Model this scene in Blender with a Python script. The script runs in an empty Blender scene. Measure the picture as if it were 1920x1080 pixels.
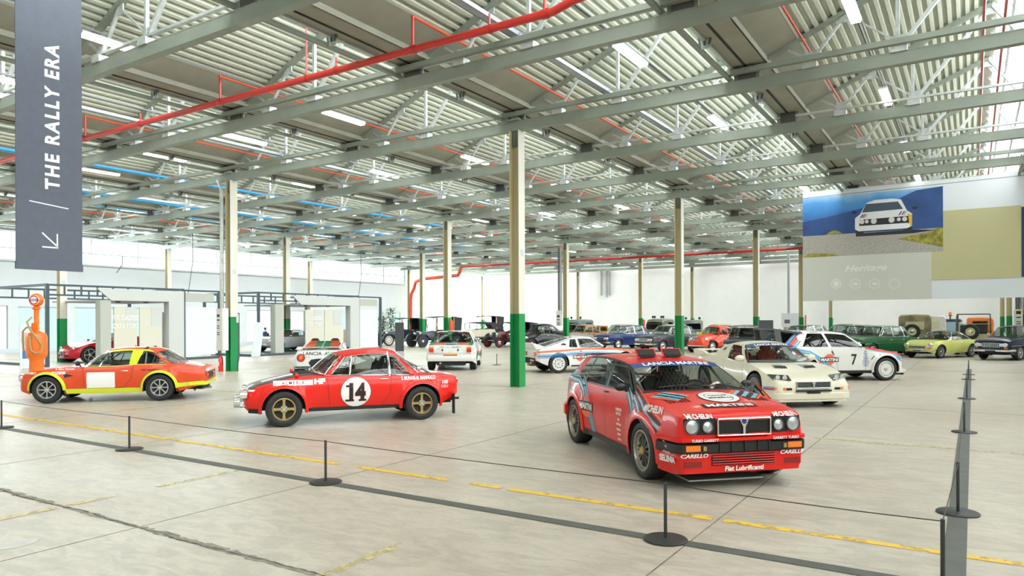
import bpy, bmesh, math, random
from mathutils import Vector, Matrix
random.seed(7)
PI = math.pi
S = bpy.context.scene
COL = S.collection
# ------------------------------------------------------------------ camera, world, light, exposure
YAW = 0.571287
CY, SY = math.cos(YAW), math.sin(YAW)
EYE = 1.76
FPX = 1344.6
cd = bpy.data.cameras.new('camera')
cam = bpy.data.objects.new('camera', cd)
COL.objects.link(cam)
S.camera = cam
cd.sensor_width = 36.0
cd.lens = FPX / 1920 * 36.0
cd.shift_y = 0.03245
cd.clip_start = 0.1
cd.clip_end = 500
cam.matrix_world = (Matrix.Translation((0, 0, EYE)) @ Matrix.Rotation(YAW, 4, 'Z') @ Matrix.Rotation(PI / 2, 4, 'X')
                    @ Matrix.Rotation(-0.00407, 4, 'Z'))
S.view_settings.view_transform = 'Standard'
S.view_settings.look = 'None'
S.view_settings.gamma = 1.0
S.view_settings.use_curve_mapping = False
S.view_settings.exposure = 0.0
wd = bpy.data.worlds.new('sky'); S.world = wd; wd.use_nodes = True
bg = wd.node_tree.nodes['Background']
bg.inputs[0].default_value = (0.93, 0.97, 1.0, 1)
bg.inputs[1].default_value = 2.2


def area(name, loc, rot, sx, sy, power, col=(1, 1, 1)):
    l = bpy.data.lights.new(name, 'AREA'); l.shape = 'RECTANGLE'; l.size = sx; l.size_y = sy
    l.energy = power; l.color = col
    o = bpy.data.objects.new(name, l); o.location = loc; o.rotation_euler = rot
    COL.objects.link(o)
    return o


ROOM = dict(x0=-48.0, x1=14.1, y0=-13.2, y1=68.0)
VAL0, PITCH = -10.3, 6.1
VALLEYS = [VAL0 + PITCH * m for m in range(-6, 4)]
ROW0, ROWP = 16.3, 4.213
ROWS = [ROW0 + ROWP * k for k in range(-7, 13)]
for xv in VALLEYS:      # daylight falling through the roof glazing of every shed bay
    area('roof_daylight', (xv + 5.52, 27.4, 8.62), (0, math.radians(56.7), 0), 2.1, 80.0, 3800, (1.0, 0.985, 0.95))
area('wall_daylight', (-48.8, 18.0, 6.4), (0, math.radians(-78), 0), 1.7, 62.0, 5200, (0.96, 0.98, 1.0))
area('far_daylight', (-49.0, 61.3, 4.0), (0, math.radians(-90), 0), 6.5, 12.5, 3800, (1.0, 0.99, 0.96))


def plan(X, Y):
    """rotated plan coordinates (X across, Y ahead of the viewpoint) -> hall coordinates"""
    return (X * CY - Y * SY, X * SY + Y * CY)


def heading(hx, hy):
    a, b = plan(hx, hy)
    return math.atan2(b, a)


def survey(px, py):
    """floor point sighted at a measured picture position"""
    hor = 602.3 - 0.00407 * (px - 960)
    Y = FPX * EYE / (py - hor)
    return plan((px - 960) / FPX * Y, Y)


def on_x(px, wx):
    r = (px - 960) / FPX
    Y = wx / (CY * r - SY)
    return (SY * r + CY) * Y, Y


def on_y(px, wy):
    r = (px - 960) / FPX
    Y = wy / (SY * r + CY)
    return (CY * r - SY) * Y, Y


def hz(px, py, Y):
    return EYE + (602.3 - 0.00407 * (px - 960) - py) * Y / FPX


# ------------------------------------------------------------------ materials
MATS = {}


def mat(name, col, rough=0.5, metal=0.0, coat=0.0, emit=0.0, spec=0.5, noise=0.0, nscale=8.0, bump=0.0, alpha=None):
    if name in MATS:
        return MATS[name]
    m = bpy.data.materials.new(name); m.use_nodes = True
    nt = m.node_tree; b = nt.nodes['Principled BSDF']
    c = (*col, 1) if len(col) == 3 else col
    b.inputs['Base Color'].default_value = c
    b.inputs['Roughness'].default_value = rough
    b.inputs['Metallic'].default_value = metal
    b.inputs['Coat Weight'].default_value = coat
    b.inputs['Coat Roughness'].default_value = 0.06
    b.inputs['Specular IOR Level'].default_value = spec
    if emit:
        b.inputs['Emission Color'].default_value = c
        b.inputs['Emission Strength'].default_value = emit
    if noise or bump:
        tc = nt.nodes.new('ShaderNodeTexCoord'); n = nt.nodes.new('ShaderNodeTexNoise')
        n.inputs['Scale'].default_value = nscale; n.inputs['Detail'].default_value = 6
        nt.links.new(tc.outputs['Object'], n.inputs['Vector'])
        if noise:
            r = nt.nodes.new('ShaderNodeValToRGB')
            r.color_ramp.elements[0].position = 0.3; r.color_ramp.elements[1].position = 0.7
            r.color_ramp.elements[0].color = (*[max(0, v * (1 - noise)) for v in col[:3]], 1)
            r.color_ramp.elements[1].color = (*[min(1, v * (1 + noise)) for v in col[:3]], 1)
            nt.links.new(n.outputs['Fac'], r.inputs['Fac']); nt.links.new(r.outputs['Color'], b.inputs['Base Color'])
        if bump:
            bp = nt.nodes.new('ShaderNodeBump'); bp.inputs['Strength'].default_value = bump
            bp.inputs['Distance'].default_value = 0.02
            nt.links.new(n.outputs['Fac'], bp.inputs['Height']); nt.links.new(bp.outputs['Normal'], b.inputs['Normal'])
    MATS[name] = m
    return m


def paint(name, col, noise=0.03):
    return mat(name, col, rough=0.3, coat=0.3, spec=0.32, noise=noise, nscale=3.0)


def glassmat(name, tint, gloss=0.1, rough=0.02):
    if name in MATS:
        return MATS[name]
    m = bpy.data.materials.new(name); m.use_nodes = True
    nt = m.node_tree; nt.nodes.clear()
    o = nt.nodes.new('ShaderNodeOutputMaterial'); mx = nt.nodes.new('ShaderNodeMixShader')
    t = nt.nodes.new('ShaderNodeBsdfTransparent'); g = nt.nodes.new('ShaderNodeBsdfGlossy')
    f = nt.nodes.new('ShaderNodeLayerWeight'); f.inputs[0].default_value = .5
    pw = nt.nodes.new('ShaderNodeMath'); pw.operation = 'POWER'; pw.inputs[1].default_value = 4.5
    ad = nt.nodes.new('ShaderNodeMath'); ad.operation = 'MULTIPLY_ADD'; ad.inputs[1].default_value = .75; ad.inputs[2].default_value = gloss; ad.use_clamp = True
    t.inputs[0].default_value = (*tint, 1); g.inputs['Roughness'].default_value = rough
    nt.links.new(f.outputs['Facing'], pw.inputs[0]); nt.links.new(pw.outputs[0], ad.inputs[0]); nt.links.new(ad.outputs[0], mx.inputs[0])
    nt.links.new(t.outputs[0], mx.inputs[1]); nt.links.new(g.outputs[0], mx.inputs[2]); nt.links.new(mx.outputs[0], o.inputs[0])
    MATS[name] = m
    return m


GLASS = glassmat('car_glass', (0.62, 0.68, 0.66), 0.05)
DGLASS = glassmat('dark_glass', (0.25, 0.28, 0.27), 0.06)
PANE = glassmat('window_glass', (0.9, 0.95, 0.95), 0.02)
BLACK = mat('black_plastic', (0.012, 0.013, 0.014), 0.45)
RUBBER = mat('rubber', (0.016, 0.017, 0.017), 0.62, noise=0.25, nscale=30)
CHROME = mat('chrome', (0.82, 0.82, 0.82), 0.12, 1.0)
ALU = mat('alloy', (0.62, 0.63, 0.64), 0.3, 0.85)
DARK = mat('underside', (0.02, 0.02, 0.02), 0.8)
TRIMBLK = mat('black_trim', (0.02, 0.02, 0.022), 0.35)
LAMP = mat('lamp_lens', (0.55, 0.58, 0.60), 0.28, 0.7, coat=0.8)
LAMPR = mat('reflector', (0.8, 0.82, 0.85), 0.22, 0.8)
AMBER = mat('amber_lens', (0.9, 0.22, 0.02), 0.15, coat=0.5)
REDL = mat('red_lens', (0.7, 0.03, 0.02), 0.15, coat=0.5)
WHITE = mat('white_vinyl', (0.84, 0.84, 0.83), 0.35)
INKB = mat('black_vinyl', (0.012, 0.012, 0.015), 0.4)
NAVY = mat('navy_vinyl', (0.012, 0.05, 0.2), 0.35)
BLUE = mat('blue_vinyl', (0.03, 0.16, 0.42), 0.35)
SKYB = mat('light_blue_vinyl', (0.16, 0.5, 0.68), 0.35)
REDV = mat('red_vinyl', (0.78, 0.04, 0.02), 0.35)
ORAV = mat('orange_vinyl', (0.88, 0.13, 0.04), 0.35)
GREENV = mat('green_vinyl', (0.02, 0.27, 0.1), 0.35)
SEATB = mat('seat_black', (0.03, 0.032, 0.036), 0.8)
SEATR = mat('seat_red', (0.55, 0.03, 0.02), 0.8)
SEATT = mat('seat_tan', (0.36, 0.25, 0.15), 0.7)
GOLD = mat('gold_rim', (0.5, 0.37, 0.16), 0.32, 0.7)
DGREY = mat('dark_grey', (0.09, 0.1, 0.105), 0.5)
GREY = mat('mid_grey', (0.3, 0.31, 0.31), 0.5)


# ------------------------------------------------------------------ mesh helpers
class MB:
    def __init__(s):
        s.v = []; s.f = []; s.m = []; s.mats = []; s.M = None

    def mi(s, m):
        if m not in s.mats:
            s.mats.append(m)
        return s.mats.index(m)

    def add(s, vs, fs, m):
        k = len(s.v); i = s.mi(m)
        if s.M is not None:
            vs = [tuple(s.M @ Vector(p)) for p in vs]
        s.v += vs
        for f in fs:
            s.f.append([a + k for a in f]); s.m.append(i)

    def box(s, x0, x1, y0, y1, z0, z1, m):
        s.add([(x0, y0, z0), (x1, y0, z0), (x1, y1, z0), (x0, y1, z0), (x0, y0, z1), (x1, y0, z1), (x1, y1, z1), (x0, y1, z1)],
              [(0, 3, 2, 1), (4, 5, 6, 7), (0, 1, 5, 4), (1, 2, 6, 5), (2, 3, 7, 6), (3, 0, 4, 7)], m)

    def cbox(s, c, d, m, bev=0.0):
        if bev <= 0:
            s.box(c[0] - d[0] / 2, c[0] + d[0] / 2, c[1] - d[1] / 2, c[1] + d[1] / 2, c[2] - d[2] / 2, c[2] + d[2] / 2, m)
            return
        b = bmesh.new()
        bmesh.ops.create_cube(b, size=1.0)
        for v in b.verts:
            v.co = Vector((v.co.x * d[0], v.co.y * d[1], v.co.z * d[2]))
        bmesh.ops.bevel(b, geom=b.edges[:], offset=bev, segments=2, affect='EDGES')
        s.frombm(b, m, Vector(c))

    def frombm(s, b, m, off=Vector((0, 0, 0))):
        b.verts.index_update()
        s.add([tuple(v.co + off) for v in b.verts], [[v.index for v in f.verts] for f in b.faces], m)
        b.free()

    def bar(s, a, b, w, h, m, up=(0, 0, 1)):
        a = Vector(a); b = Vector(b); d = (b - a).normalized(); u = Vector(up)
        if abs(d.dot(u)) > 0.98:
            u = Vector((0, 1, 0)) if abs(d.y) < 0.9 else Vector((1, 0, 0))
        r = d.cross(u).normalized(); u = r.cross(d).normalized()
        vs = [tuple(p + r * (i * w / 2) + u * (j * h / 2)) for p in (a, b) for i, j in ((-1, -1), (1, -1), (1, 1), (-1, 1))]
        s.add(vs, [(0, 3, 2, 1), (4, 5, 6, 7), (0, 1, 5, 4), (1, 2, 6, 5), (2, 3, 7, 6), (3, 0, 4, 7)], m)

    def tube(s, pts, r, m, n=8, close=False, caps=True):
        pts = [Vector(p) for p in pts]; L = len(pts); vs = []; prev = None
        for i, p in enumerate(pts):
            if close:
                t = pts[(i + 1) % L] - pts[i - 1]
            else:
                t = pts[min(i + 1, L - 1)] - pts[max(i - 1, 0)]
            t.normalize()
            if prev is None:
                u = Vector((0, 0, 1)) if abs(t.z) < 0.9 else Vector((1, 0, 0))
                prev = t.cross(u).normalized()
            a = (prev - t * prev.dot(t)).normalized(); b = t.cross(a); prev = a
            rr = r[i] if isinstance(r, (list, tuple)) else r
            for k in range(n):
                an = 2 * PI * k / n
                vs.append(tuple(p + a * (math.cos(an) * rr) + b * (math.sin(an) * rr)))
        fs = []
        for i in range(L if close else L - 1):
            j = (i + 1) % L
            for k in range(n):
                fs.append((i * n + k, i * n + (k + 1) % n, j * n + (k + 1) % n, j * n + k))
        if caps and not close:
            fs.append(tuple(range(n - 1, -1, -1))); fs.append(tuple((L - 1) * n + k for k in range(n)))
        s.add(vs, fs, m)

    def lathe(s, prof, m, n=32, axis='y', c=(0, 0, 0), full=True):
        """prof: (radius, along axis)"""
        vs = []; L = len(prof)
        for k in range(n):
            a = 2 * PI * k / n; ca, sa = math.cos(a), math.sin(a)
            for r, h in prof:
                if axis == 'y':
                    p = (r * ca, h, r * sa)
                elif axis == 'x':
                    p = (h, r * ca, r * sa)
                else:
                    p = (r * ca, r * sa, h)
                vs.append((p[0] + c[0], p[1] + c[1], p[2] + c[2]))
        fs = []
        for k in range(n):
            j = (k + 1) % n
            for i in range(L - 1):
                fs.append((k * L + i, k * L + i + 1, j * L + i + 1, j * L + i))
        s.add(vs, fs, m)

    def disc(s, c, r, axis, m, n=20, ry=None):
        ry = ry or r; vs = []
        for k in range(n):
            a = 2 * PI * k / n; p, q = r * math.cos(a), ry * math.sin(a)
            if axis == 'x':
                vs.append((c[0], c[1] + p, c[2] + q))
            elif axis == 'y':
                vs.append((c[0] + p, c[1], c[2] + q))
            else:
                vs.append((c[0] + p, c[1] + q, c[2]))
        s.add(vs, [tuple(range(n))], m)

    def prism(s, poly, a0, a1, axis, m):
        """poly 2D extruded from a0 to a1 along axis"""
        def P(u, v, w):
            return {'y': (u, w, v), 'x': (w, u, v), 'z': (u, v, w)}[axis]
        n = len(poly)
        vs = [P(u, v, a0) for u, v in poly] + [P(u, v, a1) for u, v in poly]
        fs = [tuple(range(n))[::-1], tuple(range(n, 2 * n))] + [(i, (i + 1) % n, n + (i + 1) % n, n + i) for i in range(n)]
        s.add(vs, fs, m)

    def mesh(s, name, smooth=None):
        me = bpy.data.meshes.new(name)
        me.from_pydata(s.v, [], s.f)
        for m in s.mats:
            me.materials.append(m)
        me.polygons.foreach_set('material_index', s.m)
        b = bmesh.new(); b.from_mesh(me)
        bmesh.ops.recalc_face_normals(b, faces=b.faces)
        if smooth is not None:
            for f in b.faces:
                f.smooth = True
            lim = math.radians(smooth)
            for e in b.edges:
                if len(e.link_faces) == 2 and e.calc_face_angle(0) > lim:
                    e.smooth = False
        b.to_mesh(me); b.free()
        return me

    def build(s, name, parent=None, smooth=None, loc=None, rz=None):
        return link(name, s.mesh(name, smooth), parent, loc, rz)


def link(name, data, parent=None, loc=None, rz=None):
    o = bpy.data.objects.new(name, data); COL.objects.link(o)
    if parent is not None:
        o.parent = parent
    if loc is not None:
        o.location = loc
    if rz is not None:
        o.rotation_euler = (0, 0, rz)
    return o


def tag(o, label=None, cat=None, group=None, kind=None):
    if label: o['label'] = label
    if cat: o['category'] = cat
    if group: o['group'] = group
    if kind: o['kind'] = kind
    return o


def thing(name, label, cat, loc=(0, 0, 0), rz=0, group=None):
    return tag(link(name, None, None, loc, rz), label, cat, group)


def B(name, parent, x0, x1, y0, y1, z0, z1, m):
    b = MB(); b.box(x0, x1, y0, y1, z0, z1, m)
    return b.build(name, parent)


# text as mesh data (u, v) + faces
TXT = {}


def text2d(body, size=1.0, width=1.0, bold=0.0, shear=0.0, align='CENTER', space=1.0):
    key = (body, size, width, bold, shear, align, space)
    if key in TXT:
        return TXT[key]
    c = bpy.data.curves.new('lettering', 'FONT'); c.body = body; c.size = size; c.offset = bold * size
    c.shear = shear; c.align_x = align; c.align_y = 'CENTER'; c.space_character = space; c.resolution_u = 3
    o = bpy.data.objects.new('lettering_source', c); COL.objects.link(o)
    dg = bpy.context.evaluated_depsgraph_get(); me = o.evaluated_get(dg).to_mesh()
    vs = [(v.co.x * width, v.co.y) for v in me.vertices]; fs = [list(p.vertices) for p in me.polygons]
    bpy.data.objects.remove(o); bpy.data.curves.remove(c)
    if vs:      # centre the glyphs on their real extents
        cy = (max(v[1] for v in vs) + min(v[1] for v in vs)) / 2
        vs = [(u, v - cy) for u, v in vs]
    TXT[key] = (vs, fs)
    return vs, fs


def flat_text(b, body, size, f, m, **k):
    """f maps (u, v) to a 3D point"""
    vs, fs = text2d(body, size, **k)
    b.add([f(u, v) for u, v in vs], fs, m)


def lerp(a, b, t): return a + (b - a) * t


def lin(a, b, n): return [a + (b - a) * i / n for i in range(n + 1)]
# ------------------------------------------------------------------ floor
def floor_mat():
    m = mat('concrete', (.5, .48, .44), .38)
    nt = m.node_tree; b = nt.nodes['Principled BSDF']; L = nt.links.new
    tc = nt.nodes.new('ShaderNodeTexCoord')
    def noise(sc, det=8, dist=0.0, sx=1, sy=1):
        mp = nt.nodes.new('ShaderNodeMapping'); mp.inputs['Scale'].default_value = (sx, sy, 1)
        n = nt.nodes.new('ShaderNodeTexNoise'); n.inputs['Scale'].default_value = sc; n.inputs['Detail'].default_value = det; n.inputs['Distortion'].default_value = dist
        L(tc.outputs['Object'], mp.inputs[0]); L(mp.outputs[0], n.inputs['Vector']); return n
    n1 = noise(.35, 6, .6); n2 = noise(2.5, 10, 1.2, 1, 2.4); n3 = noise(22, 6)
    r1 = nt.nodes.new('ShaderNodeValToRGB'); r1.color_ramp.elements[0].position = .32; r1.color_ramp.elements[1].position = .68
    r1.color_ramp.elements[0].color = (.53, .465, .38, 1); r1.color_ramp.elements[1].color = (.62, .575, .49, 1)
    r2 = nt.nodes.new('ShaderNodeValToRGB'); r2.color_ramp.elements[0].position = .38; r2.color_ramp.elements[1].position = .60
    r2.color_ramp.elements[0].color = (.80, .80, .81, 1); r2.color_ramp.elements[1].color = (1, 1, 1, 1)
    r3 = nt.nodes.new('ShaderNodeValToRGB'); r3.color_ramp.elements[0].position = .3; r3.color_ramp.elements[1].position = .6
    r3.color_ramp.elements[0].color = (.92, .91, .89, 1); r3.color_ramp.elements[1].color = (1, 1, 1, 1)
    for n, r in ((n1, r1), (n2, r2), (n3, r3)): L(n.outputs['Fac'], r.inputs['Fac'])
    def mul(a, c):
        x = nt.nodes.new('ShaderNodeMix'); x.data_type = 'RGBA'; x.blend_type = 'MULTIPLY'; x.inputs[0].default_value = 1
        L(a, x.inputs[6]); L(c, x.inputs[7]); return x.outputs[2]
    L(mul(mul(r1.outputs[0], r2.outputs[0]), r3.outputs[0]), b.inputs['Base Color'])
    rr = nt.nodes.new('ShaderNodeMapRange'); rr.inputs['To Min'].default_value = .26; rr.inputs['To Max'].default_value = .46
    L(n2.outputs['Fac'], rr.inputs['Value']); L(rr.outputs[0], b.inputs['Roughness'])
    bp = nt.nodes.new('ShaderNodeBump'); bp.inputs['Strength'].default_value = .12; bp.inputs['Distance'].default_value = .01
    L(n3.outputs['Fac'], bp.inputs['Height']); L(bp.outputs[0], b.inputs['Normal'])
    return m


def worn_paint(name, col, thr=.5):
    """paint whose gaps show the floor beneath"""
    m = bpy.data.materials.new(name); m.use_nodes = True; nt = m.node_tree; b = nt.nodes['Principled BSDF']; L = nt.links.new
    b.inputs['Base Color'].default_value = (*col, 1); b.inputs['Roughness'].default_value = .5
    tc = nt.nodes.new('ShaderNodeTexCoord'); n = nt.nodes.new('ShaderNodeTexNoise'); n.inputs['Scale'].default_value = 5; n.inputs['Detail'].default_value = 9; n.inputs['Roughness'].default_value = .7
    r = nt.nodes.new('ShaderNodeValToRGB'); r.color_ramp.elements[0].position = thr - .07; r.color_ramp.elements[1].position = thr + .07
    o = nt.nodes['Material Output']; mx = nt.nodes.new('ShaderNodeMixShader'); t = nt.nodes.new('ShaderNodeBsdfTransparent')
    L(tc.outputs['Object'], n.inputs['Vector']); L(n.outputs['Fac'], r.inputs['Fac']); L(r.outputs[0], mx.inputs[0]); L(t.outputs[0], mx.inputs[1]); L(b.outputs[0], mx.inputs[2]); L(mx.outputs[0], o.inputs[0])
    return m


X0, X1, Y0, Y1 = ROOM['x0'], ROOM['x1'], ROOM['y0'], ROOM['y1']
FM = floor_mat()
fl = MB(); fl.box(X0 - 6, X1 + .3, Y0 - .3, Y1 + .3, -.3, 0, FM); fo = tag(fl.build('floor'), 'pale worn polished concrete floor', kind='structure')
JM = mat('joint_dirt', (.20, .18, .15), .9, noise=.4, nscale=6)
for k in range(-11, 4):
    b = MB(); b.box(-1.9 + 4.15 * k - .006, -1.9 + 4.15 * k + .006, Y0, Y1, -.01, .0015, JM); b.build('floor_joint', fo)
for y in (3.45, 16.1, 28.7, 41.3, 54.0):
    b = MB(); w = .008; b.box(X0, X1, y - w, y + w, -.01, .0015, JM); b.build('floor_joint', fo)
# ragged crack with chipped edges along the joint
b = MB(); random.seed(3); CR = mat('crack_dark', (.10, .09, .075), .95, noise=.4, nscale=12); CH = mat('chipped_concrete', (.27, .25, .21), .95, noise=.35, nscale=9, bump=.6)
xs = lin(-13, -1, 260); up = []; dn = []
for i, x in enumerate(xs):
    w = .02 + .045 * random.random() * (1 if math.sin(x * 2.1) + math.sin(x * 5.3) > -.4 else .3); up.append((x, 3.45 + w, .002)); dn.append((x, 3.45 - w * random.uniform(.3, 1), .002))
n = len(xs); b.add(up + dn, [(i, i + 1, n + i + 1, n + i) for i in range(n - 1)], CH); b.build('crack_chipping', fo)
b = MB(); up = []; dn = []; yy = 3.45
for i, x in enumerate(xs):
    yy += random.uniform(-.012, .012); yy = min(3.48, max(3.42, yy)); w = random.uniform(.002, .012); up.append((x, yy + w, .003)); dn.append((x, yy - w, .003))
b.add(up + dn, [(i, i + 1, n + i + 1, n + i) for i in range(n - 1)], CR); b.build('crack', fo)
YEL = worn_paint('worn_yellow', (.80, .52, .06), .41); YEL2 = worn_paint('faint_yellow', (.62, .52, .25), .50)
def strip(name, pts, w, m, z=.003, label=None):
    b = MB(); vs = []
    for i, (x, y) in enumerate(pts):
        p, q = pts[max(i - 1, 0)], pts[min(i + 1, len(pts) - 1)]; dx, dy = q[0] - p[0], q[1] - p[1]; L = math.hypot(dx, dy); nx, ny = -dy / L * w / 2, dx / L * w / 2
        vs += [(x + nx, y + ny, z), (x - nx, y - ny, z)]
    b.add(vs, [(2 * i, 2 * i + 1, 2 * i + 3, 2 * i + 2) for i in range(len(pts) - 1)], m)
    return b.build(name, fo)
for a, c_ in ((-17.5, -6.6), (-6.3, -4.9), (-4.6, -4.2), (-4.1, -1.95), (-1.85, .35), (.45, 8)): strip('yellow_line', [(a, 6.3), (c_, 6.3)], .10, YEL)
strip('yellow_line', [(-2, 11.45), (12, 11.45)], .10, YEL2); strip('yellow_line', [(-30, 11.45), (-14, 11.45)], .10, YEL2)
strip('yellow_line', [(-7.35, 2.8), (-7.35, 4.0)], .09, YEL2); strip('yellow_line', [(-7.35, 4.4), (-7.35, 5.4)], .09, YEL2); strip('yellow_line', [(-3.8, 3.2), (-3.8, 4.3)], .09, YEL2)
strip('yellow_line', [(-25, 22), (-12, 22)], .12, YEL2)
random.seed(11)
pv = [survey(0, 1022), survey(35, 1014), survey(72, 1009), survey(62, 1018), survey(30, 1028), survey(0, 1031)]
b = MB(); b.add([(x, y, .002) for x, y in pv], [tuple(range(6))], mat('filler_patch', (.58, .57, .54), .8, noise=.1)); b.build('filler_patch', fo)
TAPE = mat('dark_tape', (.10, .105, .095), .55, noise=.15, nscale=5)
tp = strip('tape', [(-17, 5.5), (-.19, 5.5)], .14, TAPE, .004); tp.parent = None; tag(tp, 'dark grey floor tape under the near row of rope posts', 'tape')
tp = strip('tape', [(-.12, 3.4), (-.12, 30)], .15, TAPE, .005); tp.parent = None; tag(tp, 'dark grey floor tape running away under the receding rope posts', 'tape')

# ------------------------------------------------------------------ walls
WW = mat('wall_white', (.78, .79, .78), .8, noise=.02, nscale=1.5)
WL = mat('wall_cool', (.56, .60, .63), .8, noise=.02, nscale=1.5)
WB_ = mat('wall_base_grey', (.50, .56, .62), .7)


def wall_with_holes(name, x, holes, y0, y1, z0, z1, th, m):
    ys = sorted({y0, y1} | {h[0] for h in holes} | {h[1] for h in holes}); zs = sorted({z0, z1} | {h[2] for h in holes} | {h[3] for h in holes}); b = MB()
    for a, c in zip(ys, ys[1:]):
        for d, e in zip(zs, zs[1:]):
            ym, zm = (a + c) / 2, (d + e) / 2
            if any(h[0] < ym < h[1] and h[2] < zm < h[3] for h in holes): continue
            b.box(x - th, x, a, c, d, e, m)
    return tag(b.build(name), 'white side wall', kind='structure')


def wy(px): return on_x(px, -48)[0]
wins = [(wy(-60), wy(15), .25, 2.8, 0), (wy(34), wy(126), .22, 2.78, 1), (wy(140), wy(216), .22, 2.78, 1), (wy(232), wy(300), .22, 2.78, 1), (wy(398), wy(414), .3, 2.7, 0), (wy(463), wy(514), .25, 2.7, 0), (wy(546), wy(572), .0, 2.7, 2), (wy(642), wy(661), .25, 2.7, 1), (wy(696), wy(719), .25, 2.7, 1), (wy(727), wy(751), .25, 2.7, 1)]
cler = (Y0 + 1, 54.9, 5.55, 7.2)
wall_with_holes('wall_left', -48, [w[:4] for w in wins] + [cler], Y0, 54.9, 0, 9.4, .25, WL)
TEAL = mat('frosted_teal', (.50, .68, .68), .25, coat=.3)
for i, (a, c, d, e, k) in enumerate(wins):
    o = tag(link('window_%d' % (i + 1), None), 'tall wall opening', kind='structure')
    b = MB(); b.box(-48.12, -48.08, a, c, d, e, TEAL if k == 1 else PANE); b.build('pane', o)
    b = MB()
    for y in (a, c): b.box(-48.14, -48.02, y - .03, y + .03, d, e, GREY if k != 1 else WL)
    b.box(-48.14, -48.02, a, c, e - .04, e + .02, GREY if k != 1 else WL); b.build('window_frame', o)
o = tag(link('window_11', None), 'long band of high windows along the side wall', kind='structure')
ys = lin(cler[0], cler[1], 22); FRM = mat('window_steel', (.45, .48, .5), .5)
for a, c in zip(ys, ys[1:]):
    b = MB(); b.box(-48.14, -48.12, a + .02, c - .02, 5.55, 7.2, PANE); b.build('pane', o)
b = MB()
for y in ys: b.box(-48.16, -48.08, y - .025, y + .025, 5.55, 7.2, FRM)
b.box(-48.16, -48.06, cler[0], cler[1], 6.22, 6.27, FRM); b.build('window_frame', o)
b = MB(); b.box(-48.0, -47.86, Y0, 54.9, 5.45, 5.56, WL)
for y in lin(0, 54, 40): b.box(-47.98, -47.80, y - .1, y + .1, 5.5, 5.62, WW)
tag(b.build('trim_1'), 'ledge below the high windows', kind='structure')
b = MB(); b.box(-48.0, -47.96, Y0, 54.9, 0, .24, WB_); tag(b.build('baseboard_left'), 'grey-blue base of the side wall', kind='structure')
# glazed corner bay between the side wall and the far wall
o = tag(link('window_12', None), 'tall bright glazed bay in the far corner', kind='structure')
ys = lin(54.9, 68, 4)
for a, c in zip(ys, ys[1:]):
    for d, e in ((.3, 3.2), (3.26, 7.2)):
        b = MB(); b.box(-48.14, -48.12, a + .04, c - .04, d, e, PANE); b.build('pane', o)
b = MB()
for y in ys: b.box(-48.2, -48.05, y - .04, y + .04, 0, 7.2, FRM)
b.box(-48.2, -48.05, 54.9, 68, 3.2, 3.26, FRM); b.box(-48.2, -48.0, 54.9, 68, 0, .3, WL); b.box(-48.2, -48.0, 54.9, 68, 7.2, 9.4, WL); b.build('window_frame', o)
for nm, q in (('wall_back', (X0 - .3, X1 + .3, Y1, Y1 + .3, 0, 9.4)), ('wall_right', (X1, X1 + .3, Y0, Y1, 0, 9.4)), ('wall_front', (X0 - .3, X1 + .3, Y0 - .3, Y0, 0, 9.4))):
    b = MB(); b.box(*q, WW); tag(b.build(nm), 'plain white hall wall', kind='structure')
b = MB(); b.box(-44, -35.5, Y1 - .35, Y1, 0, 3.6, mat('wall_cream', (.80, .78, .72), .8)); tag(b.build('trim_2'), 'low pale block against the far wall', kind='structure')
b = MB()
for x in (-32.5, -31.6): b.tube([(x, Y1 - .2, 4.4), (x, Y1 - .2, 7.2)], .12, GREY, 8)
b.tube([(-31.9, Y1 - .2, 4.2), (-31.9, Y1 - .2, 7.2)], .08, GREY, 8)
tag(b.build('wall_duct'), 'grey vertical ducts high on the far wall', 'duct')

# ------------------------------------------------------------------ roof
STEEL = mat('roof_steel', (.24, .275, .235), .5, .15, noise=.12, nscale=1.2)
STEELL = mat('galvanised', (.50, .54, .54), .42, .35, noise=.15, nscale=6)
DECK = mat('deck_sheet', (.50, .535, .45), .45, noise=.04)
GUT = mat('gutter_grey', (.27, .27, .22), .6, noise=.1, nscale=1.5)
ceil = tag(link('ceiling', None), 'sawtooth corrugated metal roof on steel trusses', kind='structure')
SL = .435
def rz_(o): return 7.50 + SL * (o - .4)
# one module of corrugated sheet
d = MB(); prof = []; xo = 1.05; pitch = .178; n = 20
for k in range(n):
    x = xo + k * pitch
    prof += [(x, 0), (x + .07, 0), (x + .08, .075), (x + .168, .075)]
prof.append((xo + n * pitch, 0)); vs = []
for x, h in prof:
    z = rz_(x) + h; vs += [(x, 0, z), (x, ROWP, z)]
d.add(vs, [(2 * i, 2 * i + 1, 2 * i + 3, 2 * i + 2) for i in range(len(prof) - 1)], DECK); deck_me = d.mesh('deck_panel')
b = MB(); b.box(.4, .42, 0, ROWP, 7.46, 7.52, GUT); b.add([(.4, 0, 7.5), (1.06, 0, rz_(1.06)), (1.06, ROWP, rz_(1.06)), (.4, ROWP, 7.5)], [(0, 1, 2, 3)], GUT); eave_me = b.mesh('eave_panel')
b = MB(); b.box(-.32, .42, 0, ROWP, 7.40, 7.44, GUT); b.box(-.34, -.30, 0, ROWP, 7.40, 7.62, GUT); b.box(.40, .44, 0, ROWP, 7.40, 7.52, GUT); b.box(-.36, -.28, 0, ROWP, 7.36, 7.40, STEELL); b.box(-.05, 0.0, 0, ROWP, 7.385, 7.40, DARK); gut_me = b.mesh('gutter')
b = MB(); b.add([(4.62, 0, 9.36), (5.80, 0, 7.56), (5.80, ROWP, 7.56), (4.62, ROWP, 9.36)], [(0, 1, 2, 3)], PANE); glz_me = b.mesh('glazing_panel')
b = MB()
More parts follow.
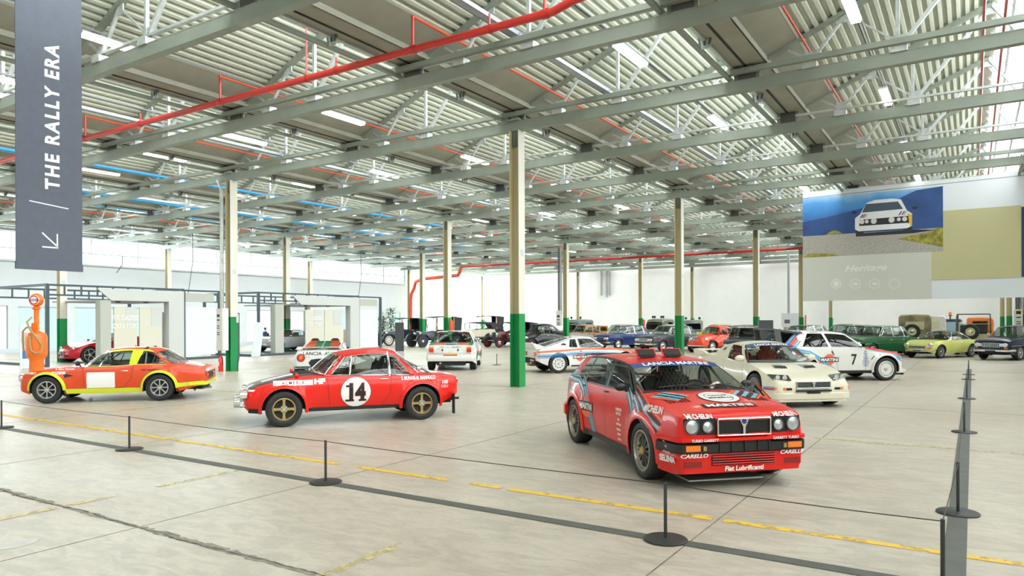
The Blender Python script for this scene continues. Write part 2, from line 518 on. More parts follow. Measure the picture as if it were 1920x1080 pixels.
for t in (0, .33, .66, 1): x = lerp(4.6, 5.8, t); z = lerp(9.34, 7.54, t); b.bar((x, 0, z), (x, ROWP, z), .05, .05, STEELL)
for y in lin(0, ROWP, 4)[:-1]: b.bar((4.6, y + .02, 9.34), (5.8, y + .02, 7.54), .04, .04, STEELL)
b.box(4.5, 4.72, 0, ROWP, 9.30, 9.42, GUT); glb_me = b.mesh('glazing_bars')
b = MB(); b.bar((-.42, 0, 7.22), (-.42, ROWP, 7.22), .09, .08, STEEL); rail_me = b.mesh('gutter_rail')
def stick(name, a, c, w, h, m=STEELL):
    b = MB(); b.bar(a, c, w, h, m); return b.mesh(name)
tr = [('top_chord', stick('top_chord', (.05, 0, 7.36), (4.6, 0, rz_(4.6) - .08), .14, .10, STEEL)), ('end_rafter', stick('end_rafter', (4.6, 0, 9.25), (5.85, 0, 7.38), .10, .08)), ('post', stick('post', (2.95, 0, 7.3), (2.95, 0, rz_(2.95) - .1), .07, .07)),
      ('diagonal', stick('diagonal', (3.05, 0, 7.3), (4.55, 0, 9.15), .09, .07)), ('lattice_strut', stick('strut', (1.3, 0, 7.3), (.85, 0, rz_(.85) - .1), .05, .05)), ('lattice_brace', stick('brace', (1.35, 0, 7.3), (2.0, 0, rz_(2.0) - .1), .07, .05)),
      ('tie', stick('tie', (2.0, 0, rz_(2.0) - .1), (2.88, 0, 7.4), .035, .035))]
b = MB()
for x, z in ((1.32, 7.36), (2.98, 7.36), (2.0, rz_(2.0) - .16), (4.55, 9.1)): b.box(x - .13, x + .13, -.012, .012, z - .09, z + .11, STEELL)
gus_me = b.mesh('gusset_plate')
for k, xv in enumerate(VALLEYS):
    for j, y in enumerate(ROWS[:-1]):
        for nm, me in (('deck_panel', deck_me), ('eave_panel', eave_me), ('gutter', gut_me), ('glazing_panel', glz_me), ('gutter_rail', rail_me)):
            o = link(nm, me, ceil, (xv, y, 0))
            if nm == 'glazing_panel': link('glazing_bars', glb_me, o)
    for j, y in enumerate(ROWS):
        o = link('roof_truss', None, ceil, (xv, y, 0))
        for nm, me in tr: link(nm, me, o)
        if y < 45: link('gusset_plate', gus_me, o)
# hangers between beam and gutter
b = MB(); b.box(-.20, .18, -.08, .08, 7.10, 7.42, mat('hanger_dark', (.06, .065, .06), .6)); b.box(-.30, .26, -.02, .02, 7.05, 7.40, STEEL); hang_me = b.mesh('gutter_hanger')
b = MB()
for q in (-.09, 0, .09): b.bar((-.3 + q, 0, 7.05), (-.3 + q * 1.6, 0, 7.36), .04, .05, mat('strap_dark', (.10, .11, .10), .6))
b.box(-.42, -.18, -.01, .01, 6.98, 7.16, STEELL); strap_me = b.mesh('gutter_bracket')
for xv in VALLEYS:
    for y in ROWS: link('gutter_hanger', hang_me, ceil, (xv, y, 0))
    for y in ROWS[5:-1]: link('gutter_bracket', strap_me, ceil, (xv, y + 2.1, .22))
xs = [-48.0, -46.9] + [VAL0 + 12.2 * k for k in range(-2, 3)]
for j, y in enumerate(ROWS):
    for a, c in zip(xs, xs[1:]):
        b = MB(); b.box(a, c, y - .09, y + .09, 6.86, 6.885, STEEL); b.box(a, c, y - .09, y + .09, 7.095, 7.12, STEEL); b.box(a, c, y - .02, y + .02, 6.88, 7.10, STEEL); b.box(a, c, y - .085, y - .075, 6.88, 7.10, STEEL); b.build('roof_beam', ceil)
        b = MB(); b.box(a, c, y - .05, y + .03, 7.27, 7.32, STEELL)
        if (j - 7) % 3 == 0 or j == 6: b.box(a, c, y - .22, y - .11, 7.23, 7.34, STEEL)
        b.build('bottom_chord', ceil)
        if j < 10 and c - a > 2:
            for x in lin(a, c, 8)[:-1]:
                pass
    if y < 40:
        b = MB()
        for xv in VALLEYS:
            for q in (1.3, 2.98): b.box(xv + q - .14, xv + q + .14, y - .13, y + .10, 7.10, 7.24, STEELL)
        b.build('chord_clamps', ceil)
b = MB(); b.box(X0, VALLEYS[0] - .3, Y0, Y1, 7.5, 7.56, GUT); b.build('edge_soffit', ceil)
# ------------------------------------------------------------------ columns
TANC = mat('column_tan', (.50, .44, .26), .5); TANC_LIT = mat('column_tan_lit', (.66, .65, .57), .5); GRN = mat('column_green', (.01, .26, .07), .42)  # second tan is paler: daylight on the glazing-side flange painted into its colour
STK = mat('column_plate', (.45, .55, .60), .4)
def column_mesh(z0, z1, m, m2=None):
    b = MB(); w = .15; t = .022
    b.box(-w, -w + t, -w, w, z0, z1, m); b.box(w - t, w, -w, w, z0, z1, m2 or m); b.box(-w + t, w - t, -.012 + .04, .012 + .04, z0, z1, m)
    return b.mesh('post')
cg, cu = column_mesh(0, 1.96, GRN), column_mesh(1.96, 6.86, TANC, TANC_LIT)
b = MB(); b.box(-.17, .17, -.17, .17, 6.30, 6.86, STEEL) ; b = MB(); b.box(-.11, .11, -.06, .02, 6.45, 7.3, mat('head_plate', (.12, .13, .11), .6)); b.box(-.18, .18, -.18, .18, 7.12, 7.16, STEEL); b.box(-.12, .12, -.1, .1, 7.16, 7.42, STEEL); head = b.mesh('column_head')
b = MB(); b.box(.151, .156, -.07, .07, 3.5, 3.68, STK); plate = b.mesh('column_plate')
COLN = {(0, 0): 'nearest green and tan steel column in the middle of the hall', (1, 0): 'steel column with white box and red extinguisher between the booths', (2, 0): 'steel column behind the orange petrol pump',
        (0, 1): 'steel column behind the roof of the red hatchback', (1, 1): 'steel column right behind the white rally saloon', (0, 2): 'steel column next to the standing black panel by the dark winged car', (0, 3): 'steel column next to the edge of the picture banner',
        (1, 2): 'steel column with a slim sign box beside the glossy black saloon', (1, 3): 'steel column behind the royal blue saloon', (2, 1): 'steel column rising behind the farther display booth', (0, 4): 'slim far column under the picture banner', (2, 4): 'slim far column over the wood-bodied estate',
        (1, 4): 'slim far column behind the charcoal saloon', (2, 2): 'far column by the canopied tourer', (3, 1): 'far column behind the nearer booth', (3, 2): 'yellowish far column before the high windows', (3, 3): 'grey column at the end of the side wall'}
for i in range(-2, 4):
    for j in range(-2, 5):
        x, y = VAL0 - 12.2 * i, ROW0 + 12.64 * j
        if x > 13: continue
        lb = COLN.get((i, j)); seen = lb is not None
        c = thing('steel_column', lb or ('steel column with green foot under the far right end of the banner' if i == -1 and j >= 2 else 'steel column with green foot outside the view'), 'column', (x, y, 0), 0, None if seen else 'columns')
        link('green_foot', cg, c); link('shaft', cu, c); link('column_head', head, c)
        if j < 3: link('number_plate', plate, c)
# ------------------------------------------------------------------ vehicles
def curve(pts):
    """monotone cubic through (x, y) points, x ascending"""
    xs = [p[0] for p in pts]; ys = [p[1] for p in pts]; n = len(xs)
    d = [(ys[i + 1] - ys[i]) / (xs[i + 1] - xs[i]) for i in range(n - 1)]
    m = [0.0] * n
    if n > 1:
        m[0] = d[0]; m[-1] = d[-1]
    for i in range(1, n - 1):
        m[i] = 0 if d[i - 1] * d[i] <= 0 else 2 * d[i - 1] * d[i] / (d[i - 1] + d[i])

    def f(x):
        if x <= xs[0]: return ys[0]
        if x >= xs[-1]: return ys[-1]
        i = 0
        while x > xs[i + 1]: i += 1
        h = xs[i + 1] - xs[i]; t = (x - xs[i]) / h
        return ((1 + 2 * t) * (1 - t) ** 2 * ys[i] + t * (1 - t) ** 2 * h * m[i] + t * t * (3 - 2 * t) * ys[i + 1] + t * t * (t - 1) * h * m[i + 1])
    return f




WHEELS = {}


def wheel_meshes(R, w, rr, style, face, n=5, dark=DARK):
    key = (R, w, rr, style, face.name, n)
    if key in WHEELS:
        return WHEELS[key]
    h = w / 2; t = MB()
    t.lathe([(rr - 0.01, -h + .02), (R - .045, -h), (R - .012, -h + .014), (R, -h + .04), (R, h - .04), (R - .012, h - .014), (R - .045, h), (rr + .02, h - .006), (rr - .004, h - .02)], RUBBER, 36)
    for k in (-.25, 0, .25):
        t.lathe([(R + .001, k * w - .004), (R + .0015, k * w), (R + .001, k * w + .004)], DARK, 36)
    r = MB(); o = h - .012
    r.lathe([(rr, h - .022), (rr + .004, o), (rr - .012, o + .002), (rr - .022, o - .03), (rr - .03, -h + .03)], face, 32)
    r.disc((0, o - .07 if style != 'wire' else -h + .04, 0), rr - .01, 'y', dark if style in ('spoke', 'star', 'wire', 'bbs') else face, 24)
    hub = MB()
    if style in ('spoke', 'star'):
        hr = rr * .24
        for k in range(n):
            a = 2 * PI * k / n; w0, w1 = (rr * .30, rr * .20) if style == 'spoke' else (rr * .13, rr * .10)
            ca, sa = math.cos(a), math.sin(a)
            vs = []
            for rad, ww, yy in ((hr * .6, w0, o - .028), (rr * .62, w1, o - .020), (rr - .008, w0 * 1.15, o - .022)):
                for s_, dy in ((-1, 0), (1, 0), (1, -.035), (-1, -.035)):
                    p, q = rad, s_ * ww / 2
                    vs.append((p * ca - q * sa, yy + dy, p * sa + q * ca))
            fs = []
            for i in (0, 4):
                for j in range(4):
                    fs.append((i + j, i + (j + 1) % 4, i + 4 + (j + 1) % 4, i + 4 + j))
            r.add(vs, fs + [(0, 1, 2, 3), (8, 9, 10, 11)], face)
    elif style == 'bbs':
        r.lathe([(rr - .02, o - .03), (rr * .80, o - .055)], face, 32)
        dk = mat('wheel_charcoal', (.05, .055, .06), .4)
        for k in range(n):
            a = 2 * PI * k / n
            for q in (-.12, .12):
                r.bar((rr * .2 * math.cos(a), o - .035, rr * .2 * math.sin(a)), ((rr * .86) * math.cos(a + q), o - .05, (rr * .86) * math.sin(a + q)), .018, .02, dk, (0, 1, 0))
        for k in range(24):
            a = 2 * PI * k / 24; r.disc(((rr - .012) * math.cos(a), o + .003, (rr - .012) * math.sin(a)), .006, 'y', dark, 6)
    elif style == 'holes':
        r.lathe([(rr - .02, o - .03), (rr * .72, o - .012), (rr * .4, o - .018), (rr * .25, o - .022), (.001, o - .022)], face, 32)
        for k in range(n):
            a = 2 * PI * k / n; q = rr * .78 if n > 10 else rr * .62; d = rr * (.055 if n > 12 else .1)
            r.disc((q * math.cos(a), o - .0065 if n > 12 else o - .007, q * math.sin(a)), d, 'y', dark, 10)
        for k in range(5):
            a = 2 * PI * k / 5; r.disc((rr * .2 * math.cos(a), o - .018, rr * .2 * math.sin(a)), rr * .045, 'y', dark, 8)
    elif style == 'flat':
        r.lathe([(rr - .01, o - .006), (rr * .93, o + .004), (rr * .6, o + .001), (rr * .58, o - .01), (.001, o - .014)], face, 32)
    elif style == 'cap':
        r.lathe([(rr - .02, o - .03), (rr * .8, o - .01), (rr * .62, o - .03), (.001, o - .03)], face, 28)
        for k in range(10):
            a = 2 * PI * k / 10; r.disc((rr * .77 * math.cos(a), o - .006, rr * .77 * math.sin(a)), rr * .06, 'y', dark, 8)
    elif style == 'wire':
        for k in range(n):
            a = 2 * PI * k / n
            r.bar((.03 * math.cos(a), o - .02, .03 * math.sin(a)), ((rr) * math.cos(a), 0, (rr) * math.sin(a)), rr * .09, .02, face)
    cr = rr * (.22 if style != 'cap' else .5)
    hub.lathe([(cr, o - .035), (cr, o - .008), (cr * .7, o + .006), (.001, o + .008)], CHROME if style == 'cap' else (BLACK if style in ('flat',) else GOLD if style == 'bbs' else ALU), 20)
    if style == 'spoke':
        for k in range(n):
            a = 2 * PI * (k + .5) / n; hub.lathe([(.013, -.01), (.013, .012), (.001, .014)], ALU, 6, c=(hr * 1.15 * math.cos(a), o - .03, hr * 1.15 * math.sin(a)))
    WHEELS[key] = (t.mesh('tyre', 40), r.mesh('rim', 35), hub.mesh('hub', 35))
    return WHEELS[key]


def put_wheels(root, pos, meshes, toe=0):
    for (x, y, z) in pos:
        w = link('wheel', meshes[0], root, (x, y, z), 0 if y > 0 else PI)
        link('rim', meshes[1], w); link('hub_cap', meshes[2], w)


class Car:
    def __init__(s, name, label, at, head, sp, cat='car', group=None):
        s.sp = sp; s.root = thing(name, label, cat, (at[0], at[1], sp.get('dz', 0)), head, group)
        s.wb = sp['wb']; s.R = sp['R']; s.RA = sp.get('RA', s.R + .055); s.zl = sp.get('sill', .2)
        s.w = curve(sorted(sp['w'])); s.top = curve(sorted(sp['top'])); s.xf = sp['top'][-1][0] if sp['top'][-1][0] > 0 else sp['top'][0][0]
        xs = [p[0] for p in sp['top']]; s.xf, s.xr = max(xs), min(xs)
        s.crown = curve(sp['crown']) if isinstance(sp.get('crown'), list) else (lambda x, c=sp.get('crown', .05): c)
        s.low = curve(sorted(sp['low'])) if 'low' in sp else (lambda x: s.zl)
        s.kb, s.kt, s.tm = sp.get('kb', .05), sp.get('kt', .04), sp.get('tm', .55)
        s.fl = sp.get('flare', .02); s.p = sp.get('p', 2.4)
        s.body = sp['paint']
        s.cab = sp.get('cab')
        s.W = max(p[1] for p in sp['w'])

    def zsh(s, x): return max(s.top(x) - s.crown(x), s.low(x) + .05)

    def ys(s, x, z):
        lo = s.zl; hi = s.zsh(x); t = min(1, max(0, (z - lo) / max(hi - lo, .05)))
        y = s.w(x)
        y -= s.kb * (1 - t / s.tm) ** 2 if t < s.tm else s.kt * ((t - s.tm) / (1 - s.tm)) ** 2
        for xw in (s.wb / 2, -s.wb / 2):
            r = math.hypot(x - xw, z - s.R) if z > s.R else abs(x - xw)
            if r < s.RA + .3:
                y += s.fl * math.exp(-((max(r, s.RA) - s.RA) / s.sp.get('flw', .08)) ** 2)
        return y

    def zt(s, x, y):
        h = s.zsh(x); ysh = s.ys(x, h); u = min(1, abs(y) / max(ysh, .01))
        return h + (s.top(x) - h) * (1 - u ** s.p)

    def front_x(s, y, z, sgn=1):
        x = s.xf if sgn > 0 else s.xr
        for i in range(120):
            if abs(y) <= s.ys(x, z) + .004 and z <= s.zt(x, y) + .004:
                return x
            x -= .01 * sgn
        return x

    # surface maps ---------------------------------------------------
    def side(s, sgn, u0, v0, off=.006):
        def f(u, v):
            x = u0 + (u if sgn < 0 else -u); z = v0 + v
            return (x, sgn * (s.ys(x, z) + off), z)
        return f

    def hood(s, x0, y0=0, off=.006, turn=0):
        c, q = math.cos(turn), math.sin(turn)

        def f(u, v):
            u, v = u * c - v * q, u * q + v * c
            x, y = x0 - v, y0 + u
            return (x, y, s.zt(x, y) + off)
        return f

    def front(s, y0, z0, off=.006, sgn=1):
        def f(u, v):
            y = y0 + u * sgn; z = z0 + v
            return (s.front_x(y, z, sgn) + off * sgn, y, z)
        return f

    def decal(s, name, f, items, step=.07):
        """items: list of (2D verts, faces, material)"""
        out = MB()
        for vs, fs, m in items:
            b = bmesh.new(); bv = [b.verts.new((u, v, 0)) for u, v in vs]
            for q in fs:
                try: b.faces.new([bv[i] for i in q])
                except ValueError: pass
            us = [u for u, v in vs]; ws = [v for u, v in vs]
            if not us: continue
            for lo, hi, ax in ((min(us), max(us), 0), (min(ws), max(ws), 1)):
                k = int((hi - lo) / step)
                for i in range(1, k + 1):
                    c = lo + (hi - lo) * i / (k + 1)
                    bmesh.ops.bisect_plane(b, geom=b.verts[:] + b.edges[:] + b.faces[:], plane_co=(c if ax == 0 else 0, c if ax == 1 else 0, 0), plane_no=(1, 0, 0) if ax == 0 else (0, 1, 0))
            b.verts.index_update()
            out.add([f(v.co.x, v.co.y) for v in b.verts], [[v.index for v in q.verts] for q in b.faces], m)
            b.free()
        return out.build(name, s.root)

    def poly(s, name, f, pts, m, step=.07):
        return s.decal(name, f, [(pts, [tuple(range(len(pts)))], m)], step)

    def text(s, name, f, body, size, m, step=.09, **k):
        vs, fs = text2d(body, size, **k)
        return s.decal(name, f, [(vs, fs, m)], step)

    def stripes(s, name, f, line, bands):
        """line: 2D polyline; bands: (offset0, offset1, material) across it"""
        items = []; n = len(line)
        for a, b_, m in bands:
            vs = []
            for i, (u, v) in enumerate(line):
                p, q = line[max(i - 1, 0)], line[min(i + 1, n - 1)]
                dx, dy = q[0] - p[0], q[1] - p[1]; L = math.hypot(dx, dy); nx, ny = -dy / L, dx / L
                vs += [(u + nx * a, v + ny * a), (u + nx * b_, v + ny * b_)]
            items.append((vs, [(2 * i, 2 * i + 1, 2 * i + 3, 2 * i + 2) for i in range(n - 1)], m))
        return s.decal(name, f, items)

    def seam(s, pts, m=None, w=.007, sides=(1, -1), name='door_seam'):
        """pts in (x, z)"""
        for sg in sides:
            f = lambda u, v, sg=sg: (u, sg * (s.ys(u, v) + .003), v)
            s.stripes(name, f, pts, [(-w / 2, w / 2, m or INKB)])

    # shell ------------------------------------------------------------
    def stations(s):
        xs = set(lin(s.xr, s.xf, int((s.xf - s.xr) / .11)))
        for e, d in ((s.xf, -1), (s.xr, 1)):
            for q in (.0, .012, .03, .055, .09, .14): xs.add(e + d * q)
        for xw in (s.wb / 2, -s.wb / 2):
            for k in range(15):
                xs.add(xw + s.RA * math.cos(PI * k / 14))
            for g in (1, -1):
                xs.add(xw + g * (s.RA + .0015)); xs.add(xw + g * (s.RA + .05))
        if s.cab:
            for c in s.cab:
                xs.add(c); xs.add(c + .004)
        for p in s.sp['top']: xs.add(p[0])
        return sorted(xs)

    def shell(s):
        S_, T = 9, 8; b = MB(); xs = s.stations(); vs = []; nr = S_ + T + 1
        for x in xs:
            zb = s.low(x)
            for xw in (s.wb / 2, -s.wb / 2):
                d = abs(x - xw)
                if d <= s.RA + 1e-4:
                    zb = max(zb, s.R + math.sqrt(max(0, s.RA ** 2 - d * d)))
            h = s.zsh(x); zb = min(zb, h - .01); row = []
            for i in range(S_ + 1):
                z = zb + (h - zb) * (i / S_) ** .9
                row.append((s.ys(x, z), z))
            ysh = row[-1][0]; tub = s.cab and s.cab[0] + .002 < x <= s.cab[1] + .002
            zt_ = s.sp.get('tub', .38)
            for j in range(1, T + 1):
                if tub:
                    if j == 1: row.append((ysh - .05, h + .004))
                    elif j == 2: row.append((ysh - .075, h - .02))
                    elif j == 3: row.append((ysh - .10, zt_))
                    else: row.append(((ysh - .10) * (T - j) / (T - 3), zt_))
                else:
                    u = math.cos(PI / 2 * j / T) if j < T else 0
                    row.append((ysh * u, h + (s.top(x) - h) * (1 - u ** s.p)))
            vs.append(row)
        allv = []
        for x, row in zip(xs, vs):
            allv += [(x, -y, z) for y, z in row] + [(x, y, z) for y, z in row[-2::-1]]
        n = 2 * nr - 1; fs = {}; colf = s.sp.get('colf')
        inn = s.sp.get('inner', DGREY)
        for i in range(len(xs) - 1):
            for j in range(n - 1):
                q = (i * n + j, i * n + j + 1, (i + 1) * n + j + 1, (i + 1) * n + j)
                jj = min(j, n - 2 - j)
                cx = (xs[i] + xs[i + 1]) / 2
                incab = s.cab and s.cab[0] - .001 < cx < s.cab[1] + .006
                if incab and jj >= S_ + 1: m = inn
                else:
                    m = s.body
                    if colf:
                        a = Vector(allv[q[0]]); c = Vector(allv[q[2]]); m = colf((a + c) / 2) or s.body
                fs.setdefault(m.name, (m, []))[1].append(q)
        fs.setdefault(s.body.name, (s.body, []))[1].append(tuple(range(n)))
        fs[s.body.name][1].append(tuple((len(xs) - 1) * n + j for j in range(n)))
        first = True
        for m, q in fs.values():
            if first: b.add(allv, q, m); first = False
            else:
                i = b.mi(m)
                for f in q: b.f.append(list(f)); b.m.append(i)
        o = b.build('body', s.root, 38)
        # underside and wheel housings
        u = MB(); W = s.W; z0 = s.zl
        a0, a1 = -s.wb / 2 + s.RA, s.wb / 2 - s.RA
        u.box(a0 - .002, a1 + .002, -W + .07, W - .07, z0 + .015, z0 + .12, DARK)
        u.box(s.xr + .12, s.xf - .12, -W + .33, W - .33, z0 + .02, s.R + .12, DARK)
        for xw in (s.wb / 2, -s.wb / 2):
            for sg in (1, -1):
                y0 = sg * (s.w(xw) + s.fl - .012 - .02); y1 = sg * (W - .34); vv = []; pts = [(xw + s.RA + .004, z0 + .02)] + [(xw + (s.RA + .004) * math.cos(PI * k / 12), s.R + (s.RA + .004) * math.sin(PI * k / 12)) for k in range(13)] + [(xw - s.RA - .004, z0 + .02)]
                for x, z in pts: vv += [(x, sg * (abs(s.ys(x, z)) - .012), z), (x, y1, z)]
                u.add(vv, [(2 * k, 2 * k + 1, 2 * k + 3, 2 * k + 2) for k in range(len(pts) - 1)], DARK)
                u.add([(x, y1, z) for x, z in pts], [tuple(range(len(pts)))], DARK)
        for e in (s.xf - .12, s.xr + .12):
            pass
        u.build('underbody', s.root)
        st = s.sp.get('wheel', dict(style='cap', face=ALU)); ww = s.sp.get('tw', .18)
        ms = wheel_meshes(s.R, ww, st.get('rr', s.R * .62), st['style'], st['face'], st.get('n', 8))
        put_wheels(s.root, [(xw, sg * (s.w(xw) + s.fl - ww / 2 - s.sp.get('win', .02)), s.R) for xw in (s.wb / 2, -s.wb / 2) for sg in (1, -1)], ms)
        return o

    def house(s):
        g = s.sp['gh']; cols = g['cols']; bnd = cols[0::2]; typ = cols[1::2]
        zr = curve(sorted(g['roof'])); yr = g['yr']; cr = g.get('crown', .04); fb = g.get('frac', (.05, .9)); bul = g.get('bulge', .012)
        glass = g.get('glass', GLASS); pm = g.get('pillar', s.body); rm = g.get('roofm', s.body); wf = g.get('wf', pm)
        cwb, cwt, crb, crt = g.get('curv', (.10, .05, .08, .03)); yr_ = g.get('yrear', yr)
        xA, xZ = bnd[0][1], bnd[-1][1]

        def yedge(x): return lerp(yr, yr_, min(1, max(0, (xA - x) / (xA - xZ + 1e-6))))

        def sp_(xb, xr, t, sg):
            zb = s.zsh(xb) + .002; yb = s.ys(xb, s.zsh(xb)) - .012
            return (lerp(xb, xr, t), sg * (lerp(yb, yedge(xr), t) + bul * 4 * t * (1 - t)), lerp(zb, zr(xr), t))
        tr = g.get('trim'); trb = MB()
        for sg in (1, -1):
            fr = MB()
            for i, ty in enumerate(typ):
                a, c = bnd[i], bnd[i + 1]; mtl = pm; gm = glass
                if isinstance(ty, tuple): ty, mtl = ty
                n = max(1, int(abs(a[0] - c[0]) / .12)); rows = [0, fb[0]] + lin(fb[0], fb[1], 4)[1:] + [1]
                pts = [[sp_(lerp(a[0], c[0], k / n), lerp(a[1], c[1], k / n), t, sg) for t in rows] for k in range(n + 1)]
                flat = [p for r in pts for p in r]; R_ = len(rows); F, G = [], []
                for k in range(n):
                    for r in range(R_ - 1):
                        q = (k * R_ + r, k * R_ + r + 1, (k + 1) * R_ + r + 1, (k + 1) * R_ + r)
                        (G if ty == 'g' and 0 < r < R_ - 2 else F).append(q)
                fr.add(flat, F, mtl)
                if G:
                    gb = MB(); gb.add(flat, G, gm); gb.build('side_window', s.root, 30)
                    if tr:
                        lo = [(p[1][0], p[1][1] + sg * .004, p[1][2]) for p in pts]; hi = [(p[-2][0], p[-2][1] + sg * .004, p[-2][2]) for p in pts]
                        l = [(q[0], q[1] + sg * .004, q[2]) for q in pts[0][1:-1]]; r_ = [(q[0], q[1] + sg * .004, q[2]) for q in pts[-1][1:-1]]
                        trb.tube(lo + r_[1:] + hi[::-1][1:] + l[::-1][1:-1], .008, tr, 5, close=True)
            fr.build('pillar_frame', s.root, 30)
        if tr: trb.build('window_trim', s.root, 60)
        # roof
        nU, nS = 10, 8; rb = MB(); vv = []

        def roof(t, u):
            x = lerp(xA, xZ, t) + (cwt * (1 - t) - crt * t) * (1 - u * u); xe = lerp(xA, xZ, t)
            return (x, u * yedge(xe), zr(xe) + cr * (1 - abs(u) ** 2.6) * (g.get('ce', 1) if t in (0, 1) else 1))
        for i in range(nS + 1):
            for j in range(nU + 1): vv.append(roof(i / nS, -1 + 2 * j / nU))
        rb.add(vv, [(i * (nU + 1) + j, i * (nU + 1) + j + 1, (i + 1) * (nU + 1) + j + 1, (i + 1) * (nU + 1) + j) for i in range(nS) for j in range(nU)], rm)
        rb.build('roof', s.root, 40)
        s.roofpt = roof

        # windscreen and rear window
        def screen(base, rt, cb, ins, tb, tt, fm, nm, gl, sgn):
            def P(u, t):
                yb = (s.ys(base[0], s.zsh(base[0])) - .012)
                x0 = base[0] + sgn * cb * (1 - u * u); y0 = u * yb; z0 = max(s.zt(x0, y0), s.zsh(base[0]) if abs(u) > .98 else 0) + .002
                x1, y1, z1 = roof(rt, u)
                q = g.get('wb_', .02) * 4 * t * (1 - t)
                return (lerp(x0, x1, t) + sgn * q * .6, lerp(y0, y1, t), lerp(z0, z1, t) + q * .6)
            us = [-1] + lin(-1 + ins, 1 - ins, 10) + [1]; ts = [0] + lin(tb, tt, 6) + [1]
            vv = [P(u, t) for u in us for t in ts]; k = len(ts); F, G = [], []
            for i in range(len(us) - 1):
                for j in range(k - 1):
                    q = (i * k + j, i * k + j + 1, (i + 1) * k + j + 1, (i + 1) * k + j)
                    (G if 0 < i < len(us) - 2 and 0 < j < k - 2 else F).append(q)
            a = MB(); a.add(vv, F, fm); a.build(nm + '_frame', s.root, 30)
            c = MB(); c.add(vv, G, gl); c.build(nm, s.root, 30)
            if tr:
                t_ = MB(); off = lambda p: (p[0] + sgn * .006, p[1], p[2] + .006)
                loop = [off(P(u, tb)) for u in lin(-1 + ins, 1 - ins, 10)] + [off(P(1 - ins, t)) for t in lin(tb, tt, 4)[1:]] + [off(P(u, tt)) for u in lin(1 - ins, -1 + ins, 10)[1:]] + [off(P(-1 + ins, t)) for t in lin(tt, tb, 4)[1:-1]]
                t_.tube(loop, .009, tr, 5, close=True); t_.build('screen_trim', s.root, 60)
            return P
        s.wsP = screen(bnd[0], 0, cwb, g.get('insf', .06), g.get('wbt', .04), g.get('wtt', .95), wf, 'windscreen', glass, 1)
        s.rsP = screen(bnd[-1], 1, crb, g.get('insr', .08), g.get('rbt', .06), g.get('rtt', .93), g.get('rf', wf), 'rear_window', g.get('rglass', glass), -1)

    def ws_map(s, t0, off=.006, h=.5):
        """map on the windscreen: u across in metres, v up in metres around fraction t0"""
        def f(u, v):
            P = s.wsP; t = t0 + v / h
            yb = abs(P(1, t)[1]); p = P(u / yb, t)
            return (p[0] + off, p[1], p[2] + off)
        return f

    def inside(s, x, seat=SEATB, n=2, cage=False, zf=.38, dash=None, hr=True, bench=None, roofz=None):
        W = s.W - .16
        d = MB(); xd = x + .62; d.cbox((xd, 0, zf + .42), (.34, 2 * W - .04, .16), dash or BLACK, .03); d.build('dashboard', s.root)
        st = MB(); st.tube([(xd - .30 + .05 * math.sin(2 * PI * k / 16), .33 + .18 * math.cos(2 * PI * k / 16), zf + .46 + .16 * math.sin(2 * PI * k / 16)) for k in range(16)], .013, BLACK, 6, close=True)
        st.bar((xd - .1, .33, zf + .4), (xd - .3, .33, zf + .46), .03, .03, BLACK); st.bar((xd - .3, .16, zf + .46), (xd - .3, .50, zf + .46), .02, .03, BLACK); st.build('steering_wheel', s.root)
        for sg in (1, -1):
            b = MB(); b.cbox((x, sg * .33, zf + .12), (.48, .46, .16), seat, .04)
            b.M = Matrix.Translation((x - .27, sg * .33, zf + .16)) @ Matrix.Rotation(-.25, 4, 'Y')
            b.cbox((0, 0, .26), (.13, .46, .54), seat, .05)
            if hr:
                b.cbox((0, 0, .60), (.11, .27, .17), seat, .04)
                b.cbox((.05, .21, .25), (.16, .07, .42), seat, .03); b.cbox((.05, -.21, .25), (.16, .07, .42), seat, .03)
            b.build('seat', s.root)
        if bench is not None:
            b = MB(); b.cbox((bench, 0, zf + .14), (.44, 1.1, .16), seat, .04); b.cbox((bench - .24, 0, zf + .38), (.14, 1.1, .42), seat, .05); b.build('rear_seat', s.root)
        if cage:
            zt = roofz or 1.25; cm = cage; c = MB(); yw = s.sp['gh']['yr'] - .04; yb = W - .06
            hoop = [(x - .45, -yb, zf), (x - .45, -yb, .85), (x - .45, -yw, zt - .06), (x - .45, -yw + .08, zt), (x - .45, yw - .08, zt), (x - .45, yw, zt - .06), (x - .45, yb, .85), (x - .45, yb, zf)]
            c.tube(hoop, .02, cm, 7)
            for sg in (1, -1):
                g0 = s.sp['gh']['cols'][0]
                c.tube([(x - .45, sg * yw, zt - .03), (g0[1] - .06, sg * yw, zt - .03), (g0[0] - .1, sg * yb, .86), (g0[0] - .12, sg * yb, zf)], .019, cm, 7)
                c.tube([(x - .45, sg * (yw - .1), zt - .02), (x - 1.25, sg * (yb - .1), .75)], .019, cm, 7)
            c.tube([(x - .45, -yw + .1, zt), (x - .45, yb, zf)], .018, cm, 7)
            c.tube([(x - .45, -yb, .8), (x - .45, yb, .8)], .018, cm, 7)
            c.build('roll_cage', s.root, 60)

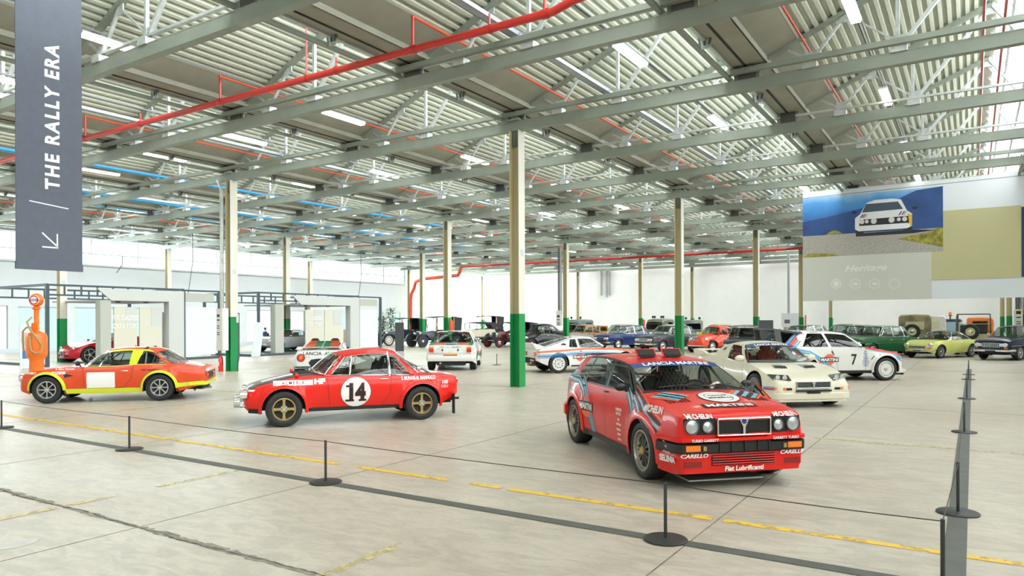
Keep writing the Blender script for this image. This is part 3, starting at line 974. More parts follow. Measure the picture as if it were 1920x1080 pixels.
    # details --------------------------------------------------------------
    def bumper(s, z, h, m, sgn=1, ext=.4, off=.035, thick=.03, name='bumper'):
        xe = s.xf if sgn > 0 else s.xr; pts = []
        ym = s.ys(xe - sgn * .03, z) - .02
        for k in range(5):
            x = xe - sgn * (ext * (1 - k / 4) + .05 * k / 4); pts.append((x, -s.ys(x, z) - off * .6))
        mid = [(s.front_x(y, z, sgn) + sgn * off, y) for y in lin(-ym, ym, 10)]
        path = pts + mid + [(x, -y) for x, y in pts[::-1]]
        b = MB(); vs = []; n = len(path)
        for i, (x, y) in enumerate(path):
            a = path[max(i - 1, 0)]; c = path[min(i + 1, n - 1)]; dx, dy = c[0] - a[0], c[1] - a[1]; L = math.hypot(dx, dy) or 1
            nx, ny = dy / L * sgn, -dx / L * sgn
            for o, zz in ((0, -h / 2), (thick, -h * .32), (thick, h * .32), (0, h / 2)):
                vs.append((x + nx * (o - thick / 2), y + ny * (o - thick / 2), z + zz))
        fs = [(i * 4 + j, i * 4 + (j + 1) % 4, (i + 1) * 4 + (j + 1) % 4, (i + 1) * 4 + j) for i in range(n - 1) for j in range(4)]
        fs += [(0, 1, 2, 3), tuple((n - 1) * 4 + j for j in range(4))]
        b.add(vs, fs, m)
        return b.build(name, s.root, 40)

    def round_light(s, y, z, r, sgn=1, lens=LAMP, ring=CHROME, name='headlight', depth=.03, x=None):
        x0 = (s.front_x(y, z, sgn) if x is None else x); b = MB()
        b.lathe([(r * .98, -.06 * sgn), (r * 1.06, (depth - .012) * sgn), (r * .97, depth * sgn), (r * .9, (depth - .008) * sgn)], ring, 24, 'x', (x0, y, z))
        b.lathe([(r * .92, (depth - .012) * sgn), (r * .7, (depth - .006) * sgn), (r * .66, (depth - .012) * sgn), (r * .35, (depth - .004) * sgn), (.001, (depth + .001) * sgn)], lens, 24, 'x', (x0, y, z))
        return b.build(name, s.root, 40)

    def block(s, name, y0, y1, z0, z1, m, sgn=1, d=.02, inset=.02, bev=0, x=None):
        ym = (y0 + y1) / 2; zm = (z0 + z1) / 2
        xa = [s.front_x(y, zm, sgn) if x is None else x for y in (y0, y1)]
        b = MB(); vs = []
        for y, xx in ((y0, xa[0]), (y1, xa[1])):
            for q in (-inset, d):
                for z in (z0, z1): vs.append((xx + q * sgn, y, z))
        b.add(vs, [(0, 1, 3, 2), (4, 6, 7, 5), (0, 2, 6, 4), (1, 5, 7, 3), (2, 3, 7, 6), (0, 4, 5, 1)], m)
        return b.build(name, s.root)

    def grille(s, y0, y1, z0, z1, frame=CHROME, nv=0, nh=0, back=BLACK, bar=None, d=.02, t=.018, name='grille', sgn=1):
        g = s.block(name, y0, y1, z0, z1, back, sgn, d * .3)
        b = MB(); bar = bar or frame
        fx = lambda y, z=(z0 + z1) / 2: s.front_x(y, z, sgn) + sgn * d
        for z in (z0, z1): b.tube([(fx(y), y, z) for y in lin(y0, y1, 6)], t / 2, frame, 6)
        for y in (y0, y1): b.tube([(fx(y), y, z) for z in lin(z0, z1, 2)], t / 2, frame, 6)
        b.build('grille_frame', s.root, 60)
        if nv or nh:
            c = MB()
            for k in range(1, nv):
                y = lerp(y0, y1, k / nv); c.bar((fx(y) - sgn * d * .5, y, z0), (fx(y) - sgn * d * .5, y, z1), .012, .006, bar, (1, 0, 0))
            for k in range(1, nh):
                z = lerp(z0, z1, k / nh)
                ys_ = lin(y0, y1, 4)
                for a_, b_ in zip(ys_, ys_[1:]): c.bar((fx(a_) - sgn * d * .4, a_, z), (fx(b_) - sgn * d * .4, b_, z), .012, .006, bar)
            o = c.build('grille_bars', s.root)
        return g

    def mirror(s, x, sides=(1, -1), m=BLACK, z=None, r=.06, stem=.06):
        for sg in sides:
            zz = (z or s.zsh(x)) + .05; y = s.ys(x, zz - .07); b = MB()
            b.bar((x, sg * (y - .03), zz - .05), (x + .02, sg * (y + stem), zz), .02, .02, m)
            b.M = Matrix.Translation((x + .02, sg * (y + stem + .05), zz + .02)) @ Matrix.Scale(.6, 4, (1, 0, 0)) @ Matrix.Scale(1.5, 4, (0, 1, 0))
            bm_ = bmesh.new(); bmesh.ops.create_icosphere(bm_, subdivisions=2, radius=r); b.frombm(bm_, m)
            b.M = None
            b.disc((x - .02, sg * (y + stem + .05), zz + .02), r * .8, 'x', CHROME, 12)
            b.build('door_mirror', s.root, 50)

    def handle(s, x, z, m=CHROME, sides=(1, -1), L=.14):
        for sg in sides:
            b = MB(); y = s.ys(x, z)
            b.tube([(x + L / 2, sg * (y + .002), z), (x + L * .35, sg * (y + .022), z), (x - L * .3, sg * (y + .024), z), (x - L / 2, sg * (y + .004), z)], .009, m, 6)
            b.build('door_handle', s.root, 60)

    def wiper(s, ys=(.05, .55), m=BLACK, L=.42):
        for y in ys:
            b = MB(); P = s.wsP; yb = abs(P(1, .1)[1]); p0 = P(y / yb, .03); p1 = P((y - .34) / yb, .14)
            b.tube([(p0[0] + .03, p0[1], p0[2] + .01), (p1[0] + .02, p1[1], p1[2] + .015)], .007, m, 5)
            q = P((y - .55) / yb, .1); r = P((y - .1) / yb, .17)
            b.tube([(q[0] + .012, q[1], q[2] + .01), (r[0] + .012, r[1], r[2] + .01)], .006, m, 5)
            b.build('wiper', s.root)
def arch_band(c, xw, w, m, off=.008, sides=(1, -1), name='arch_flare', a0=-12, a1=192, lip=.02):
    for sg in sides:
        b = MB(); vs = []; n = 22
        for k in range(n + 1):
            a = math.radians(lerp(a0, a1, k / n)); 
            for r, o in ((c.RA - .004, 0), (c.RA - .004, lip), (c.RA + w * .5, lip), (c.RA + w, off)):
                x = xw + r * math.cos(a); z = max(c.zl, c.R + r * math.sin(a)) if r * math.sin(a) > 0 else c.R + r * math.sin(a)
                vs.append((x, sg * (c.ys(x, max(z, c.zl)) + o), z))
        b.add(vs, [(i * 4 + j, i * 4 + j + 1, (i + 1) * 4 + j + 1, (i + 1) * 4 + j) for i in range(n) for j in range(3)], m)
        b.build(name, c.root, 40)


def ring(r0, r1, n=28, a=0, b=2 * PI):
    vs = []; 
    for k in range(n + 1):
        t = a + (b - a) * k / n; vs += [(r0 * math.cos(t), r0 * math.sin(t)), (r1 * math.cos(t), r1 * math.sin(t))]
    return vs, [(2 * k, 2 * k + 1, 2 * k + 3, 2 * k + 2) for k in range(n)]


def disc2(r, n=28, cx=0, cy=0, ry=None):
    return [(cx + r * math.cos(2 * PI * k / n), cy + (ry or r) * math.sin(2 * PI * k / n)) for k in range(n)], [tuple(range(n))]


def rect(w, h, cx=0, cy=0):
    return [(cx - w / 2, cy - h / 2), (cx + w / 2, cy - h / 2), (cx + w / 2, cy + h / 2), (cx - w / 2, cy + h / 2)], [(0, 1, 2, 3)]


def sticker(c, name, mapf, body, w, h, bgm, fgm, size=None, disc=None, discm=None, width=1.0, bold=.02, shear=0, border=None):
    """boxed lettering with an optional disc behind it; mapf(off) gives the surface map"""
    if disc:
        c.decal(name + '_disc', mapf(.004), [(*disc2(disc), discm)])
    if bgm:
        c.decal(name + '_panel', mapf(.0065), [(*rect(w, h), bgm)])
    c.text(name + '_lettering', mapf(.009 if bgm else .0065), body, size or h, fgm, width=width, bold=bold, shear=shear)


RED = paint('rally_red', (0.72, 0.013, 0.008))
RED2 = paint('coupe_red', (0.76, 0.014, 0.007))
ORED = paint('orange_red', (0.68, 0.068, 0.016))
CHART = mat('chartreuse', (0.62, 0.72, 0.02), 0.35, coat=.5)
CREAM = paint('cream_white', (0.72, 0.68, 0.55))
WPAINT = paint('white_paint', (0.74, 0.74, 0.72))


# ---- red hatchback in the foreground ---------------------------------------
def red_hatch():
    fr, rr = (1.508, 8.015), (0.968, 10.41)
    hx, hy = fr[0] - rr[0], fr[1] - rr[1]; L = math.hypot(hx, hy); hx, hy = hx / L, hy / L
    # wheels' outer faces are sighted: the axle centre lies .80 m to the car's left of them
    lx, ly = -hy, hx
    cx, cy = (fr[0] + rr[0]) / 2 + lx * .74, (fr[1] + rr[1]) / 2 + ly * .74
    sp = dict(wb=2.48, R=.315, RA=.36, sill=.20, tw=.24, p=5, paint=RED, flare=.05, flw=.13, kb=.03, kt=.035, tm=.6, win=.0,
              w=[(-1.91, .67), (-1.86, .72), (-1.6, .77), (-1.0, .785), (0, .79), (.9, .79), (1.5, .77), (1.85, .735), (1.93, .715), (1.97, .68)],
              top=[(-1.91, .78), (-1.89, .86), (-1.82, .91), (-1.6, .925), (-.5, .915), (.6, .925), (.98, .935), (1.5, .875), (1.90, .80), (1.945, .78), (1.97, .74)],
              crown=[(-1.9, .01), (-1.6, .012), (.7, .02), (1.0, .05), (1.8, .035), (1.97, .02)], cab=(-1.55, .70), tub=.40, low=[(-1.91, .30), (-1.7, .22), (-1.4, .2), (1.5, .2), (1.8, .17), (1.97, .19)],
              wheel=dict(style='bbs', face=mat('silver_gold', (.42, .40, .34), .35, .7), n=10, rr=.225),
              gh=dict(cols=[(.88, .30), ('p', BLACK), (.80, .26), 'g', (-.02, -.10), ('p', BLACK), (-.10, -.17), 'g', (-.92, -.86), ('p', BLACK), (-.98, -.91), 'g', (-1.38, -1.12), ('p', RED), (-1.74, -1.36)],
                      roof=[(.30, 1.215), (0, 1.25), (-.6, 1.27), (-1.36, 1.235)], yr=.575, yrear=.555, crown=.035, curv=(.09, .04, .04, .02), wf=BLACK, frac=(.05, .93), insf=.055, wtt=.97,
                      pillar=BLACK, roofm=RED, rf=BLACK, insr=.14))
    c = Car('rally_hatchback', 'red rally hatchback with MARTINI badge on its bonnet and gold-hubbed wheels', plan(cx, cy), heading(hx, hy), sp)
    c.shell(); c.house(); c.inside(-.10, n=2, cage=mat('cage_grey', (.22, .24, .24), .4), roofz=1.21, dash=DGREY)
    t = Car
    # window guards and banner
    c.decal('windscreen_banner', c.ws_map(.895, .006, .62), [(*rect(1.16, .115), NAVY)], .1)
    c.text('windscreen_lettering', c.ws_map(.895, .010, .62), 'LANCIA MARTINI', .098, WHITE, width=1.16, bold=.03)
    c.wiper((.10, .62))
    # front
    for sg in (1, -1):
        c.block('headlight_panel', sg * .31, sg * .665, .585, .755, BLACK, d=.006)
        c.round_light(sg * .578, .672, .078, ring=DGREY, lens=LAMP)
        c.round_light(sg * .405, .665, .062, ring=DGREY, lens=LAMP)
        c.block('indicator_light', sg * .50, sg * .66, .425, .485, AMBER, d=.045)
        c.block('tow_hook', sg * .44, sg * .475, .43, .475, GOLD, d=.06)
        c.block('brake_duct', sg * .47, sg * .66, .255, .315, mat('dark_red', (.25, .01, .01), .5), d=.012)
        c.text('headlight_lettering', c.front(sg * .49, .775, .03), 'MICHELIN', .058, WHITE, width=1.1, bold=.03)
        c.text('bumper_lettering', c.front(sg * .56, .378, .03), 'CARELLO', .055, WHITE, width=1.25, bold=.03, shear=.25)
        c.text('strip_lettering', c.front(sg * .46, .537, .068), 'TURBO GARRETT' if sg < 0 else 'GARRETT TURBO', .04, WHITE, width=.95, bold=.02)
    c.grille(-.30, .30, .575, .745, frame=CHROME, nv=44, back=BLACK, bar=BLACK, d=.03, t=.026)
    b = MB(); x = c.front_x(0, .66) + .035
    b.prism([(-.055, .745), (.055, .745), (.035, .70), (.014, .66), (.012, .575), (-.012, .575), (-.014, .66), (-.035, .70)], x - .03, x, 'x', CHROME)
    b.disc((x + .003, 0, .715), .026, 'x', NAVY, 14); b.build('grille_emblem', c.root)
    for z in (.590, .730):
        for sg in (1, -1): b = MB(); b.bar((x - .004, sg * .045, z), (x - .01, sg * .285, z), .006, .006, REDV); b.build('grille_piping', c.root)
    c.bumper(.535, .045, RED, off=.025, thick=.05, ext=.33, name='bumper_strip')
    c.bumper(.45, .13, BLACK, off=.018, thick=.05, ext=.33)
    c.block('air_intake', -.30, .30, .405, .515, DARK, d=.035)
    xf = c.front_x(0, .46) + .05
    for y in (-.15, 0, .15, .28, -.28):
        b = MB(); b.bar((xf, y, .41), (xf - .002, y, .51), .02, .012, BLACK, (1, 0, 0)); b.build('intake_bar', c.root)
    c.bumper(.315, .19, RED, off=.0, thick=.02, ext=.33, name='lower_spoiler')
    c.block('lower_grille', -.36, .36, .27, .375, DARK, d=.018)
    b = MB()
    for z in (.285, .31, .335, .36):
        pts = [(c.front_x(y, z) + .03, y, z) for y in lin(-.36, .36, 6)]; b.tube(pts, .006, RED, 5)
    b.build('lower_grille_slats', c.root)
    c.text('spoiler_lettering', c.front(0, .235, .03), 'Fiat Lubrificanti', .068, WHITE, width=1.05, bold=.03, shear=.1)
    b = MB(); b.box(1.30, 1.86, -.55, .30, .085, .10, mat('sump_plate', (.4, .42, .4), .4, .6)); b.build('sump_guard', c.root)
    # bonnet
    h = c.hood
    sticker(c, 'bonnet', lambda o: h(1.70, 0, o), 'MARTINI', .62, .125, INKB, WHITE, size=.115, width=1.22, bold=.04)
    c.decal('bonnet_ring', h(1.70, 0, .005), [(*ring(.165, .175), ORAV)])
    c.decal('bonnet_badge', h(1.36, .06, .005), [(*disc2(.235), INKB), ])
    c.decal('bonnet_badge_rim', h(1.36, .06, .007), [(*ring(.165, .225), WHITE), (*disc2(.155), WHITE)])
    c.text('badge_lettering', h(1.31, .06, .0095), 'magneti', .075, INKB, bold=.02, shear=.2); c.text('badge_lettering', h(1.40, .06, .0095), 'MARELLI', .075, INKB, bold=.03)
    for sg in (1, -1):
        b = MB()
        for i in range(9):
            for j in range(6):
                x = 1.50 - i * .035; y = sg * (.36 + j * .045); b.cbox((x, y, c.zt(x, y) + .002), (.012, .03, .006), BLACK)
        tag(b.build('bonnet_louvres', c.root), kind='stuff')
    
    b = MB()    # raised centre of the bonnet
    xs_ = lin(1.02, 1.74, 8); ys_ = [-.40, -.36, -.30, -.15, 0, .15, .30, .36, .40]; hh = [0, .004, .022, .026, .028, .026, .022, .004, 0]
    vv = [(x, y * (1 - .12 * (x - 1.02)), c.zt(x, y) + q * min(1, (1.76 - x) * 3, (x - .98) * 8) - (0.001 if q == 0 else 0)) for x in xs_ for y, q in zip(ys_, hh)]
    b.add(vv, [(i * 9 + j, i * 9 + j + 1, (i + 1) * 9 + j + 1, (i + 1) * 9 + j) for i in range(8) for j in range(8)], RED)
    # kept under the badge decals
    bands = [(-.17, -.13, ORAV), (-.12, -.075, SKYB), (-.065, -.03, INKB), (-.02, .03, SKYB), (.04, .075, INKB), (.085, .13, SKYB), (.14, .17, ORAV)]
    for sg in (1, -1):
        c.stripes('bonnet_stripe', h(1.0, sg * .50, .005), [(sg * .06, -.10), (-sg * .02, -.22), (-sg * .14, -.36)], bands)
        c.text('wing_lettering', c.side(sg, 1.44, .80, .006), 'MICHELIN', .10, WHITE, width=.85, bold=.04, shear=.1)
        st = [(-.05, 0), (.02, -.1), (.10, -.22)]
        sd = 1 if sg < 0 else -1
        f = c.side(-1, 0, 0, .004) if sg < 0 else (lambda u, v: (u, c.ys(u, v) + .004, v))
        B_ = [(-.12, -.09, INKB), (-.08, -.05, SKYB), (-.04, -.015, INKB), (0, .03, SKYB), (.04, .07, INKB), (.085, .11, ORAV)]
        c.stripes('wing_stripe', f, [(.93, .93), (1.12, .83), (1.38, .70), (1.62, .60)], B_)
        c.stripes('door_stripe', f, [(-1.62, .89), (-1.15, .89), (-.92, .78), (-.70, .5), (-.52, .24)], [(-.03, .0, INKB), (.0, .035, SKYB), (.045, .06, INKB), (.065, .09, SKYB)])
        c.stripes('door_stripe', f, [(-.98, .95), (-.72, .70), (-.45, .26)], [(-.02, .015, SKYB), (.025, .04, INKB), (.045, .07, SKYB)])
        c.stripes('pillar_stripe', f, [(.72, .94), (.86, .80), (.92, .72)], [(-.08, -.05, INKB), (-.045, -.01, SKYB), (0, .02, INKB), (.025, .06, SKYB)])
        c.stripes('quarter_stripe', f, [(-1.80, .88), (-1.5, .72), (-1.3, .73)], [(-.03, -.005, BLUE), (.0, .03, SKYB)])
        sticker(c, 'door', lambda o, sg=sg: c.side(sg, -.72, .585, o), 'MARTINI', .46, .13, INKB, WHITE, size=.115, disc=.15, discm=ORAV, width=.92, bold=.04)
        for k, (tx, z) in enumerate((('ENI', .68), ('RANCH', .63), ('CHEVROLET', .56), ('Pirelli', .50), ('sabelt', .44), ('BILSTEIN', .38), ('BERETTA', .32))):
            c.text('door_sponsor_lettering', c.side(sg, .48, z, .006), ['CAMPIONE', 'MONDO', 'agip', 'technique', 'batteries', 'starter', 'service'][k], .05, WHITE, width=.8, bold=.03)
        c.text('side_lettering', c.side(sg, 1.79, .325, .022), 'SELENIA', .085, WHITE, width=.72, bold=.05)
        c.text('side_lettering', c.side(sg, 1.78, .395, .022), 'WEBER', .035, WHITE, width=1, bold=.03)
        c.decal('side_badge', c.side(sg, 1.76, .455, .035), [(*disc2(.055, 20), INKB), (*ring(.048, .055, 20), WHITE)]); c.text('side_badge_lettering', c.side(sg, 1.76, .455, .037), 'VALEO', .03, WHITE, bold=.03)
        f2 = lambda u, v, sg=sg: (u, sg * (c.ys(u, v) + .005), v)
        c.stripes('sill_strip', f2, [(-.86, .225), (.86, .225)], [(-.03, .04, BLACK)])
    c.seam([(.86, .95), (.80, .6), (.80, .26), (-.02, .25), (-.04, .95)]); c.seam([(-.04, .27), (-.86, .28), (-.98, .5), (-.96, .95)], name='rear_door_seam')
    c.handle(-.0, .855, BLACK); c.handle(-.90, .86, BLACK, L=.1)
    c.mirror(.62, m=BLACK, z=.90, r=.05, stem=.02)
    for y in (-.24, .12):   # roof vents
        b = MB(); b.M = Matrix.Translation((.05, y, 1.315)) @ Matrix.Rotation(-.75, 4, 'Y')
        b.cbox((0, 0, .04), (.016, .27, .13), RED); b.cbox((.014, 0, .035), (.012, .23, .10), DARK); b.M = None
        b.cbox((.03, y, 1.30), (.10, .20, .03), BLACK); b.build('roof_vent', c.root)
    # tail
    for sg in (1, -1): c.block('tail_light', sg * .45, sg * .68, .70, .83, REDL, sgn=-1, d=.012)
    c.bumper(.45, .2, RED, sgn=-1, off=.04, ext=.4, thick=.05, name='rear_bumper')
    b = MB(); b.bar((-1.62, -.02, 1.255), (-1.30, -.02, 1.275), 1.0, .02, BLACK); b.M = None
    b.build('roof_spoiler', c.root)
    for sg in (1, -1):
        b = MB(); P = lambda t, u: c.rsP(u, t)
        vs = [tuple(Vector(P(t, sg * u)) + Vector((-.012, 0, .006))) for u in (.98, .86) for t in (.25, .5, .8)]
        b.add(vs, [(0, 1, 4, 3), (1, 2, 5, 4)], SKYB); b.build('rear_window_sticker', c.root)
        P0 = [(-1.56, 1.0), (-1.36, 1.18)]
        f2 = lambda u, v, sg=sg: (u, sg * (lerp(c.ys(-1.5, .91), .555, (v - .91) / .32) + .008), v)
        c.decal('pillar_sticker', f2, [([(-1.62, .94), (-1.47, .94), (-1.38, 1.04), (-1.51, 1.04)], [(0, 1, 2, 3)], SKYB), ([(-1.48, 1.07), (-1.35, 1.07), (-1.27, 1.16), (-1.39, 1.16)], [(0, 1, 2, 3)], SKYB)])
    for xw in (c.wb / 2, -c.wb / 2): arch_band(c, xw, .07, RED, lip=.012)
    # side window net and grab details
    b = MB()
    for k in range(9):
        y = .12 + k * .06
        b.tube([(-.42, y, 1.12), (-.32, min(.54, y + .18), .82)], .004, GREY, 4); b.tube([(-.42, y + .1, 1.12), (-.32, y - .08, .82)], .004, GREY, 4)
    b.build('window_net', c.root)
    return c


red_hatch()


# ---- red coupe number 14 ------------------------------------------------------
def red_coupe():
    fr, rr = (-3.86, 12.07), (-1.634, 12.93)
    hx, hy = fr[0] - rr[0], fr[1] - rr[1]; L = math.hypot(hx, hy); hx, hy = hx / L, hy / L
    lx, ly = -hy, hx
    cx, cy = (fr[0] + rr[0]) / 2 - lx * .70, (fr[1] + rr[1]) / 2 - ly * .70
    MB_ = mat('matt_bonnet', (.022, .022, .02), .38, coat=.25)
    # facing left: its left side is towards the viewpoint
    sp = dict(wb=2.36, R=.30, RA=.355, sill=.235, tw=.19, p=3.0, paint=RED2, flare=.045, flw=.07, kb=.10, kt=.05, tm=.62, win=.0,
              w=[(-1.93, .42), (-1.90, .56), (-1.80, .66), (-1.4, .74), (-.6, .775), (.4, .775), (1.2, .745), (1.62, .68), (1.76, .60), (1.81, .48)],
              top=[(-1.93, .70), (-1.90, .765), (-1.7, .80), (-1.2, .835), (-.4, .84), (.4, .865), (.75, .865), (1.2, .80), (1.6, .70), (1.75, .645), (1.81, .58)],
              crown=[(-1.93, .03), (-1.4, .045), (0, .03), (.6, .04), (1.3, .05), (1.81, .03)], cab=(-.95, .42), tub=.36,
              low=[(-1.93, .46), (-1.75, .36), (-1.5, .27), (-.9, .235), (1.5, .235), (1.7, .25), (1.81, .33)],
              wheel=dict(style='spoke', face=GOLD, n=4, rr=.185),
              gh=dict(cols=[(.50, .17), 'p', (.42, .115), 'g', (.10, .04), ('p', CHROME), (.085, .025), 'g', (-.60, -.60), ('p', CHROME), (-.625, -.62), 'g', (-1.03, -.66), 'p', (-1.14, -.72)],
                      roof=[(.17, 1.175), (-.2, 1.235), (-.5, 1.24), (-.72, 1.20)], yr=.50, yrear=.50, crown=.045, curv=(.22, .12, .14, .06), frac=(.03, .88), trim=CHROME, insf=.03, insr=.05, wtt=.93, bulge=.02))
    c = Car('rally_coupe', 'red coupe with matt black bonnet, gold wheels and round number 14', plan(cx, cy), heading(hx, hy), sp)
    c.shell(); c.house(); c.inside(-.28, seat=SEATB, cage=mat('cage_blue', (.16, .2, .25), .4), roofz=1.19, bench=None)
    h = c.hood
    xs_ = lin(.55, 1.77, 20); vv = []
    for x in xs_:
        hw = lerp(.56, .50, (x - .55) / 1.2) if x < 1.6 else c.ys(x, c.zsh(x)) * .93
        for k in range(13):
            y = hw * (-1 + k / 6); vv.append((x, y, c.zt(x, y) + .005))
    b = MB(); b.add(vv, [(i * 13 + j, i * 13 + j + 1, (i + 1) * 13 + j + 1, (i + 1) * 13 + j) for i in range(20) for j in range(12)], MB_); b.build('bonnet', c.root, 40)
    b = MB()
    for y in (-.2, .2): b.tube([(x, y, c.zt(x, y) + .012) for x in lin(.7, 1.0, 4)], .012, BLACK, 6)
    b.build('bonnet_strap', c.root)
    for sg in (1, -1):
        c.decal('number_roundel', c.side(sg, -.01, .545, .005), [(*disc2(.262, 36), WHITE)]); c.decal('roundel_ring', c.side(sg, -.01, .545, .0065), [(*ring(.256, .262, 36), INKB)])
        c.text('race_number', c.side(sg, -.01, .545, .0085), '14', .40, REDV, width=.80, bold=.065)
        c.text('race_number', c.side(sg, -.01, .545, .0105), '14', .40, INKB, width=.80, bold=.045)
        c.decal('number_serif', c.side(sg, -.01, .545, .0112), [(*rect(.15, .035, -.105, -.145), INKB), (*rect(.13, .035, .115, -.145), INKB), (*rect(.07, .035, -.135, .105), INKB)])
        f = lambda u, v, sg=sg: (u, sg * (c.ys(u, v) + .005), v)
        c.decal('wing_plate', c.side(sg, 1.03, .735, .0055), [(*rect(.64, .085), WHITE)]); c.text('wing_plate_lettering', c.side(sg, 1.03, .735, .008), 'A L M E R I A', .075, INKB, width=.85, bold=.01)
        c.text('wing_lettering', c.side(sg, .60, .75, .006), 'HF', .115, WHITE, width=1.3, bold=.07)
        c.text('crew_lettering', c.side(sg, -1.13, .755, .006), 'S. MUNARI-M. MANNUCCI', .09, WHITE, width=.60, bold=.03)
        c.text('tail_lettering', c.side(sg, -1.62, .66, .006), '100', .085, WHITE, width=1, bold=.02, shear=.2); c.text('tail_lettering', c.side(sg, -1.62, .60, .006), 'DRIVEN BY', .03, WHITE); c.text('tail_lettering', c.side(sg, -1.62, .57, .006), 'PASSION', .035, WHITE)
        c.stripes('sill_strip', f, [(-.84, .262), (.84, .262)], [(-.03, .03, BLACK)])
        c.stripes('sill_strip', f, [(1.54, .275), (1.74, .285)], [(-.05, .03, BLACK)])
    c.seam([(.47, .83), (.45, .55), (.42, .285), (-.45, .285), (-.60, .5), (-.64, .83)]); c.seam([(.5, .845), (-.64, .835), (-1.05, .815)], CHROME, .012, name='belt_moulding')
    c.handle(-.50, .755)
    for xw in (c.wb / 2, -c.wb / 2): arch_band(c, xw, .05, RED2, lip=.02)
    # front with auxiliary lamps
    c.grille(-.34, .34, .42, .55, frame=CHROME, nv=0, nh=6, d=.02)
    for sg in (1, -1):
        c.round_light(sg * .50, .545, .085, depth=.04); c.round_light(sg * .30, .40, .085, depth=.15, name='driving_lamp', x=1.82)
        c.block('side_marker', sg * .60, sg * .64, .60, .63, WHITE, d=.03)
    b = MB()
    for y in (.62, .42):
        b.lathe([(.001, -.11), (.06, -.09), (.082, -.02), (.085, .02), (.07, .025), (.001, .028)], CHROME, 20, 'x', (1.85, y, .545 if y > .5 else .40))
    b.build('fog_lamp', c.root, 40)
    b = MB(); b.tube([(1.78, -.6, .36), (1.86, -.5, .36), (1.86, .5, .36), (1.78, .6, .36)], .016, CHROME, 8); b.build('lamp_bar', c.root, 50)
    b = MB()
    for sg in (1, -1):
        b.lathe([(.001, -.05), (.03, -.045), (.045, 0), (.04, .01)], RED2, 14, 'x', (.98, sg * .60, c.zsh(.98) + .055)); b.bar((.98, sg * .6, c.zsh(.98) - .02), (.98, sg * .6, c.zsh(.98) + .04), .02, .02, RED2)
    b.build('wing_mirror', c.root, 50)
    for sg in (1, -1):
        c.block('tail_light', sg * .34, sg * .50, .62, .69, REDL, sgn=-1, d=.02)
        b = MB(); b.box(-1.80, -1.78, sg * .70 - .06, sg * .70 + .06, .08, .44, RUBBER); b.build('mud_flap', c.root)
        b = MB(); b.lathe([(.001, -.06), (.035, -.05), (.05, 0), (.048, .015), (.001, .02)], CHROME, 16, 'x', (-1.16, sg * .52, .90)); b.bar((-1.16, sg * .52, .83), (-1.16, sg * .52, .86), .015, .015, CHROME); b.build('boot_lamp', c.root, 40)
    b = MB(); b.bar((-1.60, .45, .33), (-1.96, .45, .33), .05, .04, BLACK); b.tube([(-1.5, .1, .28), (-1.97, .1, .28)], .03, BLACK, 8); b.bar((-1.80, -.68, .37), (-1.80, .68, .37), .03, .05, BLACK); b.build('rear_bracket', c.root)
    c.block('number_plate', -.18, .18, .50, .60, BLACK, sgn=-1)
    c.wiper((.1, .5), CHROME, .3)
    return c


red_coupe()


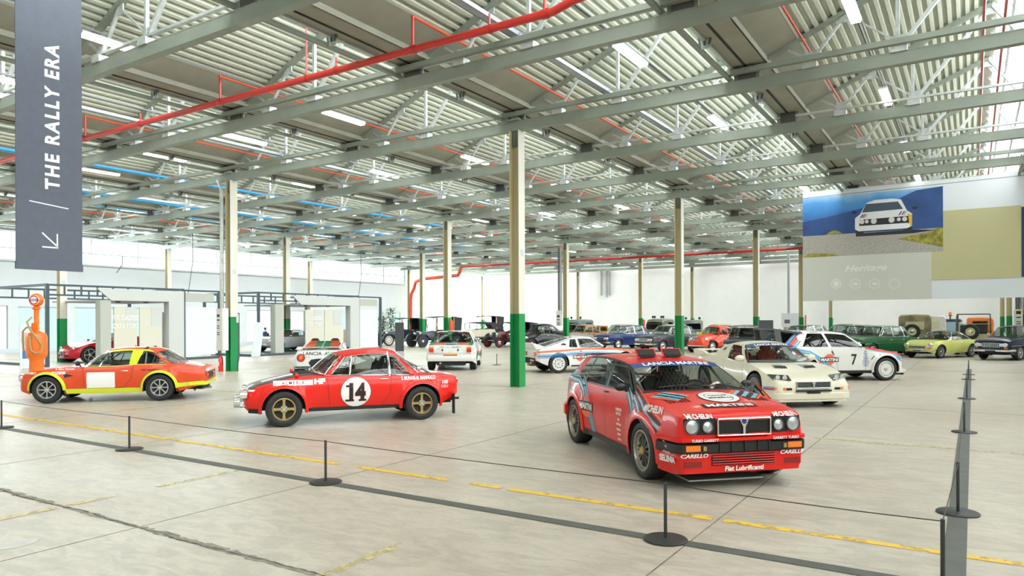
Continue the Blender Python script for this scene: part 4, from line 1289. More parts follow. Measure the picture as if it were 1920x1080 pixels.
# ---- orange-red open two-seater with hardtop -----------------------------------
def hardtop_spider():
    fr, rr = (-10.16, 15.70), (-7.98, 16.2)
    hx, hy = fr[0] - rr[0], fr[1] - rr[1]; L = math.hypot(hx, hy); hx, hy = hx / L, hy / L
    lx, ly = -hy, hx
    cx, cy = (fr[0] + rr[0]) / 2 - lx * .74, (fr[1] + rr[1]) / 2 - ly * .74
    WHB = mat('windscreen_black', (.02, .02, .02), .4)
    sp = dict(wb=2.28, R=.30, RA=.345, sill=.20, tw=.20, p=3.2, paint=ORED, flare=.035, flw=.08, kb=.06, kt=.045, tm=.6,
              w=[(-2.10, .60), (-2.06, .68), (-1.8, .755), (-1.1, .80), (-.2, .79), (.9, .79), (1.4, .74), (1.66, .66), (1.73, .54)],
              top=[(-2.10, .56), (-2.07, .70), (-1.9, .76), (-1.3, .85), (-.8, .855), (0, .80), (.5, .81), (.85, .80), (1.3, .735), (1.62, .655), (1.72, .60), (1.735, .54)],
              crown=[(-2.1, .02), (-1.2, .035), (0, .02), (.7, .03), (1.3, .01), (1.73, .02)], cab=(-1.0, .44), tub=.34,
              low=[(-2.10, .36), (-1.8, .28), (-1.5, .2), (1.45, .2), (1.7, .27)],
              wheel=dict(style='star', face=ALU, n=8, rr=.185),
              gh=dict(cols=[(.42, -.02), ('p', CHROME), (.36, -.06), 'g', (.12, -.08), ('p', CHROME), (.10, -.10), 'g', (-.50, -.53), ('p', CHART), (-.66, -.76), 'g', (-1.28, -.93), ('p', ORED), (-1.36, -.98)],
                      roof=[(-.02, 1.13), (-.4, 1.165), (-.8, 1.15), (-.98, 1.10)], yr=.53, yrear=.46, crown=.04, curv=(.12, .06, .22, .16), frac=(.03, .90), wf=CHROME, insf=.03, insr=.02, rf=ORED, rbt=.03, pillar=CHART, roofm=ORED, bulge=.03))
    c = Car('hardtop_spider', 'orange-red hardtop sports car with chartreuse sills and blank white door panel', plan(cx, cy), heading(hx, hy), sp)
    c.shell(); c.house(); c.inside(-.35, seat=SEATB, cage=mat('cage_silver', (.5, .5, .5), .3, .6), roofz=1.12)
    f = lambda u, v, sg=1: (u, sg * (c.ys(u, v) + .006), v)
    for sg in (1, -1):
        g = lambda u, v, sg=sg: (u, sg * (c.ys(u, v) + .006), v)
        R_ = [(-.29, -.165), (.27, -.165), (.285, -.15), (.285, .165), (.27, .18), (-.27, .18), (-.285, .165), (-.285, -.15)]
        c.poly('door_panel', c.side(sg, .06, .485, .006), R_, WHITE)
        c.stripes('sill_band', g, [(-.78, .255), (.78, .255)], [(-.055, .055, CHART)])
        c.stripes('tail_band', g, [(-1.48, .34), (-1.75, .36), (-2.06, .38)], [(-.05, .045, CHART)])
        c.poly('wing_vent', g, [(.60, .60), (.80, .66), (.80, .62), (.78, .56)], INKB)
        c.decal('wing_plate', c.side(sg, .90, .665, .008), [(*rect(.27, .055), WHITE)]); c.text('wing_plate_lettering', c.side(sg, .90, .665, .010), 'PIRELLI', .05, REDV, width=1.2, bold=.03)
        c.text('model_lettering', c.side(sg, -.95, .70, .008), '750 ABARTH', .05, INKB, width=1.4, bold=.02)
        c.text('nose_lettering', c.side(sg, 1.45, .665, .008), 'SABELT', .06, WHITE, bold=.03)
        c.text('crew_lettering', c.side(sg, .78, .745, .006), '5 EIN TEAM', .045, WHITE, width=1.6, bold=.03)
    for xw in (c.wb / 2, -c.wb / 2): arch_band(c, xw, .05, CHART, lip=.045, a0=-2, a1=182)
    c.seam([(.42, .78), (.40, .32), (-.40, .32), (-.55, .5), (-.60, .80)])
    c.handle(-.42, .69)
    c.mirror(.48, m=BLACK, z=.80)
    b = MB()
    for xw, dx in ((c.wb / 2 - .36, -.05), (-c.wb / 2 - .36, -.1)):
        for sg in (1, -1):
            b.bar((xw, sg * .72, .30), (xw + dx, sg * .72, .08), .16, .015, RUBBER, (1, 0, 0))
    b.build('mud_flap', c.root)
    # rear
    for sg in (1, -1):
        c.block('tail_light', sg * .42, sg * .62, .52, .63, REDL, sgn=-1, d=.015); c.block('tail_light_frame', sg * .40, sg * .64, .50, .52, CHROME, sgn=-1, d=.02)
        c.block('reversing_light', sg * .42, sg * .50, .53, .58, AMBER, sgn=-1, d=.018)
        c.round_light(sg * .55, .55, .085)
    c.block('rear_panel', -.36, .36, .47, .62, BLACK, sgn=-1, d=.01)
    c.bumper(.37, .10, CHART, sgn=-1, off=.01, thick=.03, ext=.35, name='rear_band')
    b = MB(); b.lathe([(.001, 0), (.06, .005), (.055, .03), (.001, .04)], CHROME, 16, 'x', (-2.15, -.05, .55)); b.build('fuel_cap', c.root, 40)
    b = MB(); b.tube([(-1.9, .2, .22), (-2.14, .2, .24)], .03, ALU, 8); b.build('exhaust_pipe', c.root)
    b = MB(); xs_ = lin(-1.85, -1.25, 6); vv = [(x, y, c.zt(x, y) + .005) for x in xs_ for y in (-.45, -.2, 0, .2)]
    b.add(vv, [(i * 4 + j, i * 4 + j + 1, (i + 1) * 4 + j + 1, (i + 1) * 4 + j) for i in range(6) for j in range(3)], WHITE); b.build('boot_panel', c.root)
    c.grille(-.38, .38, .38, .50, nh=5)
    b = MB(); b.tube([(-.45, .0, 1.2), (-.45, .0, 1.24)], .008, BLACK, 5); b.build('aerial', c.root)


hardtop_spider()
# ---- cream low wedge coupe beside the red hatchback ------------------------------
def cream_wedge():
    at = plan(5.72, 16.25)
    hx, hy = .15, -.989
    sp = dict(wb=2.48, R=.33, RA=.385, sill=.17, tw=.26, p=3.2, paint=CREAM, flare=.03, flw=.14, kb=.03, kt=.09, tm=.5,
              w=[(-1.95, .74), (-1.85, .84), (-1.2, .90), (-.3, .82), (.5, .84), (1.3, .90), (1.7, .88), (1.88, .82), (1.95, .74)],
              top=[(-1.95, .60), (-1.93, .84), (-1.8, .93), (-1.2, 1.0), (-.7, .95), (.2, .86), (.62, .855), (1.2, .78), (1.7, .655), (1.90, .56), (1.95, .50)],
              crown=[(-1.95, .02), (-1.2, .04), (.2, .03), (1.24, -.005), (1.6, .02), (1.95, .03)], cab=(-.55, .35), tub=.30,
              low=[(-1.95, .3), (-1.6, .2), (1.6, .16), (1.95, .13)],
              wheel=dict(style='flat', face=mat('disc_grey', (.13, .14, .15), .45), rr=.25),
              gh=dict(cols=[(.66, .16), 'p', (.50, .02), 'g', (-.35, -.38), 'p', (-.55, -.55), ('p', CREAM), (-.95, -.85)],
                      roof=[(.16, 1.21), (-.3, 1.24), (-.85, 1.18)], yr=.55, yrear=.52, crown=.05, curv=(.14, .08, .05, .03), frac=(.06, .90), insf=.05, wf=BLACK, wtt=.95, rf=CREAM, roofm=CREAM, bulge=.03))
    c = Car('wedge_coupe', 'cream low mid-engined coupe with grey disc wheels and LANCIA MARTINI windscreen band', at, heading(hx, hy), sp)
    c.shell(); c.house(); c.inside(-.18, seat=SEATR, dash=GREY)
    c.decal('windscreen_banner', c.ws_map(.885, .006, .62), [(*rect(1.10, .10), NAVY)], .1)
    c.text('windscreen_lettering', c.ws_map(.885, .010, .62), 'LANCIA MARTINI', .088, WHITE, width=1.15, bold=.03)
    c.grille(-.36, .36, .40, .53, frame=CHROME, nv=40, back=BLACK, bar=DGREY, d=.02, t=.02)
    b = MB(); x = c.front_x(0, .46) + .03
    b.prism([(-.05, .53), (.05, .53), (.02, .48), (.014, .40), (-.014, .40), (-.02, .48)], x - .03, x, 'x', CHROME); b.build('grille_emblem', c.root)
    for sg in (1, -1):
        b = MB(); vs = []
        for y, z in ((.46, .545), (.80, .565), (.82, .66), (.44, .64)): vs.append((c.front_x(sg * y, z) + .030, sg * y, z + .01))
        b.add(vs, [(0, 1, 2, 3)], mat('headlight_dark', (.05, .06, .07), .08, .3, coat=1)); b.build('headlight', c.root)
        b = MB()
        for y in (.56, .70):
            b.lathe([(.045, .0), (.05, .012), (.001, .02)], LAMPR, 16, 'x', (c.front_x(sg * y, .6) + .028, sg * y, .61))
        b.build('headlight_bulb', c.root, 40)
        c.block('indicator_light', sg * .60, sg * .80, .36, .42, AMBER, d=.012); c.block('side_lamp', sg * .46, sg * .58, .365, .41, BLACK, d=.008)
        g = lambda u, v, sg=sg: (u, sg * (c.ys(u, v) + .006), v)
        c.stripes('nose_stripe', g, [(1.66, .40), (1.90, .40)], [(-.035, -.015, BLUE), (-.012, .01, REDV), (.013, .035, SKYB)])
        # bonnet outlets
        vs = [(x, y, c.zt(x, y) + .006) for x, y in ((1.02, sg * .18), (1.02, sg * .40), (1.30, sg * .46), (1.34, sg * .20))]
        b = MB(); b.add(vs, [(0, 1, 2, 3)], mat('outlet_shade', (.25, .27, .28), .4)); b.build('bonnet_outlet', c.root)
        vs = [(x, y, c.zt(x, y) + q) for x, y, q in ((1.30, sg * .46, .008), (1.34, sg * .20, .008), (1.24, sg * .20, .03), (1.20, sg * .44, .03))]
        b = MB(); b.add(vs, [(0, 1, 2, 3)], BLACK); b.build('outlet_slot', c.root)
        # rear wing ends rising from the haunches
        b = MB(); b.prism([(-1.2, .95), (-1.95, .90), (-2.06, 1.03), (-1.95, 1.06), (-1.5, 1.02)], sg * .80 - .04, sg * .80 + .04, 'y', CREAM); b.build('rear_wing_end', c.root)
        b = MB(); b.prism([(-.62, 1.0), (-.60, 1.14), (-.86, 1.02)], sg * .60, sg * .66, 'y', DGREY); b.build('air_scoop', c.root)
    b = MB(); b.box(-2.06, -1.86, -.80, .80, 1.02, 1.05, CREAM); b.build('rear_wing', c.root)
    c.bumper(.24, .16, CREAM, off=.01, ext=.5, thick=.03)
    c.block('lower_intake', -.38, .38, .335, .365, BLACK, d=.035); c.block('lower_intake', -.14, .14, .29, .33, BLACK, d=.03)
    c.seam([(.50, .84), (.62, .5), (.60, .24), (-.30, .24), (-.42, .5), (-.42, .88)], mat('seam_grey', (.3, .28, .22), .5))
    c.mirror(.46, m=CREAM, z=.86, r=.075, stem=.04)
    c.wiper((.3,), BLACK)
    b = MB(); b.lathe([(.09, .0), (.10, .01), (.08, .02)], BLACK, 20, 'x', (-.40, .36, 1.0)); b.build('air_duct', c.root)
    c.decal('windscreen_sticker', c.ws_map(.42, .006, .62), [([(.40 + .055 * math.cos(2 * PI * k / 20), .075 * math.sin(2 * PI * k / 20)) for k in range(20)], [tuple(range(20))], INKB), ([(.40 + .04 * math.cos(2 * PI * k / 20), .055 * math.sin(2 * PI * k / 20)) for k in range(20)], [tuple(range(20))], WHITE)])


cream_wedge()


# ---- white rally car number 7 ---------------------------------------------------
def white_seven():
    fr = (10.79, 20.75); hx, hy = .995, .09; L = math.hypot(hx, hy); hx /= L; hy /= L
    lx, ly = -hy, hx
    cx, cy = fr[0] - hx * 1.22 + lx * .80, fr[1] - hy * 1.22 + ly * .80
    PANEL = mat('plexi', (.10, .10, .10), .12, coat=.6)
    sp = dict(wb=2.44, R=.335, RA=.40, sill=.235, tw=.24, p=4, paint=WPAINT, flare=.05, flw=.12, kb=.03, kt=.03, tm=.6,
              w=[(-2.0, .74), (-1.9, .82), (-1.2, .86), (-.5, .82), (.5, .82), (1.2, .84), (1.6, .80), (1.78, .72), (1.83, .62)],
              top=[(-2.0, .80), (-1.97, .98), (-1.7, 1.02), (-.9, 1.00), (0, .99), (.62, .985), (.95, .945), (1.5, .84), (1.76, .75), (1.83, .68)],
              crown=[(-2, .02), (-1, .03), (.6, .03), (1.2, .05), (1.83, .03)], cab=(-.8, .45), tub=.34,
              low=[(-2.0, .45), (-1.6, .25), (1.5, .235), (1.7, .28), (1.83, .36)],
              wheel=dict(style='holes', face=mat('white_rim', (.72, .72, .68), .4), n=20, rr=.235),
              gh=dict(cols=[(.66, .12), ('p', WPAINT), (.56, .04), 'g', (-.38, -.55), 'p', (-.46, -.63), 'g', (-1.28, -1.02), 'p', (-1.72, -1.22)],
                      roof=[(.12, 1.35), (-.3, 1.40), (-1.22, 1.42)], yr=.58, yrear=.60, crown=.04, curv=(.10, .05, .05, .03), frac=(.03, .90), wf=WPAINT, glass=glassmat('smoked_glass', (.10, .11, .10), .06)))
    c = Car('rally_supercar', 'white rally car with red and blue stripes and black number 7 on its door', plan(cx, cy), heading(hx, hy), sp)
    c.shell(); c.house(); c.inside(-.15, seat=SEATT, cage=GREY, roofz=1.36)
    for sg in (1, -1):
        g = lambda u, v, sg=sg: (u, sg * (c.ys(u, v) + .006), v)
        c.text('race_number', c.side(sg, .26, .62, .007), '7', .42, INKB, width=.8, bold=.02)
        sticker(c, 'door', lambda o, sg=sg: c.side(sg, -.48, .62, o), 'MARTINI', .56, .13, INKB, WHITE, size=.12, disc=.16, discm=ORAV, width=1.1, bold=.04)
        c.stripes('flank_stripe', g, [(-1.60, .98), (-1.40, .86), (-1.05, .80), (-.78, .62), (-.30, .27)], [(-.10, -.045, REDV), (-.035, -.01, BLUE), (-.01, .02, SKYB), (.03, .045, BLUE), (.05, .08, SKYB)])
        gp = lambda u, v, sg=sg: (u, sg * (lerp(c.ys(-1.5, 1.0), .60, (v - .98) / .42) + .012), v)
        c.stripes('pillar_stripe', gp, [(-1.72, .98), (-1.50, 1.16), (-1.20, 1.42)], [(-.15, -.13, BLUE), (-.12, -.095, SKYB), (-.085, -.06, BLUE), (-.05, .03, REDV), (.04, .065, BLUE), (.07, .095, SKYB), (.105, .125, BLUE)])
        c.stripes('bonnet_side_stripe', g, [(.62, .96), (1.1, .86), (1.5, .80), (1.76, .70)], [(-.055, -.035, SKYB), (-.025, .025, REDV)])
        c.stripes('wing_stripe', g, [(1.40, .76), (1.62, .66), (1.80, .58)], [(-.05, -.025, BLUE), (-.02, .005, SKYB), (.01, .035, BLUE)])
        c.stripes('sill_strip', g, [(-.80, .25), (.80, .25)], [(-.03, .055, BLACK)])
        for k in range(9): c.text('sponsor_lettering', c.side(sg, .62, .84 - k * .05, .007), ['Autoglass', 'PIRELLI', 'KONI', 'BOSCH', 'WEBER', 'CARELLO', 'CHAMPION', 'SPARCO', 'SABELT'][k] if k != 0 else 'AGIP', .038, BLUE, width=1.1, bold=.02)
        c.text('roof_side_lettering', lambda u, v, sg=sg: (-.85 + u * (-sg), sg * (.605), 1.395 + v), 'PIRELLI', .06, NAVY, width=1.3, bold=.03)
        c.seam([(.62, .96), (.62, .30)], sides=(sg,)); c.seam([(-.40, .95), (-.28, .6), (-.20, .30)], sides=(sg,))
        c.block('indicator_light', sg * .60, sg * .70, .60, .66, AMBER, d=.01)
        c.poly('side_repeater', g, [(1.0, .73), (1.07, .73), (1.07, .76), (1.0, .76)], AMBER)
        b = MB(); b.bar((-.62 if False else .78, sg * (c.ys(.78, .66) + .01), .62), (.86, sg * (c.ys(.86, .72) + .01), .72), .03, .015, BLACK); b.build('bonnet_catch', c.root)
        b = MB(); b.bar((-.34, sg * (c.ys(-.34, .8) + .01), .76), (-.40, sg * (c.ys(-.4, .86) + .01), .86), .035, .015, BLACK); b.build('door_latch', c.root)
    for xw in (c.wb / 2, -c.wb / 2): arch_band(c, xw, .05, WPAINT, lip=.03)
    b = MB(); b.prism([(1.45, .30), (1.72, .20), (1.98, .27), (1.95, .30), (1.80, .36)], -.66, .66, 'y', WPAINT); b.build('chin_spoiler', c.root)
    b = MB(); b.prism([(1.80, .285), (2.02, .25), (2.02, .275), (1.84, .315)], -.60, .60, 'y', ORAV); b.build('spoiler_lip', c.root)
    b = MB(); b.box(1.55, 1.92, -.6, .6, .15, .20, BLACK); b.build('skid_plate', c.root)
    # raised tail wing and deck
    b = MB(); b.prism([(-1.20, 1.40), (-1.95, 1.50), (-2.08, 1.52), (-2.05, 1.47), (-1.4, 1.36)], -.70, .70, 'y', mat('wing_grey', (.08, .09, .10), .35)); b.build('rear_wing', c.root)
    for sg in (1, -1):
        b = MB(); b.prism([(-1.80, 1.00), (-2.0, 1.00), (-2.06, 1.50), (-1.9, 1.49)], sg * .68, sg * .71, 'y', DGREY); b.build('wing_support', c.root)
    c.mirror(.50, m=BLACK, z=.96, r=.06)
    c.grille(-.36, .36, .58, .68, nv=30)
    for sg in (1, -1): c.round_light(sg * .50, .62, .07)
    b = MB(); b.lathe([(.32, -.05), (.32, .05), (.20, .06), (.19, -.04)], RUBBER, 24, 'z', (-1.2, .0, .9)); b.build('spare_wheel', c.root, 40)


white_seven()


# ---- white fastback seen behind the red roof -------------------------------------
def fastback():
    th = math.radians(15); hx, hy = math.cos(th), math.sin(th); lx, ly = -hy, hx
    rw = (1.56, 24.2); cx, cy = rw[0] + hx * 1.22 + lx * .84, rw[1] + hy * 1.22 + ly * .84
    sp = dict(wb=2.445, R=.325, RA=.375, sill=.22, tw=.26, p=3.0, paint=WPAINT, flare=.05, flw=.14, kb=.03, kt=.06, tm=.55,
              w=[(-1.95, .72), (-1.85, .82), (-1.2, .88), (-.3, .84), (.6, .84), (1.3, .84), (1.7, .76), (1.88, .60)],
              top=[(-1.95, .66), (-1.93, .80), (-1.7, .86), (-1.0, .88), (-.2, .86), (.4, .85), (.75, .83), (1.3, .74), (1.75, .60), (1.88, .50)],
              crown=[(-1.95, .02), (-1, .03), (.2, .03), (1.2, .02), (1.88, .03)], cab=(-.55, .45), tub=.32, low=[(-1.95, .42), (-1.7, .30), (-1.4, .22), (1.6, .22), (1.88, .3)],
              wheel=dict(style='holes', face=mat('white_rim', (.72, .72, .68), .4), n=10, rr=.22),
              gh=dict(cols=[(.62, .06), 'p', (.52, .0), 'g', (-.42, -.44), 'p', (-.50, -.52), 'g', (-.82, -.70), 'p', (-1.78, -.62)],
                      roof=[(.06, 1.17), (-.3, 1.20), (-.62, 1.17)], yr=.55, yrear=.52, crown=.04, curv=(.12, .06, .02, .02), frac=(.05, .88), insf=.04, insr=.2, rf=WPAINT))
    c = Car('fastback_coupe', 'white fastback rally coupe with red and blue side bands behind the red hatchback', plan(cx, cy), heading(hx, hy), sp)
    c.shell(); c.house(); c.inside(-.2, cage=GREY, roofz=1.15)
    for sg in (1, -1):
        g = lambda u, v, sg=sg: (u, sg * (c.ys(u, v) + .006), v)
        ln = [(-1.93, .66), (-1.2, .70), (-.2, .76), (.9, .74), (1.7, .60)]
        c.stripes('flank_stripe', g, ln, [(.02, .085, ORAV)])
        c.stripes('flank_stripe', g, [(-1.93, .60), (-1.4, .62), (-.8, .68), (.2, .69), (1.6, .58)], [(.01, .035, SKYB), (-.03, -.005, BLUE), (-.065, -.04, BLUE), (-.10, -.085, BLUE)])
        sticker(c, 'door', lambda o, sg=sg: c.side(sg, -.45, .54, o), 'MARTINI', .52, .11, INKB, WHITE, size=.10, disc=.14, discm=ORAV, width=1.2, bold=.04)
        c.decal('pillar_badge', lambda u, v, sg=sg: (-1.0 + u, sg * (c.ys(-1., .86) - .075), .925 + v * .8), [(*disc2(.10, 20), INKB), ])
        c.stripes('sill_strip', g, [(-.78, .235), (.78, .235)], [(-.02, .03, BLACK)])
        c.block('tail_light', sg * .42, sg * .70, .56, .70, REDL, sgn=-1, d=.015)
        c.block('reversing_light', sg * .46, sg * .58, .58, .68, AMBER, sgn=-1, d=.02)
    b = MB(); b.prism([(-1.55, .86), (-2.06, 1.02), (-2.10, 1.0), (-1.98, .80)], -.78, .78, 'y', WPAINT); b.build('tail_spoiler', c.root)
    b = MB(); b.box(-1.98, -1.5, -.55, .55, .30, .50, DARK); b.tube([(-1.7, -.3, .35), (-2.05, -.3, .33)], .04, ALU); b.tube([(-2.0, -.5, .42), (-1.9, .5, .42)], .03, GOLD); b.box(-2.02, -1.7, -.2, .2, .22, .32, mat('gearbox', (.25, .2, .12), .5, .5)); b.build('gearbox', c.root)
    c.seam([(.50, .82), (.52, .3), (-.42, .3), (-.50, .82)])
    c.handle(-.40, .74, BLACK, L=.08); c.mirror(.42, m=BLACK)


fastback()


# ---- white saloon seen from behind -------------------------------------------------
def rear_saloon():
    rr = (-1.43, 26.3); hx, hy = .03, 1; L = math.hypot(hx, hy); hx /= L; hy /= L; lx, ly = -hy, hx
    cx, cy = rr[0] + hx * 1.245 + lx * .76, rr[1] + hy * 1.245 + ly * .76
    sp = dict(wb=2.49, R=.31, RA=.36, sill=.22, tw=.24, p=5, paint=WPAINT, flare=.05, flw=.16, kb=.03, kt=.04, tm=.55,
              w=[(-1.98, .78), (-1.94, .82), (-1.5, .86), (-.3, .82), (.8, .82), (1.5, .82), (1.9, .76)],
              top=[(-1.98, .82), (-1.96, .885), (-1.85, .91), (-1.2, 1.0), (.7, .96), (1.2, .90), (1.85, .80), (1.92, .74)],
              crown=.02, cab=(-1.15, .6), tub=.36, low=[(-1.98, .34), (-1.6, .25), (1.9, .22)],
              wheel=dict(style='star', face=ALU, n=8, rr=.2),
              gh=dict(cols=[(.72, .22), 'p', (.62, .17), 'g', (-.25, -.28), 'p', (-.32, -.34), 'g', (-1.0, -.92), 'p', (-1.42, -1.08)],
                      roof=[(.22, 1.35), (-.4, 1.385), (-1.08, 1.36)], yr=.60, yrear=.60, crown=.025, curv=(.08, .04, .05, .02), frac=(.04, .92), insr=.06, rbt=.05, rtt=.93, rf=BLACK))
    c = Car('rally_saloon', 'white boxy two-door rally saloon seen from behind with orange tail lights', plan(cx, cy), heading(hx, hy), sp)
    c.shell(); c.house(); c.inside(.0, cage=mat('cage_black', (.05, .05, .05), .4), roofz=1.31)
    BACK = lambda y0, z0, o=.008: c.front(y0, z0, o, -1)
    bk = lambda y0, z0, o=.008: (lambda u, v: (c.front_x(y0 - u, z0 + v, -1) - o, y0 - u, z0 + v))
    for sg in (1, -1):
        c.block('tail_light', sg * .59, sg * .76, .66, .79, REDL, sgn=-1, d=.02); c.block('indicator_light', sg * .59, sg * .76, .79, .86, AMBER, sgn=-1, d=.02)
        c.block('reversing_light', sg * .48, sg * .58, .73, .79, WHITE, sgn=-1, d=.012)
        c.decal('lock_cover', bk(sg * .28, .74), [(*disc2(.035, 14, ry=.05), DGREY)])
        c.poly('deck_sticker', lambda u, v, sg=sg: (-1.62 + v, sg * .42 + u, c.zt(-1.62 + v, sg * .42) + .006), [(-.22, -.15), (.22, -.15), (.16, .15), (-.16, .15)], ORAV)
        c.poly('deck_panel', lambda u, v, sg=sg: (-1.62 + v, sg * .70 + u, c.zt(-1.62 + v, sg * .5) + .006), [(-.09, -.2), (.07, -.2), (.07, .2), (-.09, .2)], GREENV)
        g = lambda u, v, sg=sg: (u, sg * (c.ys(u, v) + .006), v)
        c.stripes('flank_band', g, [(-1.0, .70), (.9, .50)], [(-.1, .0, GREENV), (.01, .08, ORAV)])
    c.poly('deck_panel', lambda u, v: (-1.62 + v, u, c.zt(-1.62, 0) + .006), [(-.20, -.16), (.20, -.16), (.20, .16), (-.20, .16)], GREENV)
    c.block('number_plate', -.25, .25, .53, .575, REDV, sgn=-1, d=.012); c.block('number_plate_top', -.25, .25, .575, .60, mat('plate_yellow', (.7, .55, .05), .4), sgn=-1, d=.012)
    c.text('boot_lettering', bk(0, .845, .012), 'FIAT  131  ABARTH', .055, INKB, width=1.7, bold=.01)
    c.text('boot_lettering', bk(0, .67, .012), 'ABARTH', .03, INKB); c.text('boot_lettering', bk(.42, .78, .012), 'FIAT', .04, INKB)
    c.seam([], ) if False else None
    b = MB(); b.tube([(c.front_x(y, .865, -1) - .006, y, .80) for y in lin(-.56, .56, 6)], .005, DGREY, 4); b.tube([(c.front_x(y, .62, -1) - .006, y, .62) for y in lin(-.74, .74, 6)], .004, DGREY, 4); b.build('boot_seam', c.root)
    # coloured roof edge
    b = MB(); cols = [ORAV, WHITE, GREENV, WHITE, ORAV, ORAV]
    us = lin(-.95, .95, 6)
    seq = [ORAV, WHITE, GREENV, GREENV, WHITE, ORAV]
    for k in range(6):
        vs = []
        for u in (us[k], (us[k] + us[k + 1]) / 2, us[k + 1]):
            for t in (.99, .72): p = c.roofpt(t, u); vs.append((p[0], p[1], p[2] + .006))
            p = c.roofpt(1, u); vs.append((p[0] - .012, p[1], p[2] - .05))
        b.add(vs, [(0, 1, 4, 3), (3, 4, 7, 6), (0, 3, 5, 2), (3, 6, 8, 5)], seq[k])
    b.build('roof_band', c.root)
    c.bumper(.45, .20, WPAINT, sgn=-1, off=.012, ext=.3, thick=.02, name='rear_apron')
    b = MB(); b.tube([(-1.6, .35, .26), (-2.02, .35, .27)], .035, ALU, 8); b.box(-1.9, -1.3, -.5, .5, .18, .32, DARK); b.build('exhaust_pipe', c.root)
    for sg in (1, -1):
        b = MB(); b.prism([(-1.6, .58), (-.86, .58), (-.95, .30), (-1.55, .30)], sg * .86, sg * .90, 'y', WPAINT) if False else None
    c.mirror(.55, m=BLACK)


rear_saloon()


# ---- low white/green/red wedge seen from behind ------------------------------------
def louvred_wedge():
    at = plan(-6.42, 24.9); hx, hy = -.12, .99
    sp = dict(wb=2.18, R=.31, RA=.35, sill=.20, tw=.26, p=3.5, paint=WPAINT, flare=.04, flw=.12, kb=.06, kt=.10, tm=.5,
              w=[(-1.62, .66), (-1.58, .78), (-1.3, .86), (-.7, .86), (.2, .78), (1.1, .82), (1.6, .70), (1.9, .45)],
              top=[(-1.62, .66), (-1.60, .80), (-1.5, .86), (-1.0, .88), (-.3, .84), (.4, .78), (1.1, .66), (1.8, .45), (1.92, .36)],
              crown=.03, cab=(-.3, .5), tub=.3, low=[(-1.62, .26), (-1.2, .2), (1.9, .2)],
              wheel=dict(style='star', face=GOLD, n=8, rr=.19),
              gh=dict(cols=[(.62, -.02), 'p', (.5, -.06), 'g', (-.35, -.30), 'p', (-.75, -.42)], roof=[(-.02, 1.08), (-.42, 1.10)], yr=.48, crown=.03, curv=(.14, .06, .02, .02), rf=WPAINT))
    c = Car('louvred_wedge', 'low white wedge sports car with red and green roof slats seen from behind', at, heading(hx, hy), sp)
    c.shell(); c.house(); c.inside(-.05)
    bk = lambda y0, z0, o=.008: (lambda u, v: (c.front_x(y0 - u, z0 + v, -1) - o, y0 - u, z0 + v))
    for sg in (1, -1):
        c.round_light(sg * .62, .60, .125, sgn=-1, lens=REDL, ring=BLACK, name='tail_light', depth=.03)
        b = MB(); b.disc((c.front_x(sg * .62, .6, -1) - .048, sg * .62, .6), .05, 'x', AMBER, 14); b.build('tail_light_core', c.root)
        vv = [(x, y, c.zt(x, y) + .006) for x, y in ((-1.2, sg * .2), (-1.2, sg * .5), (-1.52, sg * .45), (-1.52, sg * .1))]
        b = MB(); b.add(vv, [(0, 1, 2, 3)], GREENV); b.build('deck_panel', c.root)
        vv = [(x, y, c.zt(x, y) + .006) for x, y in ((-1.2, sg * .55), (-1.2, sg * .72), (-1.52, sg * .66), (-1.52, sg * .52))]
        b = MB(); b.add(vv, [(0, 1, 2, 3)], ORAV); b.build('deck_panel', c.root)
    c.text('tail_lettering', bk(.26, .74, .012), 'LANCIA', .16, INKB, width=1.05, bold=.01); c.text('tail_lettering', bk(-.32, .74, .012), 'Alitalia', .17, GREENV, width=.9, bold=.02, shear=.3)
    c.text('tail_lettering', bk(.42, .62, .01), 'STRATOS', .04, INKB)
    b = MB(); vs = [(c.front_x(y, z, -1) - .008, y, z) for y, z in ((.38, .44), (.30, .54), (.1, .57), (-.1, .57), (-.30, .54), (-.38, .44), (-.3, .30), (.3, .30))]
    b.add(vs, [tuple(range(8))], BLACK); b.build('rear_opening', c.root)
    c.bumper(.30, .05, BLACK, sgn=-1, off=.01, ext=.1, thick=.02, name='rear_skirt')
    # roof slats
    for k in range(6):
        x = -.50 - k * .16; z = 1.09 - k * .035; w = .50 + k * .012; sl = MB()
        cuts = [-w, -w * .45, -.02, .02, w * .45, w]; cc = [ORAV, WHITE if False else GREENV, WHITE, GREENV, ORAV]
        for i in range(5):
            sl.M = Matrix.Translation((x, 0, z)) @ Matrix.Rotation(.35, 4, 'Y'); sl.box(-.075, .05, cuts[i] + .004, cuts[i + 1] - .004, -.006, .006, cc[i])
        sl.M = None; sl.build('roof_slat', c.root)
    for sg in (1, -1):
        b = MB(); b.prism([(-.42, 1.10), (-1.42, .94), (-1.42, .86), (-.7, .86)], sg * .56, sg * .60, 'y', WPAINT); b.build('flying_buttress', c.root)
        b = MB(); b.prism([(-.6, 1.04), (-1.3, .93), (-1.2, .88)], sg * .602, sg * .606, 'y', GREENV); b.build('buttress_panel', c.root)
    b = MB(); b.box(-1.62, -1.40, -.74, .74, .93, .95, WPAINT); b.build('tail_wing', c.root)


louvred_wedge()
# ---- parked classics ----------------------------------------------------------------
def place(near, h, wb, track, side=1):
    """car centre from the sighted near-side front wheel; side=1: its left flank is nearer"""
    L = math.hypot(*h); hx, hy = h[0] / L, h[1] / L
    rx, ry = hy, -hx        # the car's right
    return plan(near[0] - hx * wb / 2 + rx * side * track / 2, near[1] - hy * wb / 2 + ry * side * track / 2), (hx, hy)


